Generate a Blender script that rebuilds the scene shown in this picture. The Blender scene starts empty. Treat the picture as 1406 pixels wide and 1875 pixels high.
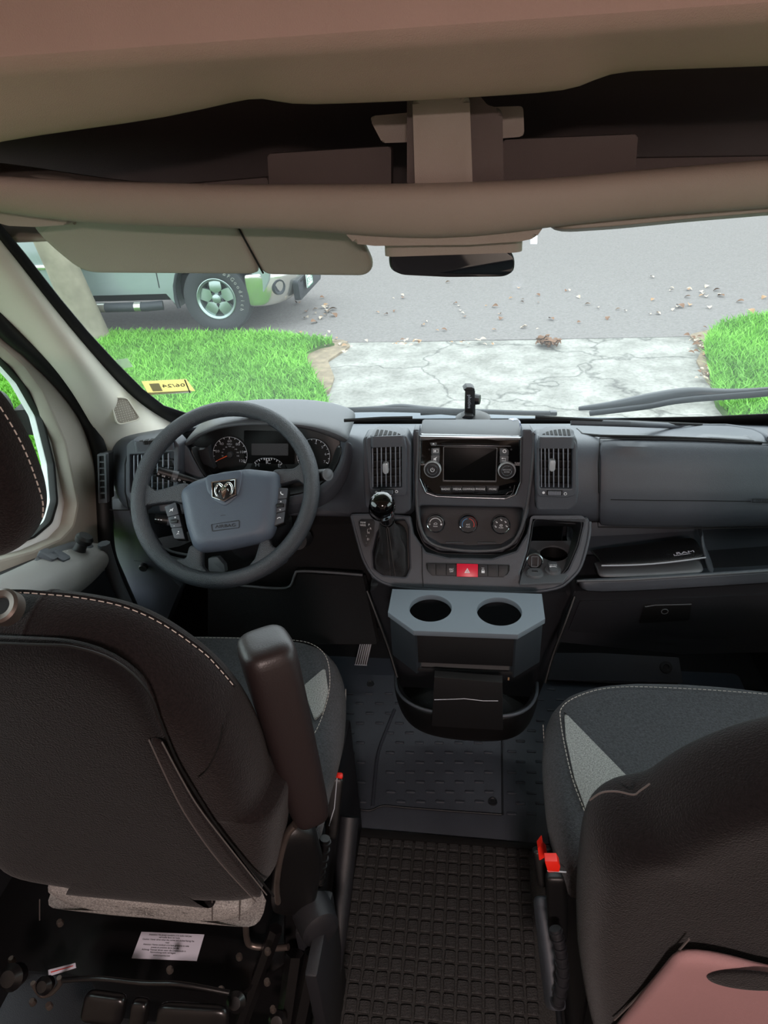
import bpy, bmesh, math, random
from mathutils import Vector as V, Matrix
import numpy as np
sc = bpy.context.scene
COL = sc.collection
random.seed(7)
FILL_W = 40.0
rng = np.random.default_rng(5)

# ---------------- camera ----------------
FPX = 1250.0
ROT = Matrix(((0.9914995443, -0.0153077743, 0.1292065231),
              (0.1190231372, 0.5078422773, -0.8531879712),
              (-0.0525561261, 0.8613140504, 0.5053473659)))
CAM = V((0.02, 0.0, 1.6))
cd = bpy.data.cameras.new('camera')
cd.sensor_fit = 'HORIZONTAL'; cd.sensor_width = 36.0
cd.lens = FPX / 1406 * 36.0
cd.clip_start = 0.02; cd.clip_end = 200
cam = bpy.data.objects.new('camera', cd); COL.objects.link(cam)
cam.matrix_world = Matrix.Translation(CAM) @ ROT.to_4x4()
sc.camera = cam

# ---------------- sky, exposure ----------------
w = bpy.data.worlds.new('overcast_sky'); sc.world = w
w.use_nodes = True
wt = w.node_tree
bgn = wt.nodes['Background']
grad = wt.nodes.new('ShaderNodeTexGradient'); tc = wt.nodes.new('ShaderNodeTexCoord')
mp = wt.nodes.new('ShaderNodeMapping'); mp.inputs['Rotation'].default_value = (0, math.radians(90), 0)
rp = wt.nodes.new('ShaderNodeValToRGB')
rp.color_ramp.elements[0].position = 0.0; rp.color_ramp.elements[0].color = (0.86, 0.93, 1.0, 1)
rp.color_ramp.elements[1].position = 1.0; rp.color_ramp.elements[1].color = (0.80, 0.92, 1.0, 1)
wt.links.new(tc.outputs['Generated'], mp.inputs[0]); wt.links.new(mp.outputs[0], grad.inputs[0])
wt.links.new(grad.outputs[0], rp.inputs[0]); wt.links.new(rp.outputs[0], bgn.inputs[0])
bgn.inputs[1].default_value = 3.75
sd = bpy.data.lights.new('hazy_sun', 'SUN'); sd.energy = 1.6; sd.angle = math.radians(85); sd.color = (1.0, 0.97, 0.92)
so = bpy.data.objects.new('hazy_sun', sd); COL.objects.link(so)
so.rotation_euler = (math.radians(-28), math.radians(12), 0); so.location = (0, 3, 6)
sc.view_settings.view_transform = 'Standard'; sc.view_settings.look = 'None'
sc.view_settings.exposure = 0.0; sc.view_settings.gamma = 1.0
sc.view_settings.use_curve_mapping = False
sc.cycles.use_denoising = True
sc.cycles.max_bounces = 10; sc.cycles.transparent_max_bounces = 12; sc.cycles.diffuse_bounces = 5
sc.cycles.sample_clamp_indirect = 6.0

# ---------------- helpers ----------------
def ray(px, py):
    return ROT @ V(((px - 703) / FPX, -(py - 937.5) / FPX, -1.0))
def PY(px, py, y): r = ray(px, py); return CAM + r * ((y - CAM.y) / r.y)
def PZ(px, py, z): r = ray(px, py); return CAM + r * ((z - CAM.z) / r.z)
def PX(px, py, x): r = ray(px, py); return CAM + r * ((x - CAM.x) / r.x)

class Fr:
    """a real plane in the van: origin, u to the right, v up, n out of the face"""
    def __init__(s, o, u, v):
        s.o = V(o); s.u = V(u).normalized(); s.n = s.u.cross(V(v)).normalized(); s.v = s.n.cross(s.u)
    def uv(s, px, py, d=0.0):
        r = ray(px, py); t = (s.o + s.n * d - CAM).dot(s.n) / r.dot(s.n)
        q = CAM + r * t - s.o
        return (q.dot(s.u), q.dot(s.v))
    def uvs(s, pts, d=0.0): return [s.uv(x, y, d) for x, y in pts]
    def pt(s, u, v, d=0.0): return s.o + s.u * u + s.v * v + s.n * d
    def mat(s, u=0, v=0, d=0):
        m = Matrix((s.u, s.v, s.n)).transposed().to_4x4(); m.translation = s.pt(u, v, d); return m
    def sub(s, u, v, d=0, ang=0):
        f = Fr(s.pt(u, v, d), s.u * math.cos(ang) + s.v * math.sin(ang), -s.u * math.sin(ang) + s.v * math.cos(ang)); return f

def face_frame(px, py, y, tilt=0.0, yaw=0.0):
    """plane facing the rear of the van through the point seen at px,py at distance y; tilt leans its top forward"""
    t = math.radians(tilt); a = math.radians(yaw)
    return Fr(PY(px, py, y), (math.cos(a), math.sin(a), 0), (-math.sin(a) * math.sin(t), math.cos(a) * math.sin(t), math.cos(t)))

def lin(c):
    return tuple(((x / 255) / 12.92 if x / 255 <= 0.04045 else ((x / 255 + 0.055) / 1.055) ** 2.4) for x in c) + (1.0,)
MATS = {}
def mat(name, rgb, rough=0.5, metal=0.0, bump=0.0, scale=200.0, var=0.0, vscale=8.0, rgb2=None, spec=0.5, coat=0.0, detail=4.0, sheen=0.0, tex='noise'):
    m = bpy.data.materials.new(name); m.use_nodes = True; nt = m.node_tree; b = nt.nodes['Principled BSDF']
    c = lin(rgb); b.inputs['Base Color'].default_value = c
    b.inputs['Roughness'].default_value = rough; b.inputs['Metallic'].default_value = metal
    b.inputs['Specular IOR Level'].default_value = spec; b.inputs['Coat Weight'].default_value = coat
    b.inputs['Coat Roughness'].default_value = 0.05
    if sheen: b.inputs['Sheen Weight'].default_value = sheen
    co = nt.nodes.new('ShaderNodeTexCoord')
    n = nt.nodes.new('ShaderNodeTexNoise'); n.inputs['Scale'].default_value = vscale; n.inputs['Detail'].default_value = detail
    nt.links.new(co.outputs['Object'], n.inputs['Vector'])
    r = nt.nodes.new('ShaderNodeValToRGB'); r.color_ramp.elements[0].position = 0.3; r.color_ramp.elements[1].position = 0.7
    c2 = lin(rgb2) if rgb2 else c
    k = var
    r.color_ramp.elements[0].color = tuple(x * (1 - k) for x in c[:3]) + (1,)
    r.color_ramp.elements[1].color = tuple(min(1, x * (1 + k)) for x in c2[:3]) + (1,)
    nt.links.new(n.outputs['Fac'], r.inputs[0]); nt.links.new(r.outputs[0], b.inputs['Base Color'])
    if bump:
        if tex == 'voronoi': g = nt.nodes.new('ShaderNodeTexVoronoi'); out = 'Distance'
        else: g = nt.nodes.new('ShaderNodeTexNoise'); g.inputs['Detail'].default_value = 3; out = 'Fac'
        g.inputs['Scale'].default_value = scale
        bp = nt.nodes.new('ShaderNodeBump'); bp.inputs['Strength'].default_value = bump; bp.inputs['Distance'].default_value = 0.002
        nt.links.new(co.outputs['Object'], g.inputs['Vector']); nt.links.new(g.outputs[out], bp.inputs['Height'])
        nt.links.new(bp.outputs[0], b.inputs['Normal'])
    MATS[name] = m
    return m

def mk(name, me, m, parent=None, smooth=35):
    """link a mesh given in world coordinates; children take the origin of their thing"""
    if parent is not None:
        root = parent
        while root.parent is not None: root = root.parent
        org = root.location.copy()
    else:
        if len(me.vertices):
            co = np.empty(len(me.vertices) * 3, 'f'); me.vertices.foreach_get('co', co); co = co.reshape(-1, 3)
            org = V(((co[:, 0].min() + co[:, 0].max()) / 2, (co[:, 1].min() + co[:, 1].max()) / 2, co[:, 2].min()))
        else: org = V((0, 0, 0))
    me.transform(Matrix.Translation(-org))
    if m is not None:
        me.materials.clear(); me.materials.append(m if not isinstance(m, str) else MATS[m])
    if smooth:
        me.polygons.foreach_set('use_smooth', [True] * len(me.polygons))
        me.set_sharp_from_angle(angle=math.radians(smooth))
    o = bpy.data.objects.new(name, me); COL.objects.link(o)
    if parent is not None: o.parent = parent
    else: o.location = org
    return o
def tag(o, label=None, cat=None, group=None, kind=None):
    if label: o['label'] = label
    if cat: o['category'] = cat
    if group: o['group'] = group
    if kind: o['kind'] = kind
    return o
def thing(name, label, cat, loc, group=None):
    o = bpy.data.objects.new(name, None); COL.objects.link(o); o.location = V(loc); o.empty_display_size = 0.05
    return tag(o, label, cat, group)
def bm2me(bm, name):
    bmesh.ops.recalc_face_normals(bm, faces=bm.faces)
    me = bpy.data.meshes.new(name); bm.to_mesh(me); bm.free(); return me

def rpoly(pts, r=0.005, n=4):
    """round the corners of a polygon; r a number or a list"""
    out = []; N = len(pts)
    for i, p in enumerate(pts):
        p = V((p[0], p[1])); a = V(pts[i - 1][:2]) - p; b = V(pts[(i + 1) % N][:2]) - p
        rr = r[i] if isinstance(r, (list, tuple)) else r
        la, lb = a.length, b.length
        if rr <= 0 or la < 1e-7 or lb < 1e-7: out.append((p.x, p.y)); continue
        ang = a.angle(b)
        if ang > 3.05: out.append((p.x, p.y)); continue
        d = min(rr / max(math.tan(ang / 2), 1e-3), la * 0.48, lb * 0.48)
        p0 = p + a.normalized() * d; p1 = p + b.normalized() * d
        for k in range(n + 1):
            t = k / n; q = p0 * (1 - t) ** 2 + p * 2 * t * (1 - t) + p1 * t * t
            out.append((q.x, q.y))
    return out
def circ(u, v, r, n=32, r2=None, a0=0.0):
    r2 = r2 or r
    return [(u + r * math.cos(a0 + 2 * math.pi * k / n), v + r2 * math.sin(a0 + 2 * math.pi * k / n)) for k in range(n)]
def rect(u0, v0, u1, v1, r=0.0, n=4):
    p = [(u0, v0), (u1, v0), (u1, v1), (u0, v1)]
    return rpoly(p, r, n) if r else p

def bm_prism(bm, fr, pts, d0, d1, bevel=0.0, seg=2):
    a = [bm.verts.new(fr.pt(u, v, d0)) for u, v in pts]; b = [bm.verts.new(fr.pt(u, v, d1)) for u, v in pts]
    N = len(pts); fs = []
    for i in range(N): fs.append(bm.faces.new((a[i], a[(i + 1) % N], b[(i + 1) % N], b[i])))
    top = bm.faces.new(b); bot = bm.faces.new(a[::-1])
    if bevel:
        bmesh.ops.bevel(bm, geom=list(top.edges), offset=bevel, offset_type='OFFSET', segments=seg, profile=0.5, affect='EDGES', clamp_overlap=True)
def prism(name, fr, pts, d0, d1, m, parent=None, bevel=0.0015, seg=2, smooth=35):
    bm = bmesh.new(); bm_prism(bm, fr, pts, d0, d1, bevel, seg)
    return mk(name, bm2me(bm, name), m, parent, smooth)
def box(name, c, s, m, parent=None, bevel=0.002, rot=None, seg=2):
    bm = bmesh.new(); bmesh.ops.create_cube(bm, size=1.0)
    M = Matrix.Translation(V(c)) @ (rot.to_4x4() if rot is not None else Matrix()) @ Matrix.Diagonal((s[0], s[1], s[2], 1))
    bm.transform(M)
    if bevel: bmesh.ops.bevel(bm, geom=list(bm.edges), offset=bevel, segments=seg, profile=0.5, affect='EDGES', clamp_overlap=True)
    return mk(name, bm2me(bm, name), m, parent)

def curve_mesh(fr, splines, d0, d1, bevel=0.0, cyclic=True):
    cu = bpy.data.curves.new('tmp', 'CURVE'); cu.dimensions = '2D'; cu.fill_mode = 'BOTH'
    cu.extrude = max((d1 - d0) / 2 - bevel, 0); cu.bevel_depth = bevel; cu.bevel_resolution = 1; cu.offset = -bevel
    for s in splines:
        sp = cu.splines.new('POLY'); sp.points.add(len(s) - 1)
        for i, (u, v) in enumerate(s): sp.points[i].co = (u, v, 0, 1)
        sp.use_cyclic_u = True
    o = bpy.data.objects.new('tmp', cu); me = bpy.data.meshes.new_from_object(o)
    bpy.data.objects.remove(o); bpy.data.curves.remove(cu)
    me.transform(fr.mat(0, 0, (d0 + d1) / 2))
    return me
def slab(name, fr, outer, holes, d0, d1, m, parent=None, bevel=0.001, smooth=35):
    """flat panel with holes cut right through"""
    return mk(name, curve_mesh(fr, [outer] + list(holes), d0, d1, bevel), m, parent, smooth)

def text(name, fr, u, v, s, size, m, parent, d=0.0, ang=0.0, th=0.0004, align='CENTER', mirror=False, sx=1.0, shear=0.0):
    cu = bpy.data.curves.new('tmp', 'FONT'); cu.body = s; cu.size = size; cu.extrude = th / 2; cu.resolution_u = 2
    cu.align_x = align; cu.align_y = 'CENTER'; cu.shear = shear
    o = bpy.data.objects.new('tmp', cu); me = bpy.data.meshes.new_from_object(o)
    bpy.data.objects.remove(o); bpy.data.curves.remove(cu)
    S = Matrix.Diagonal(((-1 if mirror else 1) * sx, 1, 1, 1))
    me.transform(fr.mat(u, v, d) @ Matrix.Rotation(ang, 4, 'Z') @ S)
    return mk(name, me, m, parent, 0)

def smooth_path(pts, n=6, closed=False):
    """Catmull-Rom through points"""
    P = [V(p) for p in pts]; N = len(P); out = []
    rng_ = range(N if closed else N - 1)
    for i in rng_:
        if closed: p0, p1, p2, p3 = P[i - 1], P[i], P[(i + 1) % N], P[(i + 2) % N]
        else: p0, p1, p2, p3 = P[max(i - 1, 0)], P[i], P[i + 1], P[min(i + 2, N - 1)]
        for k in range(n):
            t = k / n
            out.append(0.5 * ((2 * p1) + (p2 - p0) * t + (2 * p0 - 5 * p1 + 4 * p2 - p3) * t * t + (3 * p1 - p0 - 3 * p2 + p3) * t ** 3))
    if not closed: out.append(P[-1])
    return out
def bm_tube(bm, pts, r, closed=False, n=10, up=None, sx=1.0, cap=True):
    P = [V(p) for p in pts]; N = len(P); rings = []
    prev = None
    for i, p in enumerate(P):
        t = (P[(i + 1) % N] - P[i - 1]) if closed else (P[min(i + 1, N - 1)] - P[max(i - 1, 0)])
        t.normalize()
        if prev is None:
            h = V(up) if up else (V((0, 0, 1)) if abs(t.z) < 0.9 else V((1, 0, 0)))
        else: h = prev
        a = (h - t * h.dot(t)).normalized(); b = t.cross(a); prev = a
        rr = r(i / max(N - 1, 1)) if callable(r) else r
        rings.append([bm.verts.new(p + a * rr * math.cos(2 * math.pi * k / n) + b * rr * sx * math.sin(2 * math.pi * k / n)) for k in range(n)])
    for i in range(N if closed else N - 1):
        A, B = rings[i], rings[(i + 1) % N]
        sh = 0
        if closed and i == N - 1:
            sh = min(range(n), key=lambda s: (B[s].co - A[0].co).length)
        for k in range(n): bm.faces.new((A[k], A[(k + 1) % n], B[(k + 1 + sh) % n], B[(k + sh) % n]))
    if not closed and cap: bm.faces.new(rings[0][::-1]); bm.faces.new(rings[-1])
def tube(name, pts, r, m, parent=None, closed=False, n=10, up=None, sx=1.0, smooth=50):
    bm = bmesh.new(); bm_tube(bm, pts, r, closed, n, up, sx)
    return mk(name, bm2me(bm, name), m, parent, smooth)
def bm_lathe(bm, prof, M, n=32, a0=0.0):
    rings = []
    for r, h in prof:
        if r < 1e-6: rings.append([bm.verts.new(M @ V((0, 0, h)))])
        else: rings.append([bm.verts.new(M @ V((r * math.cos(a0 + 2 * math.pi * k / n), r * math.sin(a0 + 2 * math.pi * k / n), h))) for k in range(n)])
    for A, B in zip(rings, rings[1:]):
        if len(A) == 1 and len(B) == 1: continue
        for k in range(n):
            k2 = (k + 1) % n
            if len(A) == 1: bm.faces.new((A[0], B[k2], B[k]))
            elif len(B) == 1: bm.faces.new((A[k], A[k2], B[0]))
            else: bm.faces.new((A[k], A[k2], B[k2], B[k]))
def lathe(name, prof, M, m, parent=None, n=32, smooth=35):
    bm = bmesh.new(); bm_lathe(bm, prof, M, n)
    return mk(name, bm2me(bm, name), m, parent, smooth)
def grid(name, rows, m, parent=None, thick=0.0, sub=1, closed=False, smooth=60, flip=False):
    """skin through rows of 3D points (equal length); thick gives it real thickness away from its face"""
    me = bpy.data.meshes.new(name); n = len(rows[0]); vs = [V(p) for r in rows for p in r]; fs = []
    for i in range(len(rows) - 1):
        for k in range(n if closed else n - 1):
            k2 = (k + 1) % n; q = (i * n + k, i * n + k2, (i + 1) * n + k2, (i + 1) * n + k)
            fs.append(q[::-1] if flip else q)
    me.from_pydata(vs, [], fs)
    o = mk(name, me, m, parent, smooth)
    if thick:
        s = o.modifiers.new('thickness', 'SOLIDIFY'); s.thickness = abs(thick); s.offset = -1 if thick > 0 else 1
    if sub:
        s = o.modifiers.new('smooth', 'SUBSURF'); s.levels = sub; s.render_levels = sub
    return o
def resample(pts, n, closed=True):
    P = [V((p[0], p[1])) for p in pts]
    if closed: P.append(P[0])
    L = [0]
    for a, b in zip(P, P[1:]): L.append(L[-1] + (b - a).length)
    out = []
    for k in range(n):
        t = L[-1] * k / (n if closed else n - 1); i = 0
        while i < len(L) - 2 and L[i + 1] < t: i += 1
        f = (t - L[i]) / max(L[i + 1] - L[i], 1e-9); q = P[i].lerp(P[i + 1], min(f, 1)); out.append((q.x, q.y))
    return out
PILLOW = [(0.35, 1.0), (0.7, 0.97), (0.88, 0.86), (0.965, 0.66), (1.0, 0.38), (1.0, 0.0), (0.975, -0.3), (0.9, -0.55), (0.7, -0.7), (0.35, -0.75)]
def pillow(name, fr, outline, t, m, parent=None, n=40, prof=None, d=0.0, sub=1, center=None, wob=None, smooth=80):
    """padded cushion: a closed outline in a plane, domed to thickness t on both sides"""
    o2 = resample(outline, n); cx = sum(p[0] for p in o2) / n; cy = sum(p[1] for p in o2) / n
    if center: cx, cy = center
    prof = prof or PILLOW
    bm = bmesh.new(); rings = []
    for s, h in prof:
        rings.append([bm.verts.new(fr.pt(cx + (u - cx) * s, cy + (v - cy) * s, d + h * t + (wob(u * s, v * s) if wob else 0))) for u, v in o2])
    for A, B in zip(rings, rings[1:]):
        for k in range(n): bm.faces.new((A[k], A[(k + 1) % n], B[(k + 1) % n], B[k]))
    for rg, h in ((rings[0], prof[0][1]), (rings[-1], prof[-1][1])):
        c = bm.verts.new(fr.pt(cx, cy, d + h * t))
        for k in range(n): bm.faces.new((rg[k], rg[(k + 1) % n], c))
    ob = mk(name, bm2me(bm, name), m, parent, smooth)
    if sub:
        s_ = ob.modifiers.new('smooth', 'SUBSURF'); s_.levels = sub; s_.render_levels = sub
    return ob
def dashes(name, pts, m, parent, seg=0.007, gap=0.003, r=0.0008):
    """a row of stitches along a path, one joined part"""
    P = [V(p) for p in pts]; bm = bmesh.new(); acc = 0.0; on = True; cur = [P[0]]
    out = []
    L = [0]
    for a, b in zip(P, P[1:]): L.append(L[-1] + (b - a).length)
    def at(t):
        i = 0
        while i < len(L) - 2 and L[i + 1] < t: i += 1
        return P[i].lerp(P[i + 1], (t - L[i]) / max(L[i + 1] - L[i], 1e-9))
    t = 0.0
    while t + seg < L[-1]:
        bm_tube(bm, [at(t), at(t + seg / 2), at(t + seg)], r, n=4); t += seg + gap
    o = mk(name, bm2me(bm, name), m, parent, 0); o['kind'] = 'stuff'
    return o
def dup(root, loc, label=None, mirror=None):
    """copy of a thing with its parts and sub-parts, sharing meshes"""
    r = root.copy(); COL.objects.link(r); r.location = V(loc)
    if label: r['label'] = label
    for ch in root.children:
        c = ch.copy(); COL.objects.link(c); c.parent = r
        for g in ch.children:
            e = g.copy(); COL.objects.link(e); e.parent = c
    return r

# ---------------- materials ----------------
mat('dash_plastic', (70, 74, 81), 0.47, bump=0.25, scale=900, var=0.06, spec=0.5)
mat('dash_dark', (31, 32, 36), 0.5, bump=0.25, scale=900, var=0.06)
mat('dash_light', (84, 87, 91), 0.45, bump=0.2, scale=900, var=0.05)
mat('black_plastic', (13, 13, 14), 0.45, bump=0.1, scale=500)
mat('void_black', (5, 5, 6), 0.8)
mat('gloss_black', (7, 7, 8), 0.08, coat=0.6)
mat('screen_black', (10, 10, 10), 0.4, spec=0.12)
mat('silver_trim', (150, 155, 160), 0.25, metal=0.9)
mat('chrome', (225, 228, 230), 0.07, metal=1.0)
mat('knob_ring', (190, 195, 200), 0.3, metal=0.35)
mat('vent_slat', (122, 128, 138), 0.4)
mat('vent_vane', (26, 28, 30), 0.5)
mat('print_white', (235, 238, 242), 0.5)
mat('print_grey', (170, 176, 184), 0.5)
mat('print_red', (205, 60, 50), 0.5)
mat('print_orange', (235, 95, 40), 0.5)
mat('print_blue', (70, 140, 200), 0.5)
mat('hazard_red', (232, 28, 62), 0.35)
mat('buckle_red', (235, 40, 25), 0.35)
mat('leather', (50, 50, 51), 0.26, spec=.8, bump=0.12, scale=260, var=0.1, tex='voronoi')
mat('wheel_rubber', (50, 54, 60), 0.42, bump=0.5, scale=700, tex='voronoi', spec=0.6)
mat('airbag_cover', (78, 87, 100), 0.45, bump=0.25, scale=900)
mat('fabric_black', (19, 16, 17), 0.95, bump=0.8, scale=450, var=0.35, vscale=260, spec=0.15, sheen=0.12)
mat('fabric_back', (27, 21, 21), 0.95, bump=0.8, scale=450, var=0.35, vscale=260, spec=0.15, sheen=0.1)
mat('fabric_light', (168, 166, 163), 0.95, bump=0.8, scale=1500, var=0.45, vscale=420, spec=0.1)
mat('fabric_seat', (70, 70, 73), 0.95, bump=0.8, scale=450, var=0.28, vscale=260, spec=0.15, sheen=0.1)
mat('stitch', (190, 180, 172), 0.8)
mat('stitch_dark', (90, 84, 82), 0.8)
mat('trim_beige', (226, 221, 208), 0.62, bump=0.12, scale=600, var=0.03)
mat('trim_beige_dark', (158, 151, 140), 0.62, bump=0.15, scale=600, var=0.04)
mat('headliner', (222, 190, 180), 0.8, bump=0.35, scale=700, var=0.04)
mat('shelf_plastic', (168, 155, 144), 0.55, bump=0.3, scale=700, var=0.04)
mat('shelf_shaded', (104, 92, 88), 0.7, bump=0.3, scale=700, var=0.04)  # shelf tone painted darker to stand for shade inside the recess
mat('visor_vinyl', (168, 163, 150), 0.6, bump=0.3, scale=900, var=0.03)
mat('seal_rubber', (9, 9, 9), 0.6)
mat('body_white', (240, 243, 243), 0.25, coat=0.4)
mat('armrest_grey', (142, 140, 138), 0.5, bump=0.3, scale=800, var=0.04)
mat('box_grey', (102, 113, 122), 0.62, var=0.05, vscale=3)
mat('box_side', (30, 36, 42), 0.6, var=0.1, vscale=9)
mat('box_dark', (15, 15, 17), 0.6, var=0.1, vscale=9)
mat('mat_rubber', (60, 65, 73), 0.42, bump=0.3, scale=500, var=0.12, vscale=6)
mat('mat_edge', (28, 31, 35), 0.5, bump=0.3, scale=500)
mat('carpet_dark', (14, 14, 16), 0.95, bump=0.6, scale=500)
mat('grid_rubber', (46, 46, 46), 0.62, bump=1.0, scale=420, var=0.35, vscale=300)
mat('grid_base', (48, 48, 47), 0.8, bump=0.8, scale=300, var=0.3, vscale=200)
mat('metal_black', (16, 15, 16), 0.3, bump=0.1, scale=100, spec=0.6)
mat('metal_raw', (120, 110, 104), 0.4, metal=0.8, var=0.2, vscale=20)
mat('paper_white', (214, 212, 226), 0.6)
mat('folder_black', (22, 22, 24), 0.4, bump=0.4, scale=500, tex='voronoi')
mat('folder_grey', (104, 106, 110), 0.4, var=0.1)
mat('mirror_glass', (190, 200, 208), 0.04, metal=1.0)
mat('sticker_yellow', (236, 205, 110), 0.6)
mat('sticker_grey', (150, 150, 140), 0.6)
mat('asphalt', (106, 101, 98), 0.9, bump=1.0, scale=60, var=0.16, vscale=38, detail=8)
mat('concrete', (122, 120, 113), 0.9, bump=1.0, scale=22, var=0.16, vscale=3.5, detail=10, rgb2=(142, 141, 134))
mat('soil', (122, 108, 88), 0.95, bump=1.0, scale=30, var=0.3, vscale=12, detail=8)
mat('grass_base', (60, 92, 28), 0.95, bump=1.0, scale=60, var=0.3, vscale=6)
mat('grass_blade', (92, 158, 36), 0.6, var=0.2, vscale=1.4, rgb2=(110, 174, 50))
mat('leaf_tan', (150, 118, 86), 0.8, var=0.2, vscale=10)
mat('leaf_brown', (108, 76, 52), 0.8, var=0.2, vscale=10)
mat('leaf_pale', (175, 160, 142), 0.8, var=0.2, vscale=10)
mat('bark', (128, 122, 106), 0.9, bump=1.0, scale=14, var=0.25, vscale=5, detail=10)
mat('truck_paint', (138, 150, 148), 0.3, metal=0.2, coat=0.5, var=0.02)
mat('truck_dark', (40, 44, 48), 0.6)
mat('tyre', (50, 53, 55), 0.8, bump=0.4, scale=60)
mat('wheel_alloy', (150, 165, 160), 0.3, metal=0.75)
mat('bumper_chrome', (205, 205, 198), 0.18, metal=0.9)
mat('plate_white', (225, 235, 228), 0.5)
mat('plate_green', (40, 110, 80), 0.5)
mat('wiper_black', (30, 34, 40), 0.35)
mat('cowl_grey', (70, 80, 90), 0.5, bump=0.3, scale=200)
mat('foliage', (70, 110, 40), 0.8, bump=1, scale=12, var=0.4, vscale=3)

def cracks(name, scale, dark, width, amt, patch=None):
    nt = MATS[name].node_tree; b = nt.nodes['Principled BSDF']; src = b.inputs['Base Color'].links[0].from_socket
    co = nt.nodes.new('ShaderNodeTexCoord'); nz = nt.nodes.new('ShaderNodeTexNoise'); nz.inputs['Scale'].default_value = 3.0; nz.inputs['Detail'].default_value = 8
    mxv = nt.nodes.new('ShaderNodeMixRGB'); mxv.inputs[0].default_value = 0.35; nt.links.new(co.outputs['Object'], mxv.inputs[1]); nt.links.new(nz.outputs['Color'], mxv.inputs[2]); nt.links.new(co.outputs['Object'], nz.inputs['Vector'])
    v = nt.nodes.new('ShaderNodeTexVoronoi'); v.feature = 'DISTANCE_TO_EDGE'; v.inputs['Scale'].default_value = scale; nt.links.new(mxv.outputs[0], v.inputs['Vector'])
    r = nt.nodes.new('ShaderNodeValToRGB'); r.color_ramp.elements[0].position = 0; r.color_ramp.elements[0].color = (1 - amt,) * 3 + (1,); r.color_ramp.elements[1].position = width; r.color_ramp.elements[1].color = (1, 1, 1, 1); nt.links.new(v.outputs['Distance'], r.inputs[0])
    m1 = nt.nodes.new('ShaderNodeMixRGB'); m1.blend_type = 'MULTIPLY'; m1.inputs[0].default_value = 1; nt.links.new(src, m1.inputs[1]); nt.links.new(r.outputs[0], m1.inputs[2])
    n2 = nt.nodes.new('ShaderNodeTexNoise'); n2.inputs['Scale'].default_value = 26; n2.inputs['Detail'].default_value = 10; n2.inputs['Roughness'].default_value = .75; nt.links.new(co.outputs['Object'], n2.inputs['Vector'])
    r2 = nt.nodes.new('ShaderNodeValToRGB'); r2.color_ramp.elements[0].position = .34; r2.color_ramp.elements[0].color = (.52, .52, .5, 1); r2.color_ramp.elements[1].position = .56; nt.links.new(n2.outputs['Fac'], r2.inputs[0])
    m2 = nt.nodes.new('ShaderNodeMixRGB'); m2.blend_type = 'MULTIPLY'; m2.inputs[0].default_value = dark; nt.links.new(m1.outputs[0], m2.inputs[1]); nt.links.new(r2.outputs[0], m2.inputs[2]); nt.links.new(m2.outputs[0], b.inputs['Base Color'])
cracks('concrete', 1.1, .8, .018, .55)
cracks('asphalt', 90, .6, .02, .15)
def paper_mat(name, rgb):
    m = bpy.data.materials.new(name); m.use_nodes = True; nt = m.node_tree; nt.nodes.clear(); o = nt.nodes.new('ShaderNodeOutputMaterial')
    d = nt.nodes.new('ShaderNodeBsdfDiffuse'); t = nt.nodes.new('ShaderNodeBsdfTranslucent'); x = nt.nodes.new('ShaderNodeMixShader'); x.inputs[0].default_value = .6
    d.inputs[0].default_value = lin(rgb); t.inputs[0].default_value = lin(rgb); nt.links.new(d.outputs[0], x.inputs[1]); nt.links.new(t.outputs[0], x.inputs[2]); nt.links.new(x.outputs[0], o.inputs[0]); MATS[name] = m
paper_mat('sticker_yellow', (248, 238, 190)); paper_mat('sticker_grey', (200, 200, 192))
mat('armrest_black', (40, 32, 32), 0.42, bump=.15, scale=400)
def glass_mat(name, tint, gloss=0.03, haze=0.0):
    m = bpy.data.materials.new(name); m.use_nodes = True; nt = m.node_tree; nt.nodes.clear()
    o = nt.nodes.new('ShaderNodeOutputMaterial'); tr = nt.nodes.new('ShaderNodeBsdfTransparent'); tr.inputs[0].default_value = tint
    gl = nt.nodes.new('ShaderNodeBsdfGlossy'); gl.inputs['Roughness'].default_value = 0.02
    lw = nt.nodes.new('ShaderNodeLayerWeight'); lw.inputs[0].default_value = 0.5
    fr_ = nt.nodes.new('ShaderNodeMath'); fr_.operation = 'POWER'; fr_.inputs[1].default_value = 5.0; nt.links.new(lw.outputs['Facing'], fr_.inputs[0])
    fs_ = nt.nodes.new('ShaderNodeMath'); fs_.operation = 'MULTIPLY_ADD'; fs_.inputs[1].default_value = 0.4; fs_.inputs[2].default_value = gloss; nt.links.new(fr_.outputs[0], fs_.inputs[0])
    mx = nt.nodes.new('ShaderNodeMixShader'); nt.links.new(fs_.outputs[0], mx.inputs[0]); nt.links.new(tr.outputs[0], mx.inputs[1]); nt.links.new(gl.outputs[0], mx.inputs[2])
    last = mx
    if haze:
        df = nt.nodes.new('ShaderNodeBsdfTranslucent'); df.inputs[0].default_value = (0.9, 0.95, 0.95, 1)
        m2 = nt.nodes.new('ShaderNodeMixShader'); tcn = nt.nodes.new('ShaderNodeTexCoord'); ns = nt.nodes.new('ShaderNodeTexNoise')
        ns.inputs['Scale'].default_value = 2.5; ns.inputs['Detail'].default_value = 5
        mm = nt.nodes.new('ShaderNodeMath'); mm.operation = 'MULTIPLY'; mm.inputs[1].default_value = haze
        m2.inputs[0].default_value = haze
        nt.links.new(mx.outputs[0], m2.inputs[1]); nt.links.new(df.outputs[0], m2.inputs[2]); last = m2
    nt.links.new(last.outputs[0], o.inputs[0])
    MATS[name] = m
glass_mat('windscreen_glass', (0.93, 0.97, 0.95, 1), haze=0.035)
glass_mat('side_glass', (0.92, 0.97, 0.94, 1))
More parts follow.
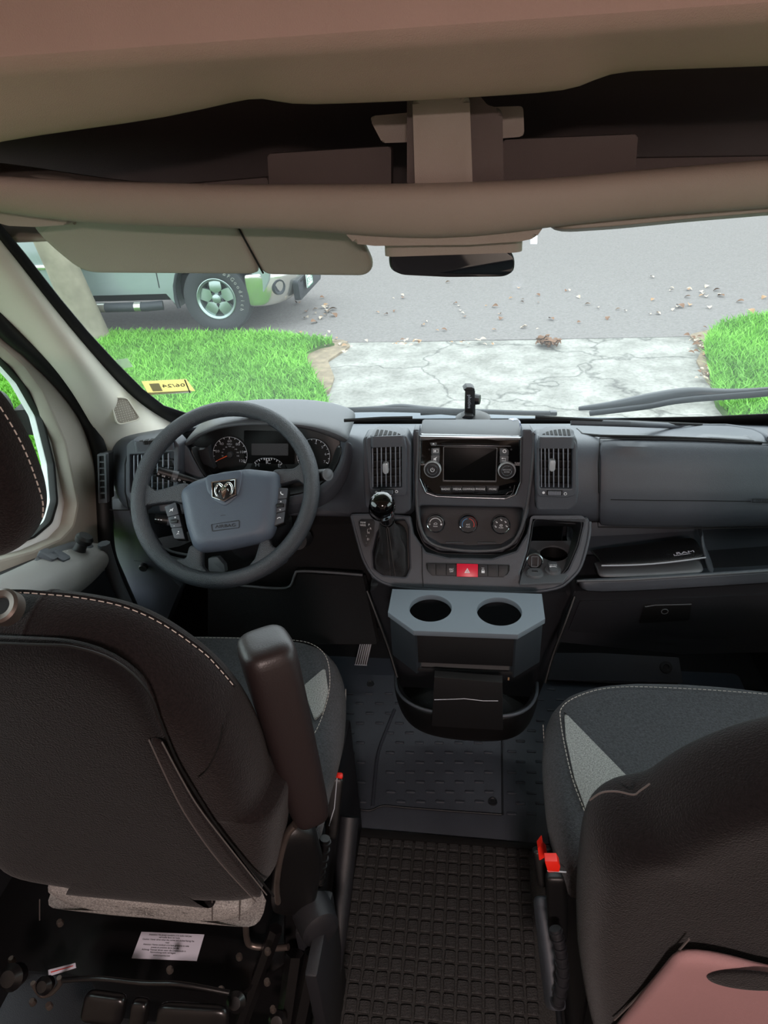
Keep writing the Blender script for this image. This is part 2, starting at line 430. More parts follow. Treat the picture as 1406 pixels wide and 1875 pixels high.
def clear_plastic(name):
    m = bpy.data.materials.new(name); m.use_nodes = True; b = m.node_tree.nodes['Principled BSDF']
    b.inputs['Base Color'].default_value = (0.9, 0.95, 0.92, 1); b.inputs['Alpha'].default_value = 0.35; b.inputs['Roughness'].default_value = 0.2
    MATS[name] = m
clear_plastic('clear_film')

# ======================= SETTING: ground outside =======================
GZ = -0.6
def flat(name, pts, z, m, thick=0.05, kind='structure', label=None):
    f = Fr((0, 0, z), (1, 0, 0), (0, 1, 0))
    o = prism(name, f, pts, -thick, 0, m, None, 0.0, smooth=0); o['kind'] = kind
    if label: o['label'] = label
    return o
flat('road', [(-40, 7.42), (40, 7.42), (40, 19), (-40, 19)], GZ, 'asphalt', label='grey asphalt street strewn with dry leaves')
def ground_grid(name, x0, x1, y0, y1, nx, ny, z, amp, m, inside=None):
    me = bpy.data.meshes.new(name); vs = []; fs = []
    from mathutils import noise
    for j in range(ny + 1):
        for i in range(nx + 1):
            x = x0 + (x1 - x0) * i / nx; y = y0 + (y1 - y0) * j / ny
            vs.append((x, y, z + amp * (noise.noise(V((x * 1.3, y * 1.3, 0))) + 0.4 * noise.noise(V((x * 5, y * 5, 3))))))
    for j in range(ny):
        for i in range(nx):
            a = j * (nx + 1) + i; fs.append((a, a + 1, a + nx + 2, a + nx + 1))
    me.from_pydata(vs, [], fs); return mk(name, me, m, None, 60)
o = ground_grid('driveway', -2.4, 3.0, -4, 7.46, 60, 110, GZ - 0.005, 0.012, 'concrete'); tag(o, 'pale cracked concrete driveway apron', kind='structure')
# a soil verge under both lawns
def px_poly(pts, z): return [tuple(PZ(x, y, z)[:2]) for x, y in pts]
LZ = GZ + 0.045
edge_l = px_poly([(598, 752), (600, 735), (590, 712), (575, 690), (563, 665), (560, 645), (585, 634), (612, 628)], LZ)
lawn_l = [(-30, -6), (-1.45, -6), (-1.35, 3.0)] + edge_l + px_poly([(575, 622), (500, 613), (400, 614), (250, 611), (150, 613)], LZ) + [(-9, 7.8), (-30, 7.8)]
edge_r = px_poly([(1330, 755), (1312, 735), (1300, 690), (1298, 660), (1288, 640), (1300, 610), (1330, 592), (1406, 580)], LZ)
lawn_r = edge_r + [(5, 8.2), (30, 8.3), (30, -6), (2.05, -6), (2.05, 3.0)]
lawn_r = lawn_r[::-1]
lawn_r = lawn_r[::-1]
o = flat('lawn', lawn_l, LZ, 'grass_base', 0.12); o['label'] = 'bright green lawn left of the driveway'
o = flat('lawn', lawn_r, LZ, 'grass_base', 0.12); o['label'] = 'bright green lawn right of the driveway'
flat('far_verge', [(-40, 19), (40, 19), (40, 45), (-40, 45)], GZ + 0.1, 'grass_base', 0.2)
def inpoly(P, poly):
    x, y = P[:, 0], P[:, 1]; c = np.zeros(len(P), bool); n = len(poly)
    for i in range(n):
        x1, y1 = poly[i]; x2, y2 = poly[i - 1]
        k = ((y1 > y) != (y2 > y)); t = (x2 - x1) * (y - y1) / ((y2 - y1) if abs(y2 - y1) > 1e-9 else 1e-9) + x1
        c ^= k & (x < t)
    return c
def blades(name, poly, x0, x1, y0, y1, n, h, label, wd=0.007):
    P = np.column_stack([rng.uniform(x0, x1, n), rng.uniform(y0, y1, n)]); P = P[inpoly(P, poly)]; n = len(P)
    a = rng.uniform(0, 2 * np.pi, n); hh = h * rng.uniform(0.5, 1.35, n); ln = rng.normal(0, 0.45, (n, 2)) * hh[:, None]
    dx = np.cos(a) * wd * rng.uniform(.6, 1.3, n); dy = np.sin(a) * wd
    base = np.column_stack([P, np.full(n, LZ - 0.004)])
    v = np.zeros((n, 5, 3)); v[:, 0] = base - np.column_stack([dx, dy, 0 * dx]); v[:, 1] = base + np.column_stack([dx, dy, 0 * dx])
    mid = base + np.column_stack([ln * 0.35, hh * 0.6])
    v[:, 2] = mid + np.column_stack([dx, dy, 0 * dx]) * .8; v[:, 3] = mid - np.column_stack([dx, dy, 0 * dx]) * .8
    v[:, 4] = base + np.column_stack([ln, hh])
    me = bpy.data.meshes.new(name); me.vertices.add(n * 5); me.vertices.foreach_set('co', v.astype('f').ravel())
    idx = np.arange(n)[:, None] * 5; loops = np.concatenate([idx + np.array([[0, 1, 2, 3]]), idx + np.array([[3, 2, 4]])], axis=1).ravel()
    me.loops.add(n * 7); me.loops.foreach_set('vertex_index', loops.astype('i'))
    me.polygons.add(n * 2); st = (np.arange(n)[:, None] * 7 + np.array([[0, 4]])).ravel(); me.polygons.foreach_set('loop_start', st.astype('i'))
    me.update(calc_edges=True); me.validate()
    o = mk(name, me, 'grass_blade', None, 0); tag(o, label, 'grass', kind='stuff'); return o
blades('grass', lawn_l, -5.6, -1.1, 3.2, 8.25, 125000, 0.075, 'bright green mown grass on the lawn left of the driveway')
blades('grass', lawn_r, 1.8, 4.6, 5.0, 8.3, 42000, 0.085, 'bright green mown grass on the lawn right of the driveway')
blades('grass', lawn_l, -8.5, -5.62, 3.0, 7.9, 16000, 0.08, 'green grass seen through the driver side window', 0.012)
# bare soil patches where the lawns meet the driveway
flat('soil_patch', rpoly(px_poly([(560, 640), (625, 618), (642, 632), (600, 660), (612, 690), (600, 725), (560, 700), (540, 660)], GZ + .018), 0.12), GZ + 0.018, 'soil', 0.03)
flat('soil_patch', rpoly(px_poly([(1262, 612), (1330, 596), (1320, 640), (1330, 700), (1300, 705), (1275, 660), (1285, 640)], GZ + .018), 0.12), GZ + 0.018, 'soil', 0.03)
flat('side_path', px_poly([(72, 792), (130, 800), (130, 905), (60, 905)], LZ + .01), LZ + 0.012, 'concrete', 0.05)
# white dash of road paint
prism('road_marking', Fr((0, 0, GZ), (1, 0, 0), (0, 1, 0)), px_poly([(971, 447), (971, 429), (984, 429), (983, 447)], GZ), -0.002, 0.006, 'print_white', None, 0)['kind'] = 'structure'

# dry leaves on asphalt and driveway
def leaf_mesh(s, m, nm):
    bm = bmesh.new(); n = 7; L = []; Rr = []; Mm = []
    for i in range(n):
        t = i / (n - 1); wv = s * 0.34 * math.sin(math.pi * min(t * 1.05, 1)) ** 0.8; cz = 0.1 * s * math.sin(t * 3.1)
        L.append(bm.verts.new((-wv, (t - .5) * s, cz + wv * .5))); Mm.append(bm.verts.new((0, (t - .5) * s, cz))); Rr.append(bm.verts.new((wv, (t - .5) * s, cz + wv * .35)))
    for i in range(n - 1):
        bm.faces.new((L[i], Mm[i], Mm[i + 1], L[i + 1])); bm.faces.new((Mm[i], Rr[i], Rr[i + 1], Mm[i + 1]))
    me = bm2me(bm, nm); me.materials.append(MATS[m]); return me
LEAVES = [leaf_mesh(.07, 'leaf_tan', 'leaf'), leaf_mesh(.09, 'leaf_brown', 'leaf'), leaf_mesh(.06, 'leaf_pale', 'leaf'), leaf_mesh(.08, 'leaf_pale', 'leaf')]
def put_leaves(spots, label, group, z=GZ + 0.012, s0=0.8, s1=1.5):
    for (px, py) in spots:
        p = PZ(px, py, z); o = bpy.data.objects.new('fallen_leaf', random.choice(LEAVES)); COL.objects.link(o)
        o.location = p; o.rotation_euler = (random.uniform(-.35, .35), random.uniform(-.35, .35), random.uniform(0, 6.28)); k = random.uniform(s0, s1); o.scale = (k, k, k)
        tag(o, label, 'leaf', group)
def spray(n, cx, cy, sx, sy): return [(random.gauss(cx, sx), random.gauss(cy, sy)) for _ in range(n)]
put_leaves(spray(14, 1270, 535, 45, 16) + [(1262, 529), (1312, 531), (1245, 561), (1262, 558), (1298, 563), (1355, 552), (1375, 570), (1398, 545), (1205, 574)], 'dry tan leaf on the asphalt at the right of the street', 'leaves on the street, right side')
put_leaves([(720, 546), (738, 545), (890, 560), (935, 546), (1009, 584), (1145, 569), (1112, 583), (1190, 575), (1205, 573), (1060, 590), (955, 600), (960, 599), (780, 588), (775, 595), (813, 604), (840, 560), (905, 604), (915, 575), (850, 580), (1036, 532), (985, 540), (800, 605)] + spray(22, 950, 570, 160, 26), 'small dry leaf on the asphalt in the middle of the street', 'leaves on the street, middle', s0=.5, s1=1.1)
put_leaves([(545, 555), (562, 570), (590, 545), (600, 562), (575, 590), (600, 570)] + spray(12, 580, 570, 22, 15), 'dry leaf on the asphalt in front of the parked pickup truck', 'leaves on the street, by the truck')
put_leaves(spray(26, 600, 625, 22, 9) + spray(14, 740, 628, 26, 4) + spray(10, 870, 626, 30, 4), 'tan leaf lying on the driveway edge by the left lawn', 'leaves on the driveway edge, left', GZ + .03, .5, 1.0)
put_leaves(spray(26, 1285, 628, 14, 12) + spray(14, 1290, 690, 8, 22), 'brown leaf lying on the driveway edge by the right lawn', 'leaves on the driveway edge, right', GZ + .03, .5, 1.1)
# little heap of rotten leaves
bm = bmesh.new()
for k in range(46):
    p = PZ(random.gauss(1000, 11), random.gauss(630, 3.5), GZ + 0.01); q = V((p.x, p.y, GZ + random.uniform(.015, .06)))
    M = Matrix.Translation(q) @ Matrix.Rotation(random.uniform(0, 6), 4, 'Z') @ Matrix.Rotation(random.uniform(-.7, .7), 4, 'X') @ Matrix.Scale(random.uniform(.7, 1.3), 4)
    n0 = len(bm.verts); bm.from_mesh(LEAVES[k % 2]); bm.verts.ensure_lookup_table()
    for v in bm.verts[n0:]: v.co = M @ v.co
o = mk('leaf_heap', bm2me(bm, 'leaf_heap'), 'leaf_brown', None, 0); tag(o, 'small heap of matted brown leaves on the driveway near the street', 'leaf heap', kind='stuff')

# tree trunk by the street
def trunk():
    b = PZ(174, 622, LZ); top = V((b.x - 1.15, b.y + 0.0, 5.2)); pts = [b.lerp(top, t / 7) + V((random.uniform(-.03, .03), 0, 0)) for t in range(8)]
    t = thing('tree', 'pale grey tree trunk standing between lawn and pickup truck', 'tree', (b.x, b.y, LZ))
    tube('trunk', pts, lambda s: 0.185 - 0.06 * s + 0.02 * max(0, .12 - s) * 8, 'bark', t, n=18)
    for k in range(5):
        a = k * 1.3; p0 = b.lerp(top, .75 + .05 * k); p1 = p0 + V((math.cos(a) * 1.3, math.sin(a) * 1.3, 1.3)); tube('branch', [p0, p0.lerp(p1, .5) + V((0, 0, .15)), p1], lambda s: .1 - .06 * s, 'bark', t, n=8)
    bm = bmesh.new()
    for k in range(9):
        c = top + V((random.uniform(-1.6, 1.6), random.uniform(-1.2, 1.2), random.uniform(.4, 2.2))); bmesh.ops.create_icosphere(bm, subdivisions=2, radius=random.uniform(.8, 1.2), matrix=Matrix.Translation(c))
    for v in bm.verts: v.co += V((random.uniform(-.12, .12), random.uniform(-.12, .12), random.uniform(-.12, .12)))
    mk('crown', bm2me(bm, 'crown'), 'foliage', t, 0)
trunk()

# ======================= pickup truck =======================
def truck():
    wc = PY(400, 551, 8.35)                       # front wheel hub
    YS = 7.88                                     # near flank
    hub = PY(397, 552, YS - 0.02)
    R = hub.z - GZ; R = 0.41; hz = GZ + R; hx = hub.x
    t = thing('pickup_truck', 'silver grey pickup truck parked at the kerb beyond the lawn', 'truck', (hx - 1.9, YS + 1.0, GZ))
    f = Fr((hx, YS, GZ), (1, 0, 0), (0, 0, 1))    # near flank, u forward, v up, n towards us
    def arch(cx, r, a0, a1, n=14): return [(cx + r * math.cos(math.radians(a0 + (a1 - a0) * k / n)), R + .03 + r * math.sin(math.radians(a0 + (a1 - a0) * k / n))) for k in range(n + 1)]
    ar = 0.53
    # body side: rocker, arches, bonnet line, cab, bed
    body = [(0.66, 0.60), (0.70, 0.78), (0.70, 1.0), (0.66, 1.12), (0.3, 1.22), (-0.55, 1.28), (-5.0, 1.28), (-5.0, 0.62), (-4.4, 0.58)] + arch(-3.75, ar, 200, -20)[::1] + [(-3.1, 0.46), (-0.62, 0.46)] + arch(0, ar, 200, -20)
    body = body[:9] + arch(-3.75, ar, 195, -15) + [(-3.15, 0.50), (-0.60, 0.50)] + arch(0, ar, 195, -8)
    prism('body', f, body, -1.95, 0.0, 'truck_paint', t, 0.04, 3)
    cab = [(-0.55, 1.25), (-0.95, 1.72), (-1.25, 1.90), (-2.6, 1.92), (-2.85, 1.82), (-2.95, 1.27)]
    prism('cab', f, cab, -1.82, -0.13, 'truck_paint', t, 0.05, 3)
    win = rpoly([(-0.85, 1.30), (-1.12, 1.70), (-1.75, 1.80), (-1.80, 1.30)], .04)
    prism('side_window', f, win, -0.2, -0.118, 'truck_dark', t, 0.004); prism('side_window', f, rpoly([(-1.88, 1.30), (-1.86, 1.80), (-2.55, 1.80), (-2.72, 1.30)], .04), -0.2, -0.118, 'truck_dark', t, 0.004)
    ff = Fr((hx - .75, YS + .975, GZ + 1.5), (0, 1, 0), (-0.5, 0, .6)); prism('windscreen', ff, rpoly([(-.72, -.25), (.72, -.25), (.62, .25), (-.62, .25)], .05), -.03, .075, 'truck_dark', t, .004)
    # door shut lines, moulding highlight and lettering
    for u in (-0.68, -1.82): prism('door_gap', f, [(u - .006, .55), (u + .006, .55), (u + .006, 1.25), (u - .006, 1.25)], -0.01, 0.003, 'truck_dark', t, 0)
    prism('side_moulding', f, rpoly([(-3.05, .80), (-0.98, .80), (-0.90, .845), (-3.05, .86)], .01), -0.01, 0.022, 'bumper_chrome', t, .008)
    text('lettering', f, -1.32, 1.02, 'TUNDRA', 0.085, 'print_white', t, 0.003, th=.004, sx=1.35)
    # running board tube
    tube('running_board', [f.pt(-3.0, .34, .08), f.pt(-2.85, .36, .10), f.pt(-1.9, .36, .10), f.pt(-0.85, .36, .10), f.pt(-0.66, .36, .04)], .055, 'truck_dark', t, n=12)
    for u in (-1.52, -2.62): tube('step_sleeve', [f.pt(u - .17, .362, .10), f.pt(u + .17, .362, .10)], .058, 'bumper_chrome', t, n=12)
    tube('step_sleeve', [f.pt(-.98, .362, .10), f.pt(-.90, .362, .10)], .058, 'bumper_chrome', t, n=12)
    box('underbody', f.pt(-1.9, .5, -1.0), (4.6, 1.5, .3), 'truck_dark', t, .02)
    # fender lip
    tube('wheel_arch_liner', [f.pt(u, v, -.02) for u, v in arch(0, ar - .015, 195, -8)], .025, 'truck_dark', t, n=8)
    # bumper: wraps round the front corner
    fb = Fr((hx, YS, GZ), (1, 0, 0), (0, 1, 0))
    def brow(z, o=0): return [V((hx + u, YS + y, GZ + z)) for u, y in [(0.56, 0.0 - o * .0), (0.72, -0.01), (0.92, 0.05), (1.06, .22), (1.12, .5), (1.14, .975), (1.12, 1.45), (1.06, 1.73), (.92, 1.9), (.72, 1.96), (.56, 1.95)]]
    def br2(z, s, dx): return [V((hx + (u - .56) * s + .56 + dx, YS + .975 + (y - .975) * (0.97 + .03 * s), GZ + z)) for u, y in [(0.56, 0.0), (0.72, -0.01), (0.92, 0.05), (1.06, .22), (1.12, .5), (1.14, .975), (1.12, 1.45), (1.06, 1.73), (.92, 1.9), (.72, 1.96), (.56, 1.95)]]
    grid('bumper', [br2(.67, .8, -.18), br2(.655, .92, -.20), br2(.60, .94, -.20), br2(.48, .90, -.20), br2(.34, .78, -.18), br2(.31, .7, -.18)], 'bumper_chrome', t, .02, 1)
    # lower dark intake, fog lamp, plate
    cf = Fr(V((hx + 1.03, YS + .20, GZ + .55)), (0.45, 0.9, 0), (0, 0, 1)); 
    ffr = Fr(V((hx + .90, YS + .975, GZ + .42)), (0, 1, 0), (0, 0, 1))
    prism('lower_intake', ffr, rpoly([(-.62, -.14), (.62, -.14), (.66, .10), (-.66, .10)], .04), -.06, .012, 'truck_dark', t, .01)
    for s in (-1, 1): prism('intake_slot', ffr, rect(s * .4 - .13, .06, s * .4 + .13, .08, .01), 0, .018, 'void_black', t, .002)
    for sy in (.10,):
        cfr = Fr(V((hx + .74, YS + .10, GZ + .50)), (0.55, 0.83, 0), (0, 0, 1))
        lathe('fog_lamp', [(0, .0), (.055, .0), (.07, .02), (.085, .022), (.09, -.02)], cfr.mat(0, 0, -.012), 'truck_dark', t, 24)
    pf = Fr(V((hx + .945, YS + .75, GZ + .45)), (0, 1, 0), (0, 0, 1)); 
    pl = prism('licence_plate', pf, rect(-.155, -.078, .155, .078, .01), 0, .012, 'plate_white', t, .001)
    slab('plate_border', pf, rect(-.155, -.078, .155, .078, .01), [rect(-.145, -.068, .145, .068, .008)], .012, .015, 'plate_green', pl, 0)
    text('plate_number', pf, 0, -.005, '575 EP', .1, 'plate_green', pl, .013)
    # headlamp and grille
    prism('grille', Fr(V((hx + .70, YS + .975, GZ + .95)), (0, 1, 0), (0, 0, 1)), rpoly([(-.5, -.14), (.5, -.14), (.6, .14), (-.6, .14)], .04), -.05, .03, 'bumper_chrome', t, .01)
    for s in (-1, 1): prism('headlamp', Fr(V((hx + .68, YS + .975 + s * .79, GZ + .98)), (0, 1, 0), (0, 0, 1)), rect(-.16, -.13, .16, .13, .04), -.05, .03, 'plate_white', t, .01)
    # wheels
    for (u, y) in ((0, 0), (-3.75, 0), (0, 1), (-3.75, 1)):
        s = -1 if y == 0 else 1
        M = Matrix.Translation((hx + u, YS + (0.0 if y == 0 else 1.95), GZ + R)) @ Matrix.Rotation(math.radians(90) * (1 if y == 0 else -1), 4, 'X')
        wv = lathe('wheel', [(.20, -.24), (.36, -.25), (.395, -.22), (R, -.16), (R + .002, -.08), (R, -.02), (.395, .015), (.36, .03), (.27, .035), (.235, .02), (.232, -.02), (.232, -.2)], M, 'tyre', t, 48)
        lathe('rim', [(.236, .028), (.228, .03), (.205, .012), (.198, -.03), (.19, -.12), (0, -.12)], M, 'wheel_alloy', wv, 40)
        if y == 0:
            bm = bmesh.new()
            wf = Fr(M @ V((0, 0, 0)), (1, 0, 0), (0, 0, 1))
            for k in range(5):
                a = math.radians(90 + 72 * k); fk = wf.sub(0, 0, 0, a - math.pi / 2)
                bm_prism(bm, fk, [(-.066, .03), (.066, .03), (.062, .12), (.078, .212), (-.078, .212), (-.062, .12)], -.06, -.005, .01, 2)
            mk('spoke', bm2me(bm, 'spoke'), 'wheel_alloy', wv, 40)
            for k in range(5):
                a = math.radians(90 + 72 * k + 36); fk = wf.sub(0, 0, 0, a - math.pi / 2)
                o = lathe('wheel_nut', [(0, .012), (.014, .012), (.016, 0)], fk.mat(0, .068, .0), 'truck_dark', wv, 8)
            lathe('hub_cap', [(0, .03), (.03, .03), (.052, .02), (.058, -.02), (.085, -.03)], wf.mat(0, 0, 0), 'wheel_alloy', wv, 24)
            if u == 0:
                for k, chh in enumerate('BFGoodrich'):
                    a = math.radians(62 - k * 9.5); fk = wf.sub(0, 0, 0, a - math.pi / 2); text('tyre_lettering', fk, 0, .318, chh, .062, 'sticker_grey', wv, .034, th=.003)
truck()

# ======================= SETTING: van shell =======================
def structure(o, label=None): o['kind'] = 'structure'; (label and o.__setitem__('label', label)); return o
structure(box('floor', (0, -.55, -.03), (1.96, 4.9, .06), 'carpet_dark', None, 0))
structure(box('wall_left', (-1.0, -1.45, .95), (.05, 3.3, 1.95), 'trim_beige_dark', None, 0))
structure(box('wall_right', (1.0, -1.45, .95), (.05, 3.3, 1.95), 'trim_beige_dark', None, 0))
structure(box('wall_rear', (0, -3.05, .95), (2.0, .05, 1.95), 'trim_beige_dark', None, 0))
structure(box('ceiling', (0, -1.1, 1.97), (2.02, 4.0, .06), 'headliner', None, 0))
structure(box('firewall', (0, 1.93, .25), (1.9, .06, .75), 'carpet_dark', None, 0))
for s, nm in ((-1, 'trim_left'), (1, 'trim_right')):
    structure(box('trim_1' if s < 0 else 'trim_2', (s * .965, 1.28, .2), (.05, 1.25, .62), 'dash_dark', None, .01))
# added fill lamp, unseen behind the camera, for pinkish light on the headliner
lt = thing('added_fill_lamp', 'added round fill lamp on the cargo ceiling, out of view', 'lamp', (0.15, -0.9, 1.9))
lathe('fill_housing', [(.0, .04), (.14, .04), (.15, .0), (.13, -.01), (.125, .005), (0, .005)], Matrix.Translation((.15, -.9, 1.9)), 'body_white', lt, 32)
ld = bpy.data.lights.new('fill_light', 'AREA'); ld.shape = 'DISK'; ld.size = .24; ld.energy = FILL_W; ld.color = (1.0, .80, .75)
lo = bpy.data.objects.new('fill_light', ld); COL.objects.link(lo); lo.location = (.0, 0, -.015); lo.parent = lt

# windscreen: curved pane
def gy(x, z): return 1.85 - (z - .83) / .985 - .20 * x * x
def PG(px, py, off=0.0):
    r = ray(px, py); a, b = .3, 4.0
    F = lambda t: (CAM + r * t).y - gy((CAM + r * t).x, (CAM + r * t).z) + off
    for _ in range(50):
        m = (a + b) / 2
        if F(m) < 0: a = m
        else: b = m
    return CAM + r * a
def gpt(x, z, off=0.0): return V((x, gy(x, z) - off, z))
rows = [[gpt(-.93 + 1.86 * i / 24, z) for i in range(25)] for z in (.76, .9, 1.05, 1.2, 1.35, 1.5)]
o = grid('window_1', rows, 'windscreen_glass', None, 0.0, 0); structure(o, 'wide raked windscreen of the van')
# black ceramic border on the glass
inner = [(-60, 335), (8, 418), (45, 462), (110, 545), (160, 605), (215, 665), (262, 712), (300, 742), (345, 757), (420, 763), (600, 767), (857, 766), (1100, 766), (1300, 762), (1406, 757), (1500, 748)]
outer = [(-80, 350), (-8, 436), (28, 485), (95, 570), (145, 630), (200, 690), (248, 738), (290, 768), (340, 782), (420, 786), (600, 786), (857, 786), (1100, 786), (1300, 784), (1406, 782), (1500, 775)]
ra = [PG(x, y, .004) for x, y in inner]; rb = [PG(x, y, .004) for x, y in outer]
structure(grid('trim_3', [ra, rb], 'seal_rubber', None, .003, 0), 'black border round the windscreen')
# A pillar trim, beige, from glass edge to door seal
GE = [(-120, 290), (-60, 365), (0, 432), (60, 510), (125, 592), (190, 668), (245, 728), (300, 765), (345, 785)]
SE = [(-150, 440), (-70, 510), (0, 578), (55, 632), (105, 685), (140, 735), (163, 775), (185, 805), (200, 850)]
rows = []
for (a, b) in zip(GE, SE):
    A = PG(*a, .006); B = PX(*b, -.86); r = []
    for k in range(7):
        t = k / 6; p = A.lerp(B, t); bl = math.sin(math.pi * t)
        r.append(p + V((.030 * bl, -.018 * bl, 0)))
    rows.append(r)
structure(grid('trim_4', rows, 'trim_beige', None, .012, 2), 'beige windscreen pillar trim, driver side')
# recessed grab groove and speaker grille in the pillar
pts = smooth_path([PX(60, 520, -.80), PX(88, 560, -.80), PX(120, 610, -.80), PX(150, 645, -.80), PX(172, 655, -.80)], 5)
sp = thing('pillar_speaker', 'small beige tweeter grille in the driver side windscreen pillar', 'speaker', PX(228, 765, -.775))
c = PX(228, 752, -.775); A = PG(250, 728, .006); B = PX(163, 775, -.86)
spf = Fr(PX(228, 752, -.795), (.70, .55, -.0), (-.25, .15, 1))
ol = rpoly(spf.uvs([(203, 735), (208, 729), (232, 730), (254, 764), (250, 768), (216, 777)]), .012)
prism('grille', spf, ol, -.02, .004, 'trim_beige_dark', sp, .002)
slab('grille_frame', spf, [(u * 1.12 - .12 * ol[0][0] * 0, v * 1.10) for u, v in ol], [ol], -.02, .006, 'trim_beige', sp, .001)
bm = bmesh.new()
us = [p[0] for p in ol]; vs_ = [p[1] for p in ol]
for i in range(9):
    for j in range(11):
        u = min(us) + (max(us) - min(us)) * (i + .5) / 9; v = min(vs_) + (max(vs_) - min(vs_)) * (j + .5) / 11
        if inpoly(np.array([[u * 1.1, v * 1.1]]), ol)[0]: bm_lathe(bm, [(0, .0052), (.0009, .005), (.0012, .0035)], spf.mat(u, v, 0), 6)
o = mk('grille_dots', bm2me(bm, 'grille_dots'), 'trim_beige', sp, 0); o['kind'] = 'stuff'

# door seal and driver door
seal = [(-90, 470), (0, 592), (60, 645), (110, 695), (150, 748), (172, 795), (186, 850), (190, 930), (196, 1010), (215, 1060), (240, 1115)]
structure(tube('trim_5', smooth_path([PX(x, y, -.875) for x, y in seal], 4), .020, 'seal_rubber', None, n=10), 'black rubber seal of the driver door opening')
dr = thing('door_1', 'driver door with beige window surround and grey armrest', None, (-.93, .9, .1)); dr['kind'] = 'structure'
DX = -.92
df = Fr((DX, 0, 0), (0, 1, 0), (0, 0, 1))
def yz(pts, x): return [tuple(PX(px, py, x)[1:]) for px, py in pts]
wo = yz([(0, 655), (40, 700), (75, 762), (97, 850), (103, 920), (92, 958), (60, 985), (10, 1005)], DX) + [(.85, .90), (.40, .93), (.33, .98), (.33, 1.42), (.38, 1.46), (.98, 1.46)]
wo = rpoly(wo, .03, 3)
oo = yz([(0, 560), (90, 655), (158, 745), (185, 830), (200, 980)], DX) + [(1.35, .70), (.2, .70), (.2, 1.66), (1.0, 1.66)]
slab('window_frame', df, rpoly(oo, .02), [wo], -.03, .0, 'body_white', dr, .002)
slab('window_seal', df, [(y * 1.0, z) for y, z in rpoly([(0.5 * (a[0]) + .5 * a[0], a[1]) for a in wo], 0)], [[((y - .85) * .985 + .85, (z - 1.15) * .975 + 1.15) for y, z in wo]], -.01, .006, 'seal_rubber', dr, .001)
o = prism('window_glass', df, wo, -.016, -.012, 'side_glass', dr, 0)
tf = Fr((-.885, 0, 0), (0, 1, 0), (0, 0, 1))
ti = yz([(0, 632), (45, 672), (78, 717), (119, 811), (142, 923), (134, 962), (112, 985), (60, 1008), (0, 1024)], -.885) + [(.80, .93), (.34, .97), (.28, 1.02), (.28, 1.46), (.36, 1.52), (1.0, 1.52)]
to = yz([(0, 600), (60, 655), (110, 700), (148, 755), (170, 805), (184, 870), (190, 930), (193, 1020), (200, 1060), (230, 1120)], -.885) + [(1.20, .12), (.2, .12), (.2, 1.62), (1.0, 1.62)]
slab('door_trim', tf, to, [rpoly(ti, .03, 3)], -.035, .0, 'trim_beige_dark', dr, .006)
lp = yz([(0, 1052), (100, 1012), (178, 1004), (196, 1030), (225, 1110)], -.872) + [(1.15, .14), (.24, .14), (.24, .84)]
prism('lower_panel', Fr((-.872, 0, 0), (0, 1, 0), (0, 0, 1)), lp, -.02, .0, 'dash_dark', dr, .006)
# armrest with switch pod
st = [((186, 1000), (189, 1010), (186, 1022)), ((172, 997), (183, 1012), (178, 1030)), ((140, 990), (166, 1026), (164, 1044)), ((103, 1004), (120, 1044), (128, 1063)), ((55, 1024), (80, 1066), (92, 1090)), ((0, 1048), (35, 1095), (60, 1120)), ((-90, 1085), (-60, 1150), (-30, 1170))]
rows = []
for a, b, c in st:
    A = PX(*a, -.87); B = PX(*b, -.80); Cc = PX(*c, -.80)
    rows.append([A + V((0, 0, -.09)), A, A.lerp(B, .5) + V((0, 0, .004)), B, B + V((.004, 0, -.02)), Cc + V((0, 0, -.02)), Cc + V((-.05, 0, -.06))])
grid('armrest', rows, 'armrest_grey', dr, .01, 2)
sf = Fr(PX(120, 1020, -.835), (PX(155, 1003, -.835) - PX(90, 1035, -.835)), PX(100, 1005, -.865) - PX(125, 1045, -.81))
if sf.n.z < 0: sf = Fr(sf.o, -sf.u, sf.v)
swl = rpoly(sf.uvs([(58, 1030), (78, 1038), (112, 1036), (172, 1005), (158, 997), (130, 997), (90, 1010)]), .01)
sw = prism('switch_panel', sf, swl, -.01, .008, 'dash_light', dr, .002)
for (x, y) in ((88, 1020), (108, 1022)):
    u, v = sf.uv(x, y, .01); prism('window_switch', sf, rect(u - .014, v - .017, u + .014, v + .017, .004), .004, .019, 'dash_plastic', sw, .004)
u, v = sf.uv(148, 1000, .02); 
lathe('mirror_knob', [(.016, .0), (.013, .01), (.012, .022), (.018, .026), (.019, .036), (.014, .042), (0, .042)], sf.mat(u, v, .006), 'black_plastic', sw, 20)
for (x, y) in ((122, 1010), (138, 1013), (78, 1032), (98, 1034)):
    u, v = sf.uv(x, y, .01); prism('switch_mark', sf, rect(u - .006, v - .0015, u + .006, v + .0015), .007, .0095, 'print_white', sw, 0)
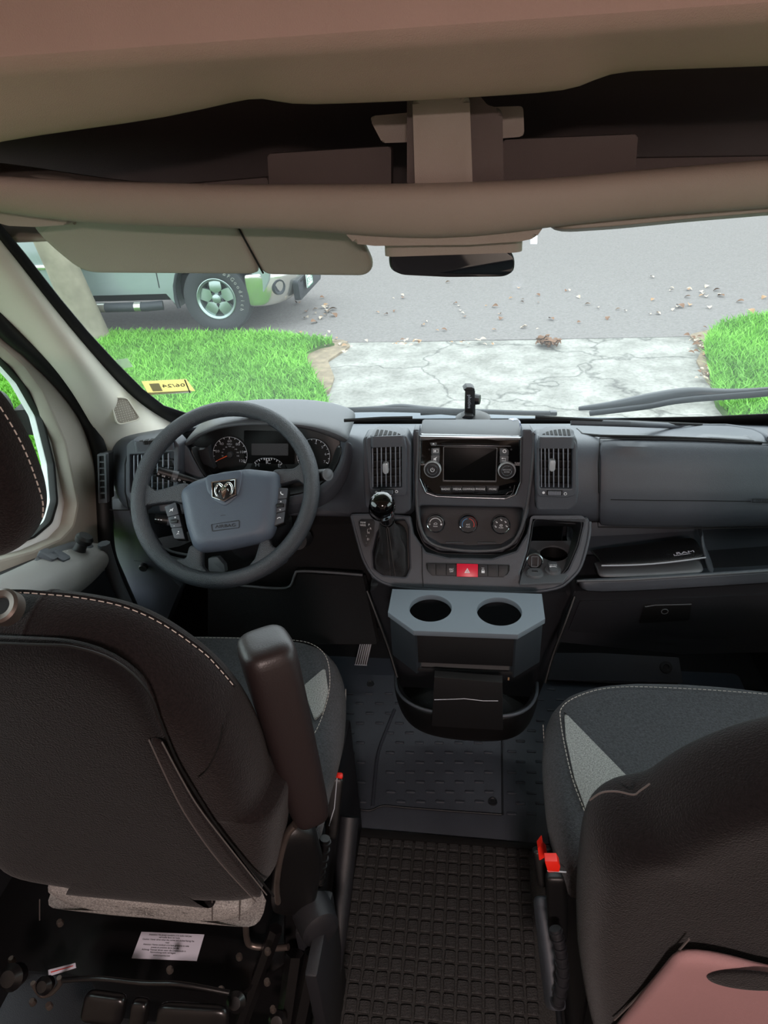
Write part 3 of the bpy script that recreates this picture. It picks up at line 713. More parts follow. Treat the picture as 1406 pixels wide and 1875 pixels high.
# outside mirror
om = thing('side_mirror', 'white and black outside mirror of the driver door', 'mirror', (-1.12, 1.2, 1.0))
mp_ = [PX(x, y, -1.12) for x, y in ((-60, 700), (-30, 700), (10, 725), (28, 765), (35, 800), (30, 880), (-60, 900))]
mf = Fr(PX(0, 800, -1.12), (1, .35, 0), (0, 0, 1))
pillow('housing', mf, rpoly(mf.uvs([(-90, 712), (5, 715), (22, 740), (32, 800), (30, 870), (-90, 880)]), .02), .06, 'seal_rubber', om, sub=1)
pillow('cover', mf, rpoly(mf.uvs([(-90, 730), (-5, 730), (12, 750), (20, 800), (18, 860), (-90, 868)]), .02), .05, 'body_white', om, d=.03, sub=1)
am = Fr(PX(70, 780, -1.02), (1, .1, 0), (0, 0, 1))
prism('arm', am, rpoly(am.uvs([(20, 752), (82, 748), (90, 770), (92, 805), (62, 797), (45, 795), (35, 815), (22, 800)]), .006), -.05, 0, 'seal_rubber', om, .006)
prism('arm_lower', am, rpoly(am.uvs([(55, 873), (102, 873), (102, 925), (75, 930), (60, 925)]), .006), -.05, 0, 'dash_dark', om, .006)

# ======================= OVERHEAD SHELF, VISORS, MIRROR =======================
def L(pts, Y): return [PY(x, y, Y) for x, y in pts]
XS = [-950, -600, -260, -120, 0, 150, 300, 430, 480, 530, 620, 740, 860, 1000, 1060, 1110, 1200, 1300, 1406, 1520, 1650, 1950, 2350, 2700]
def e0(x): return 112 - 100 * x / 1400
def interp(tab, x):
    if x <= tab[0][0]: a, b = tab[0], tab[1]
    elif x >= tab[-1][0]: a, b = tab[-2], tab[-1]
    else:
        for a, b in zip(tab, tab[1:]):
            if a[0] <= x <= b[0]: break
    return a[1] + (b[1] - a[1]) * (x - a[0]) / (b[0] - a[0])
facia = [[PY(x, e0(x), .80) + V((0, 0, .30)) for x in XS], [PY(x, e0(x), .80) + V((0, 0, .05)) for x in XS], [PY(x, e0(x) - 5, .80) for x in XS]]
f1 = [(-260, 290), (0, 232), (150, 210), (300, 190), (430, 158), (480, 150), (530, 166), (740, 158), (1000, 142), (1060, 134), (1110, 104), (1250, 97), (1406, 92), (2700, 20)]
beam = [[PY(x, e0(x) + 3, .812) for x in XS], [PY(x, e0(x) + .45 * (interp(f1, x) - e0(x)), .85) for x in XS], [PY(x, interp(f1, x) - 3, .90) for x in XS], [PY(x, interp(f1, x) + 12, .94) for x in XS]]
back = [[PY(x, interp(f1, x) + 12, .94) for x in XS], [V((PY(x, 200, 1.1).x, 1.12, 1.660)) for x in XS], [V((PY(x, 220, 1.3).x, 1.32, 1.610)) for x in XS], [V((PY(x, 240, 1.42).x, 1.44, 1.54)) for x in XS], [V((PY(x, 240, 1.45).x, 1.47, 1.44)) for x in XS]]
structure(grid('headliner', facia + beam, 'headliner', None, .012, 1), 'taupe fabric headliner above the overhead shelf')
structure(grid('headliner', back, 'shelf_shaded', None, .012, 1), 'inner roof of the overhead shelf, shade put into its dark colour')
sh = thing('overhead_shelf', 'taupe moulded overhead storage shelf spanning above the windscreen', 'shelf', (0, 1.05, 1.46))
lipT = [(-260, 318), (-120, 328), (0, 336), (150, 345), (400, 352), (740, 351), (900, 348), (1000, 342), (1250, 320), (1406, 308), (1650, 288)]
lipB = [(-260, 345), (-120, 362), (0, 382), (60, 396), (130, 402), (400, 411), (560, 414), (640, 422), (700, 430), (860, 428), (985, 412), (1060, 402), (1200, 388), (1406, 372), (1650, 352)]
rows = [[PY(x, interp(lipT, x), 1.0) + V((0, .16, -.055)) for x in XS], [PY(x, interp(lipT, x) + 2, 1.0) + V((0, .02, .002)) for x in XS], [PY(x, interp(lipT, x), .992) for x in XS], [PY(x, interp(lipT, x) + 8, .985) for x in XS],
        [PY(x, .5 * (interp(lipT, x) + interp(lipB, x)), .985) for x in XS], [PY(x, interp(lipB, x) - 7, .988) for x in XS], [PY(x, interp(lipB, x), .998) for x in XS], [PY(x, interp(lipB, x), 1.0) + V((0, .10, .015)) for x in XS], [PY(x, interp(lipB, x), 1.0) + V((0, .26, .03)) for x in XS]]
grid('lip', rows, 'shelf_plastic', sh, .01, 1)
fl = [[V((PY(x, 345, 1.0).x * (1), 1.14, 1.452)) for x in XS], [V((PY(x, 345, 1.0).x, 1.47, 1.445)) for x in XS]]
grid('shelf_floor', fl, 'shelf_plastic', sh, .01, 0)
# central pillar with flanges
cf_ = face_frame(835, 255, 1.045)
pil = rpoly(cf_.uvs([(745, 352), (745, 180), (752, 166), (775, 158), (850, 156), (868, 162), (892, 192), (920, 200), (922, 350)]), .012)
prism('centre_pillar', cf_, pil, -.16, 0, 'shelf_shaded', sh, .006, 3)
prism('pillar_face', cf_, rpoly(cf_.uvs([(762, 352), (757, 182), (770, 170), (848, 168), (860, 180), (866, 350)]), .012), -.01, .018, 'shelf_plastic', sh, .012, 3)
prism('pillar_flange', face_frame(930, 225, 1.10), rpoly(face_frame(930, 225, 1.10).uvs([(880, 197), (958, 194), (960, 250), (885, 256)]), .006), -.02, 0, 'shelf_plastic', sh, .003)
prism('pillar_flange', face_frame(700, 225, 1.10), rpoly(face_frame(700, 225, 1.10).uvs([(674, 213), (760, 205), (760, 260), (700, 262)]), .006), -.02, 0, 'shelf_plastic', sh, .003)
for nm, pl, Y in (('divider_panel', [(489, 282), (716, 268), (716, 355), (494, 358)], 1.13), ('divider_panel', [(920, 256), (1168, 246), (1162, 335), (920, 352)], 1.12), ('side_panel', [(335, 338), (490, 325), (494, 358), (336, 360)], 1.17), ('side_panel', [(1160, 290), (1500, 285), (1500, 325), (1160, 340)], 1.18)):
    g = face_frame(pl[0][0] + 60, 310, Y); prism(nm, g, rpoly(g.uvs(pl), .004), -.03, 0, 'shelf_shaded', sh, .003)
g = face_frame(90, 330, 1.2); pillow('rounded_pocket', g, rpoly(g.uvs([(-20, 345), (20, 322), (80, 316), (130, 322), (175, 345), (175, 360), (-20, 360)]), .01), .03, 'shelf_plastic', sh)
# map light console below the lip centre
mc = face_frame(815, 425, 1.03)
ol = rpoly(mc.uvs([(628, 405), (640, 424), (655, 440), (690, 444), (860, 442), (950, 436), (978, 430), (992, 410), (992, 385), (628, 385)]), .01)
prism('map_light_console', mc, ol, -.14, .028, 'shelf_plastic', sh, .010, 3)
g = Fr(PY(830, 441, 1.09), (1, 0, 0), (0, 1, -.02)); prism('reading_lamp', g, [(-u, v) for u, v in rect(-.10, -.05, .10, .05, .02)], -.012, .004, 'shelf_plastic', sh, .003)
# sun visors
def visor(nm, label, px, Y, tilt, parts, m='visor_vinyl'):
    g = face_frame(px[0][0], px[0][1], Y, tilt); t = thing(nm, label, 'sun visor', g.pt(0, 0, 0))
    for pn, poly, th, mm in parts:
        pillow(pn, g, rpoly(g.uvs(poly), .012), th, mm, t, n=48, sub=1, prof=[(.5, 1), (.9, 1), (.97, .9), (.995, .5), (1, 0), (.995, -.5), (.97, -.9), (.9, -1), (.5, -1)])
    return t, g
t, g = visor('sun_visor', 'large olive grey sun visor folded down on the driver side', [(380, 450)], 1.14, -22, [
    ('panel', [(52, 398), (432, 398), (481, 498), (470, 498), (165, 496), (140, 485), (95, 448), (66, 418)], .009, 'visor_vinyl'),
    ('extension_panel', [(424, 398), (560, 400), (640, 410), (668, 444), (684, 478), (683, 492), (672, 501), (484, 499)], .009, 'visor_vinyl')])
tube('hinge_rod', [PY(70, 402, 1.10), PY(135, 402, 1.10)], .008, 'shelf_plastic', t)
tube('seam', [g.pt(*g.uv(430, 405, .009), .0095), g.pt(*g.uv(482, 500, .009), .0095)], .0016, 'seal_rubber', t)
g = face_frame(100, 395, 1.05)
prism('hinge_bracket', g, rpoly(g.uvs([(0, 372), (135, 392), (136, 408), (75, 412), (30, 410), (0, 402), (-60, 380), (-60, 350)]), .008), -.08, .02, 'shelf_plastic', t, .006)
t, g = visor('sun_visor', 'taupe sun visor folded up under the shelf on the passenger side', [(1200, 400)], 1.03, 18, [
    ('panel', [(992, 408), (1060, 396), (1200, 386), (1406, 370), (1700, 340), (1700, 372), (1406, 392), (1250, 405), (1120, 418), (1010, 425)], .014, 'shelf_plastic')])
# rear view mirror
rm = thing('rear_view_mirror', 'black framed interior rear view mirror hanging below the shelf', 'mirror', PY(828, 475, 1.12))
g = face_frame(828, 475, 1.12, -8, 10)
ol = rpoly(g.uvs([(712, 470), (717, 451), (735, 446), (820, 443), (905, 444), (932, 452), (943, 474), (942, 497), (925, 506), (820, 507), (735, 503), (713, 493)]), .006)
pillow('housing', g, ol, .03, 'black_plastic', rm, n=48, prof=[(.94, .05), (.985, .1), (1, 0), (1, -.3), (.97, -.8), (.85, -1.2), (.5, -1.5)], d=0)
cx = sum(p[0] for p in ol) / len(ol); cy = sum(p[1] for p in ol) / len(ol)
prism('mirror_glass', g, [((u - cx) * .965 + cx, (v - cy) * .90 + cy) for u, v in ol], 0, .004, 'mirror_glass', rm, .001)
tube('stem', [g.pt(0, 0, -.03), PY(840, 430, 1.16), PY(845, 415, 1.20)], .010, 'black_plastic', rm)
# windscreen stickers
s1 = [PG(x, y, .003) for x, y in ((259, 698), (341, 694), (357, 715), (272, 722))]
def sticker_frame(p):
    f = Fr((p[0] + p[2]) / 2, p[1] - p[0], p[0] - p[3]); return f
f = sticker_frame(s1); st = thing('inspection_sticker', 'yellow registration sticker seen mirrored on the lower left windscreen', 'sticker', f.o)
u = f.uvs([(259, 698), (341, 694), (357, 715), (272, 722)])
prism('backing', f, u, 0, .0012, 'sticker_yellow', st, 0)
g = lambda a, b: (u[0][0] + (u[1][0] - u[0][0]) * a + (u[3][0] - u[0][0]) * b, u[0][1] + (u[1][1] - u[0][1]) * a + (u[3][1] - u[0][1]) * b)
prism('grey_band', f, [g(0, .84), g(1, .84), g(1, 1), g(0, 1)][::-1], .001, .0018, 'sticker_grey', st, 0)
prism('grey_square', f, [g(.14, .18), g(.36, .18), g(.36, .75), g(.14, .75)][::-1], .001, .0018, 'sticker_grey', st, 0)
prism('black_stripe', f, [g(.95, 0), g(.975, 0), g(.975, 1), g(.95, 1)][::-1], .001, .0019, 'seal_rubber', st, 0)
c = g(.66, .40); text('date', f, c[0], c[1], '06/24', .024, 'truck_dark', st, .0016, mirror=True)
f = sticker_frame([PG(x, y, .003) for x, y in ((206, 660), (233, 656), (243, 671), (216, 676))])
o = prism('clear_tab', f, f.uvs([(206, 660), (233, 656), (243, 671), (216, 676)]), 0, .001, 'clear_film', None, 0); tag(o, 'small clear plastic tab stuck to the windscreen edge above the sticker', 'sticker')

# cowl, bonnet edge and wipers outside the glass
cg = Fr((0, 1.9, .80), (1, 0, 0), (0, 1, 0))
XC = [0, 200, 400, 500, 600, 703, 860, 1000, 1200, 1406, 1500]
rows = [[PG(x, 785, -.02) for x in XC], [PY(x, {0: 766}.get(x, 762 if x > 480 else 768), 2.0) for x in XC], [PY(x, (752 if x < 900 else 766) + (8 if x < 450 else 0), 2.12) for x in XC], [PY(x, (750 if x < 900 else 768) + (10 if x < 450 else 0), 2.25) + V((0, .3, -.16)) for x in XC]]
bo = thing('bonnet', 'narrow white bonnet edge and grey cowl beyond the windscreen', 'bonnet', (0, 2.1, .6))
grid('cowl', rows[:3], 'cowl_grey', bo, .01, 1)
grid('bonnet_skin', rows[2:], 'body_white', bo, .01, 1)
def wiper(label, pts, off, w0=.012):
    t = thing('windscreen_wiper', label, 'wiper', PG(*pts[0], -.02))
    P = smooth_path([PG(x, y, -off) for x, y in pts], 6)
    tube('blade', P, .008, 'wiper_black', t, n=8, sx=.6)
    return t, P
t, P = wiper('long wiper arm and blade lying along the base of the windscreen, driver side', [(500, 757), (600, 752), (700, 750), (835, 753), (865, 752)], .02)
tube('arm', smooth_path([PG(x, y, -.035) for x, y in ((865, 757), (780, 750), (735, 745), (690, 748), (600, 753))], 5), lambda s: .012 - .005 * s, 'wiper_black', t, n=8)
box('blade_tip', PG(1013, 756, -.03), (.02, .02, .012), 'wiper_black', t, .003)
tube('rear_arm', smooth_path([PG(x, y, -.04) for x, y in ((770, 756), (850, 753), (950, 756), (1018, 757))], 5), .008, 'wiper_black', t, n=8)
t, P = wiper('wiper arm and blade rising to the right across the windscreen, passenger side', [(1080, 757), (1180, 745), (1250, 733), (1406, 720), (1560, 702)], .02)
tube('arm', smooth_path([PG(x, y, -.05) for x, y in ((1060, 748), (1120, 742), (1200, 728), (1262, 720), (1330, 720), (1406, 713), (1560, 694))], 5), lambda s: .006 + .010 * math.sin(math.pi * min(s * 1.2, 1)), 'wiper_black', t, n=8)
box('joint', PG(1325, 722, -.05), (.03, .02, .016), 'wiper_black', t, .003)

# ======================= DASHBOARD =======================
db = thing('dashboard', 'wide dark grey moulded plastic dashboard under the windscreen', 'dashboard', (0, 1.45, .7))
PROF = [(1.86, .80), (1.75, .852), (1.50, .938), (1.415, .963), (1.385, .950), (1.36, .920), (1.34, .865), (1.335, .818), (1.35, .787), (1.385, .76), (1.47, .75)]
XB = [-.86, -.835, -.80, -.74, -.66, -.58, -.50, -.42, -.36, -.30, -.24, -.16, -.125, -.105, 0, .115, .135, .16, .25, .4, .55, .7, .8, .86]
def valley(x): return max(0.0, min(1.0, (x + .73) / .07)) * max(0.0, min(1.0, (-.27 - x) / .07))
rows = []
for i, (y, z) in enumerate(PROF):
    r = []
    for x in XB:
        k = valley(x); yy, zz = y, z
        if i in (3, 4, 5, 6, 7): yy += k * (.06, .16, .19, .20, .19)[i - 3]; zz += k * (0, -.0, .0, 0, 0)[i - 3]
        if -.11 < x < .12 and i >= 3: yy += .10; zz -= (0, .03, .03, 0)[min(i - 3, 3)]
        if x < -.80: yy += .02 + (.03 if x < -.84 else 0); zz -= .01 if i < 5 else 0
        r.append((x, yy, zz))
    rows.append(r)
grid('upper_body', rows, 'dash_plastic', db, -.01, 2)
def prof_pt(px, py, off=0.0):
    """where the view of that photo point meets the dash skin"""
    r = ray(px, py); best = None
    for (y0, z0), (y1, z1) in zip(PROF, PROF[1:]):
        dy, dz = y1 - y0, z1 - z0; nn = V((0, dz, -dy)).normalized()
        if nn.y > 0: nn = -nn
        o = V((0, y0, z0)) + nn * off
        den = r.dot(nn)
        if abs(den) < 1e-6: continue
        t = (o - CAM).dot(nn) / den; q = CAM + r * t
        s = ((q.y - o.y) * dy + (q.z - o.z) * dz) / (dy * dy + dz * dz)
        if -.02 <= s <= 1.02 and t > 0 and (best is None or t < best[0]): best = (t, q)
    return best[1] if best else PY(px, py, 1.36)
def skin_panel(name, top, bot, n, m, off=.004, xs=14, parent=None, th=.006, sub=1):
    rows = []
    for j in range(n + 1):
        t = j / n; r = []
        for i in range(xs + 1):
            f = i / xs; a = V((interp2(top, f)[0], interp2(top, f)[1])); b = V((interp2(bot, f)[0], interp2(bot, f)[1])); p = a.lerp(b, t)
            r.append(prof_pt(p.x, p.y, off))
        rows.append(r)
    return grid(name, rows, m, parent or db, -th, sub)
def interp2(pts, f):
    L_ = [0]
    for a, b in zip(pts, pts[1:]): L_.append(L_[-1] + math.hypot(b[0] - a[0], b[1] - a[1]))
    t = f * L_[-1]; i = 0
    while i < len(L_) - 2 and L_[i + 1] < t: i += 1
    k = (t - L_[i]) / max(L_[i + 1] - L_[i], 1e-9); return (pts[i][0] + (pts[i + 1][0] - pts[i][0]) * k, pts[i][1] + (pts[i + 1][1] - pts[i][1]) * k)
# passenger airbag panel, its score line, lid on top, side wings
ab = skin_panel('airbag_panel', [(1097, 803), (1250, 806), (1406, 812), (1540, 818)], [(1095, 966), (1250, 968), (1406, 966), (1540, 962)], 12, 'dash_plastic', .0045)
tube('seam', [prof_pt(x, y, .0055) for x, y in ((1500, 815), (1406, 811), (1250, 805), (1098, 802), (1096, 850), (1097, 900), (1094, 940), (1095, 965), (1250, 967.5), (1406, 965.5), (1500, 963))], .0016, 'void_black', ab, n=6)
tube('score_line', [prof_pt(x, y, .0055) for x, y in ((1118, 915), (1200, 916.5), (1290, 917), (1374, 918))], .0010, 'void_black', ab, n=6)
g = face_frame(1395, 918, prof_pt(1395, 918, .006).y - .004, 5)
slab('airbag_stamp', g, g.uvs([(1377, 913), (1425, 914), (1425, 921), (1377, 920)]), [g.uvs([(1378.5, 914), (1423.5, 915), (1423.5, 920), (1378.5, 919)])], 0, .0015, 'dash_dark', ab, 0)
u, v = g.uv(1400, 917); text('airbag_lettering', g, u, v, 'SRS AIRBAG', .007, 'dash_dark', ab, .001)
tube('lid_gap', [prof_pt(x, y, .002) for x, y in ((1056, 786), (1066, 795), (1100, 798), (1200, 800), (1300, 804), (1395, 811))], .003, 'void_black', db, n=6)
skin_panel('top_lid', [(1062, 780), (1200, 781), (1300, 783), (1360, 790)], [(1066, 794), (1200, 798), (1300, 802), (1388, 808)], 3, 'dash_light', .006)
tube('top_ridge', [prof_pt(x, y, .004) for x, y in ((1045, 773), (1150, 776), (1260, 781), (1330, 781), (1380, 789), (1410, 803))], .007, 'dash_plastic', db, n=8)
tube('defroster_slot', [prof_pt(x, y, .002) for x, y in ((630, 770), (700, 766), (755, 765))], .004, 'void_black', db, n=6)
tube('defroster_slot', [prof_pt(x, y, .002) for x, y in ((980, 764), (1100, 770), (1296, 778))], .004, 'void_black', db, n=6)
# gap line at the left end and side defroster grille
tube('panel_gap', [prof_pt(x, y, .002) for x, y in ((188, 933), (215, 934), (236, 934))], .0016, 'void_black', db, n=6)
tube('panel_gap', [prof_pt(x, y, .002) for x, y in ((236, 934), (229, 900), (229, 850), (238, 812), (262, 801), (300, 799))], .0016, 'void_black', db, n=6)
g = face_frame(191, 870, 1.345, 5, -12)
sg = prism('side_grille', g, rpoly(g.uvs([(184, 831), (197, 830), (199, 915), (186, 916)]), .003), -.02, .004, 'void_black', db, .001)
slab('grille_frame', g, rpoly(g.uvs([(183, 829), (199, 828), (201, 918), (185, 919)]), .003), [rpoly(g.uvs([(186.5, 833), (195, 832), (197, 911), (188, 912)]), .001)], 0, .010, 'dash_light', sg, .001)
for k in range(6):
    y = 844 + 11.4 * k; prism('grille_bar', g, g.uvs([(185, y + 1.1), (185, y - 1.1), (198, y - 1.3), (198, y + .9)]), 0, .009, 'dash_light', sg, .0005)
# lower body on the driver side: knee panel, side cheek, dark cavity
g = face_frame(215, 990, 1.375, -6, -10)
prism('side_cheek', g, rpoly(g.uvs([(188, 934), (236, 934), (250, 975), (285, 1030), (330, 1075), (300, 1150), (250, 1160), (215, 1060), (200, 1000)]), .004), -.05, .0, 'dash_plastic', db, .006)
g = face_frame(400, 1040, 1.44, -14)
prism('knee_panel', g, rpoly(g.uvs([(230, 1020), (330, 1000), (420, 960), (660, 960), (690, 1060), (700, 1150), (240, 1170)]), .01), -.05, 0, 'carpet_dark', db, .01)
g = face_frame(250, 1040, 1.40, -5); 
tube('panel_seam', [g.pt(*g.uv(x, y, .03), .03) for x, y in ((245, 1027), (300, 1030), (330, 1040))], .0012, 'dash_light', db, n=6)
u, v = g.uv(261, 1041, .035); lathe('lock', [(0, .002), (.009, .002), (.011, 0), (.012, -.02)], g.mat(u, v, .035), 'dash_dark', db, 16)
g = face_frame(600, 1060, 1.36, 30)
rail = [(440, 1072), (500, 1077), (530, 1074), (540, 1052), (548, 1046), (600, 1048), (664, 1053)]
tube('lower_rail', smooth_path([g.pt(*g.uv(x, y), 0) for x, y in rail], 4), .0035, 'dash_light', db, n=8)
prism('lower_shelf', g, rpoly(g.uvs([(380, 1075), (500, 1079), (534, 1076), (545, 1050), (664, 1056), (690, 1180), (380, 1180)]), .004), -.05, -.002, 'carpet_dark', db, .004)
tube('kick_trim', smooth_path([PX(x, y, -.80) for x, y in ((190, 995), (200, 1030), (215, 1070), (238, 1120))], 4), .014, 'dash_light', db, n=8)
# instrument binnacle: hood, dark bowl, cheeks
cl = thing('instrument_cluster', 'black instrument cluster with two dials under a curved hood', 'instrument cluster', (-.5, 1.42, .88))
hood_o = [(338, 812), (352, 796), (385, 778), (430, 768), (480, 768), (530, 768), (575, 772), (612, 780), (633, 790), (636, 800)]
hood_i = [(347, 818), (362, 803), (395, 788), (435, 782), (480, 780), (530, 783), (565, 790), (598, 803), (618, 813), (628, 812)]
rows = []
Yh = [1.35, 1.33, 1.31, 1.305, 1.30, 1.305, 1.31, 1.32, 1.335, 1.35]
ra = [PY(x, y, Y + .17) + V((0, 0, .0)) for (x, y), Y in zip(hood_o, Yh)]
rb = [PY(x, y, Y + .03) for (x, y), Y in zip(hood_o, Yh)]; 
rc = [PY(x, .5 * (y + y2), Y) for (x, y), (x2, y2), Y in zip(hood_o, hood_i, Yh)]
rd = [PY(x, y, Y + .015) for (x, y), Y in zip(hood_i, Yh)]
re_ = [PY(x, y, Y + .015) + V((0, .10, .0)) for (x, y), Y in zip(hood_i, Yh)]
ra = [p + V((0, .12, -.0)) for p in rb]
grid('hood', [ra, rb, rc, rd, re_], 'dash_light', cl, .004, 2)
cf2 = face_frame(480, 830, 1.43, 18)
prism('backplate', cf2, rpoly(cf2.uvs([(352, 808), (400, 770), (580, 775), (625, 800), (615, 850), (590, 890), (450, 905), (395, 900), (368, 860)]), .02), -.05, 0, 'black_plastic', cl, .004)
rows = []
bo_ = [(345, 815), (352, 835), (372, 870), (400, 905), (480, 915), (560, 905), (600, 880), (622, 845), (628, 812)]
bi_ = [(368, 815), (374, 835), (386, 862), (408, 890), (480, 898), (556, 890), (590, 870), (608, 842), (612, 815)]
grid('bowl', [[PY(x, y, 1.36) for x, y in bo_], [PY(x, y, 1.40) for x, y in bi_]], 'black_plastic', cl, .004, 1)
grid('surround', [[PY(x, y, 1.37) for x, y in [(300, 815), (306, 850), (322, 890), (350, 930), (480, 950), (580, 940), (625, 905), (645, 860), (650, 815)]], [PY(x, y, 1.345) for x, y in [(322, 805), (330, 840), (350, 880), (380, 915), (480, 935), (570, 920), (610, 890), (632, 850), (637, 806)]], [PY(x, y, 1.36) for x, y in bo_]], 'dash_plastic', cl, .004, 2)
g = face_frame(375, 830, 1.385, 10)
prism('cheek_step', g, g.uvs([(359, 824), (372, 824), (381, 817), (384, 840), (392, 858), (372, 850)]), -.02, 0, 'dash_dark', cl, .001)
def dial(cx, cy, r, nums, a0, a1, needle=None, sub=None, nm='dial', ticks=7, minor=True, redzone=False, small=False):
    u0, v0 = cf2.uv(cx, cy); R_ = r / FPX * (cf2.pt(u0, v0) - CAM).length * .98
    f = cf2.sub(u0, v0, .001)
    d = prism(nm, f, circ(0, 0, R_ * 1.08, 40), 0, .001, 'void_black', cl, 0)
    A = lambda t: math.radians(a0 + (a1 - a0) * t)
    tube('dial_ring', [f.pt(R_ * math.cos(A(k / 30)), R_ * math.sin(A(k / 30)), .002) for k in range(31)], .0007 if not small else .0005, 'print_grey', d, n=4)
    bm = bmesh.new(); N = (ticks - 1) * (2 if minor else 1)
    for k in range(N + 1):
        a = A(k / N); big = (k % 2 == 0) or not minor; l = R_ * (.13 if big else .08); w_ = .0007 if big else .0005
        fk = f.sub(0, 0, 0, a); bm_prism(bm, fk, rect(R_ - l, -w_, R_, w_), .0015, .003, 0)
    mk('dial_ticks', bm2me(bm, 'dial_ticks'), 'print_white', d, 0)
    for k, s in enumerate(nums):
        a = A(k / (len(nums) - 1)); 
        if s: text('dial_number', f, R_ * .76 * math.cos(a), R_ * .76 * math.sin(a), s, R_ * (.2 if not small else .34), 'print_grey', d, .002, sx=1.3)
    if needle is not None:
        a = math.radians(needle); fk = f.sub(0, 0, 0, a)
        prism('needle', fk, [(0, -.0014), (R_ * .93, -.0004), (R_ * .93, .0004), (0, .0014)], .004, .006, 'print_orange', d, 0)
        lathe('needle_hub', [(0, .008), (.007, .007), (.009, .002)], f.mat(0, 0, 0), 'dash_dark', d, 20)
    return d, f, R_
d, f, R_ = dial(422, 832, 32, ['', '20', '40', '60', '80', '100', '120'], 205, -28, needle=204, nm='speedometer')
text('dial_unit', f, 0, R_ * .58, 'MPH', R_ * .15, 'print_grey', d, .002)
for k, s in enumerate(['20', '40', '60', '80', '100', '120', '140', '160', '180']):
    a = math.radians(190 - 25 * k); text('dial_number', f, R_ * .46 * math.cos(a), R_ * .46 * math.sin(a), s, R_ * .11, 'print_grey', d, .002)
dial(574, 834, 31, ['0', '1', '2', '3', '4', '5', '6', '7'], 215, -28, nm='tachometer', ticks=8)
dial(487, 866, 28, ['H', '', '', 'C'], 135, 72, nm='temperature_gauge', ticks=4, small=True); dial(497, 866, 28, ['F', '', '', 'E'], 108, 40, nm='fuel_gauge', ticks=4, small=True)
prism('display', cf2, rpoly(cf2.uvs([(447, 788), (540, 790), (540, 850), (447, 848)]), .004), 0, .002, 'screen_black', cl, .0005)
prism('display_frame', cf2, rpoly(cf2.uvs([(461, 812), (528, 812), (528, 834), (461, 833)]), .002), .002, .0026, 'dash_dark', cl, 0)

# ---- air vents ----
def vent(label, ref, Y, opening, frame_o, slats, knob, wheelpx, topslots, group=None, dots=None, tower=None, tilt=8, yaw=0):
    g = face_frame(ref[0], ref[1], Y, tilt, yaw); t = thing('air_vent', label, 'air vent', g.pt(0, 0, -.02))
    fo = rpoly(g.uvs(frame_o), .010); op = rpoly(g.uvs(opening), .003)
    slab('frame', g, fo, [op], -.04, 0, 'dash_plastic', t, .003)
    if tower: slab('tower', g, rpoly(g.uvs(tower, -.01), .012), [rpoly(g.uvs(opening, -.012), .002)], -.075, -.012, 'dash_plastic', t, .004)
    prism('duct', g, [(u, v) for u, v in g.uvs(opening, -.036)], -.075, -.036, 'void_black', t, 0)
    for (x, yt, yb) in slats:
        prism('slat', g, g.uvs([(x - 1.2, yt), (x + 0.9, yt), (x + 1.3, yb), (x - 0.8, yb)][::-1], -.003), -.007, -.003, 'vent_slat', t, .0006)
    (x0, y0), (x1, y1), (x2, y2), (x3, y3) = opening
    for k in range(5):
        f_ = (k + 1) / 5.6; p = g.uv(x0 + (x3 - x0) * f_, y0 + (y3 - y0) * f_, -.03); q = g.uv(x1 + (x2 - x1) * f_, y1 + (y2 - y1) * f_, -.03)
        prism('vane', g, [(p[0], p[1] - .0018), (q[0], q[1] - .0018), (q[0], q[1] + .0018), (p[0], p[1] + .0018)], -.036, -.0275, 'vent_vane', t, 0)
    if knob:
        u, v = g.uv(knob[0], knob[1], .004)
        k_ = prism('direction_knob', g, rpoly([(u - .006, v - .012), (u + .006, v - .012), (u + .006, v + .012), (u - .006, v + .012)], .004), -.006, .008, 'knob_ring', t, .003)
    if wheelpx:
        u, v = g.uv(*wheelpx); bm = bmesh.new()
        bm_prism(bm, g, rect(u - .0135, v - .004, u + .0135, v + .004, .001), -.004, .003, .001)
        for k in range(8): bm_prism(bm, g, rect(u - .012 + .0033 * k, v - .004, u - .0105 + .0033 * k, v + .004), .002, .0045, 0)
        mk('thumbwheel', bm2me(bm, 'thumbwheel'), 'vent_slat', t, 0)
        prism('thumbwheel_slot', g, rect(u - .016, v - .0055, u + .016, v + .0055, .001), -.002, .0012, 'void_black', t, 0)
    if dots:
        u, v = g.uv(*dots[0]); lathe('closed_mark', [(0, .001), (.0028, .001), (.0028, -.001)], g.mat(u, v, .0), 'print_white', t, 14)
        u, v = g.uv(*dots[1]); lathe('open_mark', [(.0022, .001), (.0032, .001), (.0032, -.001)], g.mat(u, v, .0), 'print_white', t, 14)
    if topslots:
        cap, slots = topslots
        q = g.pt(*g.uv(ref[0], 801), .0)
        f2 = Fr(q, g.u, -g.n)
        cp = prism('top_cap', f2, rpoly(f2.uvs(cap), .008), -.02, .004, 'dash_plastic', t, .004, 3)
        for s in slots: prism('top_slot', f2, f2.uvs(s, .005), -.004, .0050, 'void_black', cp, 0)
    return t, g
def SL(xs, yt, yb): return [(x, yt[0] + (yt[1] - yt[0]) * i / (len(xs) - 1), yb[0] + (yb[1] - yb[0]) * i / (len(xs) - 1)) for i, x in enumerate(xs)]
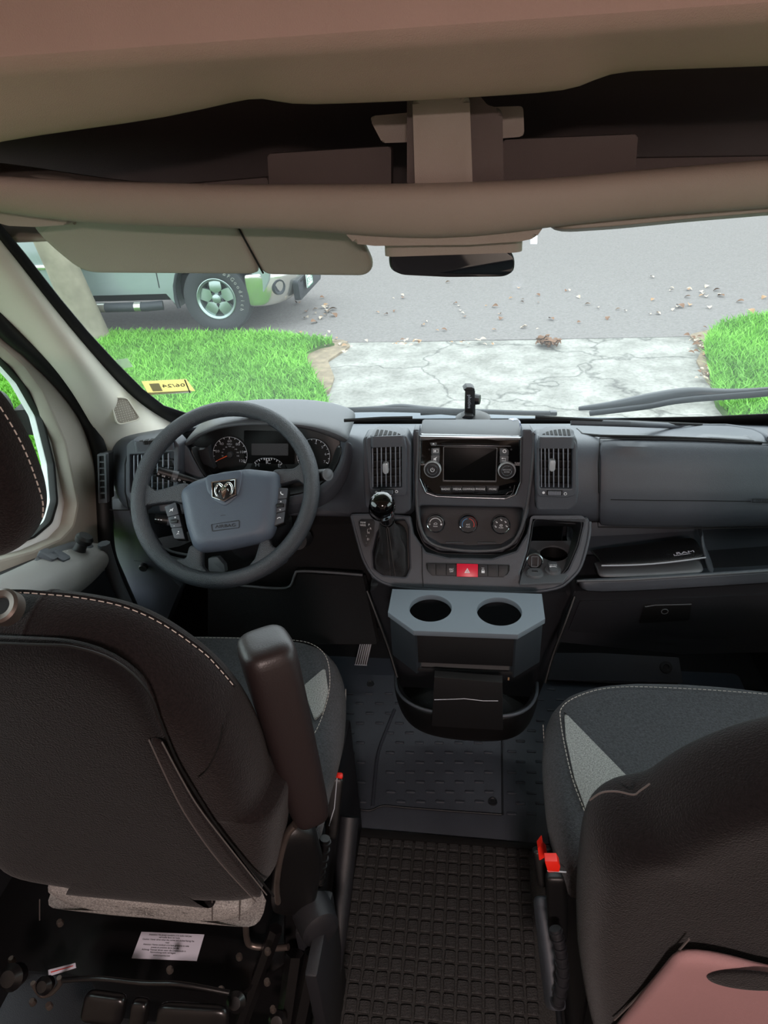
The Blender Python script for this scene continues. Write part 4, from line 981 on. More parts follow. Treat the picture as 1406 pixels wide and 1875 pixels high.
vent('centre left air vent with chrome knob, beside the radio above the gear lever', (708, 850), 1.315, [(679, 817), (735, 814), (735, 893), (681, 895)][::1], [(669, 801), (740, 800), (744, 820), (745, 903), (742, 909), (684, 909), (676, 902), (672, 850)],
     SL([682, 690.5, 698, 706.5, 715, 724, 732], (821, 816), (892, 891)), (706, 857), (709, 900), ([(677, 803), (742, 801), (738, 788), (728, 783), (697, 783), (686, 788)], [[(685, 798), (691, 797), (694, 786.5), (690, 786.5)], [(693, 797.5), (699, 796.5), (702, 787), (697, 786.6)], [(701.5, 796.5), (707.5, 796), (710, 788), (705, 787.3)], [(710, 796.3), (716.5, 795.8), (718, 789.5), (713, 788.6)], [(719, 796), (725, 795.5), (726, 791.5), (721, 790.2)], [(728, 795.3), (733, 795), (728.5, 792.8)]]), dots=((689, 901), (726, 900)),
     tower=[(664, 800), (743, 797), (752, 815), (752, 935), (740, 942), (690, 942), (668, 930), (664, 860)])
vent('centre right air vent with chrome knob, between radio and passenger airbag panel', (1018, 850), 1.30, [(988, 814), (1048, 816), (1047, 895), (989, 894)], [(982, 812), (984, 803), (1050, 803), (1056, 815), (1057, 892), (1054, 908), (1040, 912), (984, 910), (981, 890)],
     SL([991, 998, 1005, 1013.5, 1022.5, 1031.5, 1040], (817, 817), (892, 893)), (1011, 852), (1015, 902), ([(984, 804), (1052, 804), (1050, 792), (1040, 785), (1002, 784), (988, 790)], [[(993, 795), (998, 795.4), (997, 792.5)], [(1000, 795.3), (1005.5, 795.5), (1004, 789.5), (999.5, 791)], [(1008, 795.6), (1013, 795.8), (1011, 787.8), (1006.5, 788.8)], [(1015.5, 796), (1021, 796.2), (1018.5, 786.4), (1013.5, 787)], [(1023.5, 796.3), (1029, 796.5), (1026.5, 785.7), (1021.5, 786)], [(1031.5, 796.6), (1037, 796.8), (1034.5, 785.5), (1029.5, 785.4)], [(1039.5, 796.8), (1044.5, 796.8), (1042.5, 786.4), (1037.5, 785.4)]]), dots=((995, 902), (1035, 904)),
     tower=[(980, 800), (1056, 800), (1058, 818), (1060, 900), (1056, 926), (1042, 936), (982, 936)])
vent('driver side air vent mostly hidden behind the steering wheel rim', (270, 860), 1.33, [(238, 833), (318, 828), (316, 905), (238, 903)], [(231, 815), (240, 806), (318, 803), (328, 815), (326, 915), (318, 925), (240, 922), (230, 905)],
     SL([245, 252, 259, 268, 278, 288, 298, 308], (834, 830), (902, 904)), None, None, ([(243, 812), (318, 808), (316, 800), (300, 796), (262, 798), (250, 804)], [[(255, 807), (262, 807), (262, 805)], [(263, 807.5), (270, 807), (273, 803.5), (267, 804.8)], [(272, 807), (280, 806.5), (284, 802.5), (277, 803)], [(283, 806.5), (290, 806), (294, 801.5), (287, 802)], [(292, 806), (299, 805.5), (303, 801), (297, 801.3)]]), yaw=-6)
for s in ((252, 805), ): pass

# ---- centre fascia with radio ----
rf = face_frame(860, 850, 1.345, 10)
fo = rpoly(rf.uvs([(767, 786), (767, 797), (768, 876), (779, 901), (800, 908), (925, 912), (944, 905), (953, 882), (955, 800), (956, 786), (972, 786), (984, 804), (976, 880), (968, 940), (952, 985), (920, 1012), (860, 1014), (800, 1008), (772, 985), (763, 940), (758, 880), (755, 800), (757, 786)]), .004)
fo_old = rpoly(rf.uvs([(757, 768), (758, 880), (763, 940), (772, 985), (800, 1008), (860, 1014), (920, 1012), (952, 985), (968, 940), (976, 880), (984, 800), (972, 768)]), .02)
hole1 = rpoly(rf.uvs([(769, 797), (954, 800), (953, 882), (944, 905), (925, 912), (800, 908), (779, 901), (768, 876)]), [.001, .001, .008, .008, .008, .008, .008, .008])
hole2 = rpoly(rf.uvs([(768, 926), (958, 930), (956, 962), (944, 992), (918, 1006), (860, 1008), (806, 1005), (778, 990), (768, 962)]), .008)
slab('centre_fascia', rf, fo, [hole2], -.05, 0.0, 'dash_plastic', db, .004)
tube('radio_bezel_edge', [rf.pt(u, v, .0005) for u, v in rpoly(rf.uvs([(769, 797), (768, 876), (779, 902), (800, 909), (925, 913), (944, 906), (953, 883), (954, 800)]), [0, .008, .008, .008, .008, .008, .008, 0])], .0022, 'silver_trim', db, n=8)
tube('fascia_edge', smooth_path([rf.pt(*rf.uv(x, y, .002), .001) for x, y in ((764, 790), (764, 830), (762, 880), (764, 935), (774, 978), (800, 1000), (860, 1009), (920, 1005), (948, 982), (962, 940), (972, 880), (978, 808), (974, 792))], 4), .004, 'dash_light', db, n=8)
# tray above the radio
q0 = prof_pt(860, 790); tf_ = Fr(PY(860, 795, 1.375), (1, 0, 0), (0, .93, .20))
prism('top_tray', tf_, rpoly(tf_.uvs([(768, 797), (954, 799), (950, 768), (774, 768)][::-1][::-1]), .004), -.03, 0, 'dash_light', db, .002)
rd = thing('radio', 'gloss black touchscreen radio with two round knobs in the centre fascia', 'radio', rf.pt(0, 0, -.02))
h1 = [(u * .996, v * .996) for u, v in hole1]
prism('face_plate', rf, h1, -.045, -.006, 'gloss_black', rd, .0015)
prism('top_lip', rf, rf.uvs([(769, 797.5), (953, 800), (953, 805), (910, 805), (890, 802.5), (800, 801.5), (785, 804), (769, 806)][::-1], -.003), -.01, .004, 'silver_trim', rd, .001)
D = -.006
prism('screen', rf, rpoly(rf.uvs([(812, 818), (910, 820), (908, 880), (811, 879)], D), .002), D, D + .0012, 'screen_black', rd, .0004)
slab('screen_frame', rf, rpoly(rf.uvs([(811.5, 817), (910.5, 819), (909, 882.5), (810.5, 881.5)], D), .003), [rpoly(rf.uvs([(813, 818.2), (909, 820.2), (907, 879.8), (812.7, 878.8)], D), .002)], D, D + .0022, 'silver_trim', rd, .0003)
prism('disc_slot', rf, rf.uvs([(799, 814), (935, 815.8), (935, 817.6), (800, 816)][::-1], D), D, D + .003, 'silver_trim', rd, .0005)
prism('disc_slot_gap', rf, rf.uvs([(808, 811.5), (914, 812.8), (914, 814), (808, 813)][::-1], D), D, D + .001, 'void_black', rd, 0)
eb = prism('eject_button', rf, rpoly(rf.uvs([(787, 810), (798, 809.5), (799.5, 812), (799, 815.5), (790, 815.5)], D), .001), D, D + .005, 'dash_light', rd, .0008)
u, v = rf.uv(793.5, 812.7, D + .005); prism('eject_symbol', rf, [(u - .0025, v - .001), (u + .0025, v - .001), (u, v + .0025)], D + .005, D + .0055, 'print_white', eb, 0)
def key(px, lab, symb):
    b = prism('button', rf, rpoly(rf.uvs(px, D), .002), D, D + .005, 'dash_light', rd, .0012)
    cx = sum(p[0] for p in px) / len(px); cy = sum(p[1] for p in px) / len(px); u, v = rf.uv(cx, cy, D + .005); e = D + .0052
    if symb == 'gear': lathe('symbol', [(.0024, e - D + .0006), (.0042, e - D + .0006), (.0042, e - D - .001)], rf.mat(u, v, D), 'print_white', b, 12)
    if symb == 'sun': lathe('symbol', [(0, e - D + .0004), (.0024, e - D + .0004)], rf.mat(u - .001, v, D), 'print_white', b, 10); slab('symbol_frame', rf, rect(u - .005, v - .004, u + .006, v + .004), [rect(u - .0042, v - .0034, u + .0052, v + .0034)], e, e + .0003, 'print_white', b, 0)
    if symb == 'mute': prism('symbol', rf, [(u - .003, v - .0015), (u - .001, v - .0015), (u + .0025, v - .004), (u + .0025, v + .004), (u - .001, v + .0015), (u - .003, v + .0015)], e, e + .0004, 'print_white', b, 0); prism('symbol_bar', rf, [(u - .005, v - .0045), (u - .0042, v - .005), (u + .005, v + .0045), (u + .0042, v + .005)], e, e + .0006, 'print_white', b, 0)
    if symb == 'back': tube('symbol', [rf.pt(u + a, v + c_, e) for a, c_ in ((-.004, -.003), (.004, -.003), (.004, .0025), (-.003, .0025))], .0006, 'print_white', b, n=4); prism('symbol_tip', rf, [(u - .005, v + .0025), (u - .002, v + .0045), (u - .002, v + .0005)][::-1], e, e + .0005, 'print_white', b, 0)
key([(790, 820), (805, 819), (805, 832), (790, 832)], '', 'sun'); key([(789.5, 832.5), (805, 832.5), (804, 847), (793, 847), (789.5, 843)], '', 'mute')
key([(915, 820), (926, 820), (931, 824), (931, 833), (915, 833)], '', 'gear'); key([(915, 833.5), (931, 833.5), (930, 845), (920, 848), (915, 847)], '', 'back')
def rknob(cx, cy, lab):
    u, v = rf.uv(cx, cy, .012)
    k = lathe('knob', [(.0185, 0), (.0182, .012), (.0165, .0145), (.0150, .0145), (.0145, .016), (.0115, .0165), (.0095, .015), (0, .0155)], rf.mat(u, v, D), 'dash_dark', rd, 40)
    lathe('knob_ring', [(.0165, .0150), (.0190, .0125), (.0195, .009), (.0192, .006)], rf.mat(u, v, D), 'knob_ring', k, 40)
    lathe('knob_ring', [(.0098, .0160), (.0108, .0172), (.0118, .0160)], rf.mat(u, v, D), 'silver_trim', k, 32)
    if lab:
        for j, s in enumerate(lab): text('knob_lettering', rf, u, v + .0025 - .005 * j, s, .0042, 'print_grey', k, D + .0158)
    else:
        tube('power_symbol', [rf.pt(u + .004 * math.cos(math.radians(a)), v + .004 * math.sin(math.radians(a)), D + .016) for a in range(125, 420, 15)], .0006, 'print_white', k, n=4); prism('power_bar', rf, rect(u - .0005, v, u + .0005, v + .005), D + .015, D + .0164, 'print_white', k, 0)
rknob(791.5, 861, None); rknob(928, 863, ['BROWSE', 'ENTER'])
for x, y, s in ((772.5, 850.5, 'VOLUME'), (947, 848, 'TUNE'), (947, 851.2, 'SCROLL')): u, v = rf.uv(x, y, D); text('lettering', rf, u, v, s, .0046, 'print_white', rd, D + .0005)
bx = [(805, 827, 'RADIO'), (827, 847, 'MEDIA'), (847, 869, 'COMPASS'), (869, 890, 'PHONE'), (890, 914, 'MORE')]
for a, b, s in bx:
    la = 3 if s == 'RADIO' else 0; lb = 3 if s == 'MORE' else 0
    k = prism('menu_button', rf, rf.uvs([(a + .3, 889.5), (b - .3, 889.8), (b - .3 - lb, 901.2), (a + .3 + la, 900.8)][::-1], D), D, D + .004, 'dash_light' if False else 'dash_dark', rd, .0008)
    u, v = rf.uv((a + b) / 2, 895.8, D + .004); text('lettering', rf, u, v, s, .0062, 'print_white', k, D + .0042)
tube('lower_trim_line', smooth_path([rf.pt(*rf.uv(x, y, D), D + .001) for x, y in ((777, 885), (781, 898), (792, 905), (860, 907), (925, 907.5), (938, 903), (942, 888))], 4), .0010, 'silver_trim', rd, n=6)
for x, y in ((786, 823), (936, 823), (783, 891), (934, 892)): u, v = rf.uv(x, y, D); lathe('screw_hole', [(0, .0005), (.002, .0005), (.0022, -.001)], rf.mat(u, v, D), 'dash_dark', rd, 10)

# ---- climate panel ----
cp = thing('climate_control_panel', 'dark recessed climate panel with three round chrome ringed dials', 'control panel', rf.pt(0, -.09, -.02))
cg2 = face_frame(860, 960, 1.352, 20)
pillow('recess', cg2, rpoly(cg2.uvs([(762, 920), (962, 922), (962, 965), (946, 1000), (915, 1014), (806, 1012), (776, 998), (762, 965)]), .02), -.014, 'dash_dark', cp, n=48, prof=[(.5, .4), (.8, .45), (.9, .2), (.97, -.6), (1.0, -1.4), (1.0, .9), (.8, 1.2), (.5, 1.2)])
def cdial(cx, cy, kind):
    u, v = cg2.uv(cx, cy, .02)
    k = lathe('dial', [(.021, -.012), (.0205, .013), (.0175, .0155), (0, .0155)], cg2.mat(u, v, 0), 'dash_dark', cp, 40)
    lathe('dial_ring', [(.0178, .0150), (.0195, .0165), (.0215, .0140), (.0225, .008), (.0222, .004)], cg2.mat(u, v, 0), 'chrome' if True else 'knob_ring', k, 48)
    e = .0158
    def arc(r, a0, a1, m): 
        n = 14; P = [(u + r * math.cos(math.radians(a0 + (a1 - a0) * i / n)), v + r * math.sin(math.radians(a0 + (a1 - a0) * i / n))) for i in range(n + 1)]
        tube('dial_band', [cg2.pt(x, y, e) for x, y in P], .0010, m, k, n=4)
    if kind == 0:
        arc(.0135, 165, 15, 'print_white'); text('dial_lettering', cg2, u, v - .006, 'PUSH', .0042, 'print_white', k, e); tube('dial_symbol', [cg2.pt(u + a, v + b, e) for a, b in ((-.004, -.001), (-.003, .001), (-.001, .0025), (.002, .0025), (.004, .0005), (.004, -.001), (-.004, -.001))], .0005, 'print_white', k, n=4)
        lathe('dial_symbol', [(.0013, e + .0003), (.0019, e + .0003), (.0019, e - .001)], cg2.mat(u - .0135, v - .001, 0), 'print_white', k, 10); prism('fan_symbol', cg2, rect(u + .0115, v - .003, u + .015, v + .001), e - .001, e + .0003, 'print_white', k, 0)
    elif kind == 1:
        arc(.0135, 205, 98, 'print_blue'); arc(.0135, 82, -25, 'print_red'); text('dial_lettering', cg2, u, v - .0005, 'A/C', .0055, 'print_white', k, e); text('dial_lettering', cg2, u, v - .006, 'PUSH', .0042, 'print_white', k, e)
    else:
        text('dial_lettering', cg2, u, v - .006, 'PUSH', .0042, 'print_white', k, e)
        slab('dial_symbol', cg2, rect(u - .003, v - .0025, u + .003, v + .002, .001), [rect(u - .002, v - .0015, u + .002, v + .001)], e - .0002, e + .0003, 'print_white', k, 0)
        for a in (195, 145, 90, 40, -8):
            x = u + .0125 * math.cos(math.radians(a)); y = v + .0125 * math.sin(math.radians(a)); lathe('airflow_symbol', [(0, e + .0003), (.0011, e + .0003), (.0011, e - .001)], cg2.mat(x - .001, y + .001, 0), 'print_white', k, 8)
            prism('airflow_symbol', cg2, [(x - .001, y - .002), (x + .0022, y - .002), (x + .0022, y), (x + .0006, y + .0002)], e - .001, e + .0003, 'print_white', k, 0)
cdial(797, 960, 0); cdial(857, 961, 1); cdial(917.5, 962.5, 2)
for a, b in ((816, 848), (874, 908)): tube('moulded_rib', [cg2.pt(*cg2.uv(x, 994 + (x - 860) * .01, .006), .004) for x in (a, (a + b) / 2, b)], .0016, 'dash_light', cp, n=6)

# ---- lower console face with switches ----
lf = face_frame(860, 1025, 1.262, 40)
lc = thing('lower_console', 'dark grey lower centre console carrying gear lever, switches and cup holder', 'console', (0, 1.25, .2))
out_ = rpoly(lf.uvs([(640, 940), (700, 939), (752, 944), (757, 975), (780, 1010), (820, 1020), (900, 1022), (945, 1008), (965, 975), (972, 946), (1076, 946), (1082, 958), (1076, 990), (1064, 1040), (1045, 1062), (1015, 1080), (940, 1086), (820, 1082), (712, 1074), (680, 1058), (662, 1020), (650, 985)]), .006)
shift_hole = rpoly(lf.uvs([(706, 952), (740, 950), (747, 965), (749, 1040), (743, 1056), (700, 1052), (684, 1040), (682, 1010), (690, 975)]), .006)
cup_hole = rpoly(lf.uvs([(975, 948), (1066, 948), (1068, 958), (1058, 1000), (1040, 1042), (1020, 1060), (970, 1067), (955, 1062), (953, 1050), (966, 1010), (972, 975)]), .006)
slab('face_panel', lf, out_, [shift_hole, cup_hole], -.035, 0, 'dash_plastic', lc, .005)
tube('edge_highlight', smooth_path([lf.pt(*lf.uv(x, y, .0), -.001) for x, y in ((643, 945), (655, 990), (668, 1030), (690, 1060), (730, 1074), (820, 1082), (940, 1085), (1015, 1078), (1045, 1060), (1064, 1035), (1078, 985), (1080, 955))], 4), .0035, 'dash_plastic', lc, n=8)
tube('joint_line', [lf.pt(*lf.uv(x, y), .0008) for x, y in ((772, 1000), (773, 1020), (773, 1050), (775, 1074))], .0009, 'void_black', lc, n=4)
# switch bank
sw = thing('switch_bank', 'row of seven switches with a red hazard button in the lower console', 'switch panel', lf.pt(0, 0, 0))
bank = rpoly(lf.uvs([(779, 1030), (934, 1034), (933, 1045), (929, 1052), (920, 1056), (798, 1053), (787, 1049), (781, 1042)], .001), .004)
prism('surround', lf, bank, -.01, .0008, 'void_black', sw, 0); tube('surround_edge', [lf.pt(u, v, .001) for u, v in bank + bank[:1]], .0009, 'dash_light', sw, n=4)
xs_ = [782, 798, 817, 836, 875, 893, 912.5, 930]
for i in range(7):
    a, b = xs_[i], xs_[i + 1]; col = 'hazard_red' if i == 3 else 'dash_dark'; yy = lambda x: 1031.5 + (x - 782) * .024
    cut = 8 if i in (0,) else 0; cutr = 8 if i == 6 else 0; h = .006 if i == 3 else .003
    P = [(a + .5, yy(a)), (b - .5, yy(b)), (b - .5, yy(b) + 21.5 - cutr), (b - .5 - cutr, yy(b) + 22), (a + .5 + cut, yy(a) + 22), (a + .5, yy(a) + 21.5 - cut)]
    if i == 3: P = [(a, yy(a) - 1), (b, yy(b) - 1), (b, yy(b) + 23), (a, yy(a) + 23)]
    q = prism('hazard_button' if i == 3 else 'switch', lf, lf.uvs(P[::-1], h), 0, h, col, sw, .001)
    if i == 3: q['label'] = 'bright red hazard button with white triangle'
    u, v = lf.uv((a + b) / 2, yy((a + b) / 2) + 12, h)
    if i == 3:
        for r0 in (.0062,): slab('hazard_triangle', lf, [(u - r0, v - r0 * .75), (u + r0, v - r0 * .75), (u, v + r0)], [[(u - r0 * .6, v - r0 * .5), (u + r0 * .6, v - r0 * .5), (u, v + r0 * .58)]], h, h + .0004, 'print_white', q, 0)
        slab('hazard_triangle', lf, [(u - .0028, v - .0022), (u + .0028, v - .0022), (u, v + .0028)], [[(u - .0013, v - .0012), (u + .0013, v - .0012), (u, v + .0012)]], h, h + .0004, 'print_white', q, 0)
    if i == 2: text('lettering', lf, u, v + .0022, 'ESC', .006, 'print_white', q, h + .0003); text('lettering', lf, u, v - .0026, 'OFF', .0048, 'print_white', q, h + .0003)
    if i == 4:
        prism('lock_symbol', lf, rect(u - .003, v - .004, u + .004, v + .001, .001), h, h + .0005, 'print_white', q, 0); tube('lock_shackle', [lf.pt(u + a_, v + b_, h + .0003) for a_, b_ in ((-.002, .001), (-.002, .0035), (.0005, .0042), (.0025, .0035), (.0025, .001))], .0006, 'print_white', q, n=4); prism('lamp_mark', lf, rect(u - .003, v + .0068, u + .003, v + .0074), h, h + .0004, 'print_white', q, 0)

# ---- gear lever ----
gl = thing('gear_lever', 'gear lever with glossy ball knob and black leather gaiter', 'gear lever', lf.pt(*lf.uv(716, 1040), 0))
prism('gate_base', lf, [(u, v) for u, v in shift_hole], -.045, -.03, 'black_plastic', gl, 0)
kc = PY(700, 925, 1.13)                                   # knob centre
base = lf.uvs([(706, 955), (738, 953), (745, 968), (747, 1038), (741, 1052), (716, 1051), (700, 1049), (686, 1037), (684, 1010), (692, 978)], -.004)
bc = (sum(p[0] for p in base) / 10, sum(p[1] for p in base) / 10)
topc = PY(708, 952, 1.155); ax = (kc - lf.pt(bc[0], bc[1], 0)); rows = []
NB = 28; bs = resample(base, NB)
bu = [lf.pt(u, v, -.012) for u, v in bs]
for j in range(12):
    t = j / 11; c_ = lf.pt(bc[0], bc[1], 0).lerp(topc, t); s_ = (1 - t) ** 1.55 * .86 + .14 if t < .75 else None
    r = []
    for k in range(NB):
        d0 = bu[k] - lf.pt(bc[0], bc[1], -.012); ang = 2 * math.pi * k / NB
        fold = 1 + (.20 * math.sin(3 * ang + 6.5 * t) + .12 * math.sin(5 * ang - 10 * t)) * math.sin(math.pi * min(t * 1.15, 1))
        sc_ = max((1 - t) ** 1.35, .0) ; d1 = d0.normalized() * .0155
        r.append(c_ + d0 * sc_ * fold * (1 - .12 * math.sin(math.pi * t)) + d1 * t * fold - V((0, 0, .012)) * (1 - t))
    rows.append(r)
gt = grid('gaiter', rows, 'leather', gl, 0, 2, closed=True)
def rowpt(j, k, o=.0018): 
    c0 = sum((p for p in rows[j]), V((0, 0, 0))) / NB; p = rows[j][k % NB]; return p + (p - c0).normalized() * o
kf = min(range(NB), key=lambda k: (proj_d := abs(rows[0][k].x - PZ(722, 1048, rows[0][k].z).x) + (0 if rows[0][k].y < lf.pt(bc[0], bc[1]).y else 9)))
for dk in (0, 1): tube('seam', smooth_path([rowpt(j, kf + dk, .0005).lerp(rowpt(j, kf + 1 - dk, .0005), .3) for j in range(0, 12)], 3), .0012, 'leather', gt, n=5)
dashes('stitching', smooth_path([rowpt(j, kf, .001) for j in range(0, 12)], 3), 'stitch_dark', gt, .003, .002, .0005); dashes('stitching', smooth_path([rowpt(j, kf + 1, .001) for j in range(0, 12)], 3), 'stitch_dark', gt, .003, .002, .0005)
kd = (kc - topc).normalized(); Mk = Matrix.Translation(topc) @ V((0, 0, 1)).rotation_difference(kd).to_matrix().to_4x4()
h = (kc - topc).length
kn = lathe('knob', [(.012, -.01), (.0150, .002), (.0165, .008), (.0215, h - .016), (.0245, h - .006), (.0252, h + .002), (.0235, h + .012), (.019, h + .020), (.011, h + .0245), (0, h + .026)], Mk, 'gloss_black', gl, 40)
lathe('knob_trim', [(.0248, h - .004), (.0264, h + .001), (.0262, h + .004), (.0245, h + .010)], Mk @ Matrix.Rotation(math.radians(9), 4, 'X'), 'chrome', kn, 40)
# shift indicator plate
ip = thing('shift_indicator', 'small indicator plate beside the gear lever lettered P R N D', 'indicator plate', lf.pt(*lf.uv(670, 980), 0))
ol = rpoly(lf.uvs([(656, 956), (660, 950), (684, 950), (687, 956), (684, 980), (677, 1000), (669, 1002), (664, 994)], .001), .005)
pl = prism('plate', lf, ol, -.004, .0014, 'dash_dark', ip, .0008); tube('plate_edge', [lf.pt(u, v, .0012) for u, v in ol + ol[:1]], .0007, 'dash_light', ip, n=4)
b = prism('tow_haul_button', lf, rpoly(lf.uvs([(658.5, 953.5), (670, 953), (670.5, 965), (660, 965.5)], .002), .002), 0, .003, 'dash_dark', ip, .0008)
for k, s in enumerate(('TOW', 'HAUL')): u, v = lf.uv(664.5, 957 + 4.6 * k, .003); text('lettering', lf, u, v, s, .0052, 'print_white', b, .0032)
for s, x, y in (('P', 675.5, 961), ('R', 678.5, 968), ('N', 674.5, 975.5), ('D', 673.8, 987.5), ('-', 671, 981), ('.', 670.5, 993)): u, v = lf.uv(x, y, .002); text('lettering', lf, u, v, s, .0068, 'print_white', ip, .0018)
tube('gate_mark', [lf.pt(*lf.uv(x, y, .002), .0018) for x, y in ((675, 968.5), (672.8, 969), (672.3, 973.5))], .0004, 'print_white', ip, n=4)

# ---- cup holder recess and outlets ----
ch = thing('cup_holder', 'recessed cup holder with textured base in the console right of the dials', 'cup holder', lf.pt(*lf.uv(1015, 1010), -.05))
rows = []
cu_ = resample(cup_hole, 36); cc = (sum(p[0] for p in cu_) / 36, sum(p[1] for p in cu_) / 36)
rows = [[lf.pt(u, v, 0) for u, v in cu_], [lf.pt(cc[0] + (u - cc[0]) * .96, cc[1] + (v - cc[1]) * .96, -.012) for u, v in cu_], [lf.pt(cc[0] + (u - cc[0]) * .9, cc[1] + (v - cc[1]) * .92, -.03) if v < cc[1] - .01 else lf.pt(cc[0] + (u - cc[0]) * .9, cc[1] + (v - cc[1]) * .92, -.09) for u, v in cu_]]
grid('well', rows, 'dash_dark', ch, .003, 1, closed=True)
hf = Fr(PZ(1000, 1050, .712), (1, 0, 0), (0, 1, 0))       # horizontal ledge
led = hf.uvs([(950, 1070), (1030, 1066), (1058, 1030), (1062, 985), (1052, 990), (972, 990), (966, 1010)])
cupc = hf.uv(1014, 1013); rc_ = .031
slab('ledge', hf, rpoly(led, .006), [circ(cupc[0], cupc[1], rc_, 40)], -.006, 0, 'dash_light', ch, .001)
lathe('cup_well', [(rc_ + .001, 0), (rc_, -.004), (rc_ - .001, -.045), (0, -.045)], hf.mat(cupc[0], cupc[1], 0), 'black_plastic', ch, 40)
bm = bmesh.new()
for i in range(-6, 7):
    for j in range(-6, 7):
        u, v = i * .0048 + (j % 2) * .0024, j * .0042
        if u * u + v * v < .028 ** 2: bm_lathe(bm, [(0, .0008), (.0016, .0008), (.0018, -.001)], hf.mat(cupc[0] + u, cupc[1] + v, -.045), 6)
o = mk('base_dimples', bm2me(bm, 'base_dimples'), 'dash_light', ch, 0); o['kind'] = 'stuff'
def outlet(label, px, r, kind):
    u, v = hf.uv(*px); t = thing('power_outlet', label, 'power outlet', hf.pt(u, v, 0))
    lathe('base', [(r + .002, -.002), (r + .002, .002), (r, .006), (r * .2, .007), (0, .007)], hf.mat(u, v, 0), 'dash_light', t, 32)
    if kind == 'usb':
        slab('usb_port', hf, rect(u - .0065, v - .0028, u + .0065, v + .0028, .0005), [rect(u - .0055, v - .0018, u + .0055, v + .0018)], .006, .0078, 'silver_trim', t, 0); prism('port_gap', hf, rect(u - .0055, v - .0018, u + .0055, v + .0018), .006, .0073, 'void_black', t, 0)
        # open cap standing behind
        fr2 = Fr(hf.pt(u, v + .024, .018), (1, 0, 0), (0, .35, .93)); lathe('open_cap', [(.0, -.004), (.016, -.004), (.0185, .004), (.0165, .006), (.015, .0), (0, .0)], fr2.mat(0, 0, 0), 'dash_dark', t, 32)
        prism('cap_strap', fr2, rect(-.008, -.030, .008, -.008, .002), -.004, .0, 'dash_dark', t, .001); slab('cap_inner', fr2, rect(-.008, -.012, .008, .012, .002), [rect(-.006, -.010, .006, .010)], 0, .006, 'dash_light', t, .0005)
        lathe('cap_rim', [(.0165, .006), (.0185, .0045), (.0188, .002)], fr2.mat(0, 0, 0), 'silver_trim', t, 32)
    else:
        bar = prism('cap_bar', hf, rect(u - .009, v - .016, u + .009, v + .018, .002), .006, .012, 'dash_light', t, .0015)
        text('lettering', hf, u, v + .004, '12V-DC', .0048, 'print_white', bar, .0122); tube('key_symbol', [hf.pt(u + a, v + b, .0123) for a, b in ((-.006, -.002), (.006, -.002), (.006, -.004))], .0006, 'print_white', bar, n=4); lathe('key_symbol', [(.0008, .0126), (.0022, .0126), (.0022, .012)], hf.mat(u - .006, v - .002, 0), 'print_white', bar, 12)
outlet('round socket with usb port and its cap flipped open, left of the lighter socket', (979, 1051), .0165, 'usb'); outlet('round lighter socket with closed grey cap marked 12V-DC', (1012, 1045), .0160, 'dc')

# ---- lower column and tray ----
lower = rpoly
cfr = face_frame(860, 1160, 1.30, -8)
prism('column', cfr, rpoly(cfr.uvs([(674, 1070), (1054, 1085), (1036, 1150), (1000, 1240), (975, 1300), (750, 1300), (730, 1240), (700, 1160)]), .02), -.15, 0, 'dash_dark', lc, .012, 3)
for a in ([(672, 1082), (690, 1130), (712, 1190), (727, 1240)], [(1052, 1092), (1035, 1140), (1012, 1200), (998, 1250)]):
    tube('column_edge', smooth_path([PY(x, y, 1.26 - .03 * i) for i, (x, y) in enumerate(a)], 4), .004, 'black_plastic', lc, n=8)
# curved tray at the bottom
tb = [(722, 1232), (724, 1262), (740, 1285), (775, 1303), (830, 1312), (900, 1316), (945, 1312), (972, 1297), (984, 1275), (985, 1252)]
tYs = [1.20, 1.10, 1.03, .99, .975, .975, .985, 1.03, 1.09, 1.18]
top = [PY(x, y, Y) for (x, y), Y in zip(tb, tYs)]
zt = .47
top = [V((p.x, p.y, p.z)) for p in top]; zc = sum(p.z for p in top) / len(top)
cen = sum(top, V((0, 0, 0))) / len(top)
def shr(p, s, dz): return V((cen.x + (p.x - cen.x) * s, 1.2 + (p.y - 1.2) * s, p.z + dz))
grid('tray', [[shr(p, .90, -.05) for p in top], [shr(p, .93, -.008) for p in top], [shr(p, .96, .0) for p in top], [shr(p, 1.0, -.002) for p in top], [shr(p, 1.0, -.03) for p in top], [shr(p, .93, -.085) for p in top], [shr(p, .85, -.10) for p in top]], 'black_plastic', lc, .003, 2)
grid('tray_floor', [[shr(p, .91, -.045) for p in top], [shr(p, .4, -.05) for p in top], [shr(p, .05, -.05) for p in top]], 'carpet_dark', lc, .003, 0)
tube('tray_rim', smooth_path([shr(p, .985, .003) for p in top], 5), .0035, 'dash_plastic', lc, n=8)

# ---- home-made cup holder box ----
bxz = PY(855, 1160, 1.0).z
tz = PZ(855, 1160, .735)
wb = thing('wooden_cup_box', 'grey painted wooden box with two round cup holes mounted on the console', 'box', (0, 1.05, .45))
hb = Fr((0, 1.08, .742), (1, 0, 0), (0, 1, 0))
topo = hb.uvs([(718, 1078), (992, 1087), (998, 1133), (948, 1162), (757, 1155), (710, 1121)])
avg = lambda a, b: (topo[a][1] + topo[b][1]) / 2
def ell(px, rx):
    u, v = hb.uv(*px); r = rx / FPX * (hb.pt(u, v) - CAM).length; return circ(u, v, r * .93, 48)
h1_, h2_ = ell((788, 1113), 41), ell((914, 1119), 42.5)
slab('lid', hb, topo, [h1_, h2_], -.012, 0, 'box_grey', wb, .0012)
zb = .742 - .012
T = [hb.pt(u, v, -.012) for u, v in topo]
order = [(0, 5, 'side_panel'), (5, 4, 'corner_panel'), (4, 3, 'front_panel'), (3, 2, 'corner_panel'), (2, 1, 'side_panel')]
ccx = sum(p.x for p in T) / 6; ccy = sum(p.y for p in T) / 6
Hb = .088
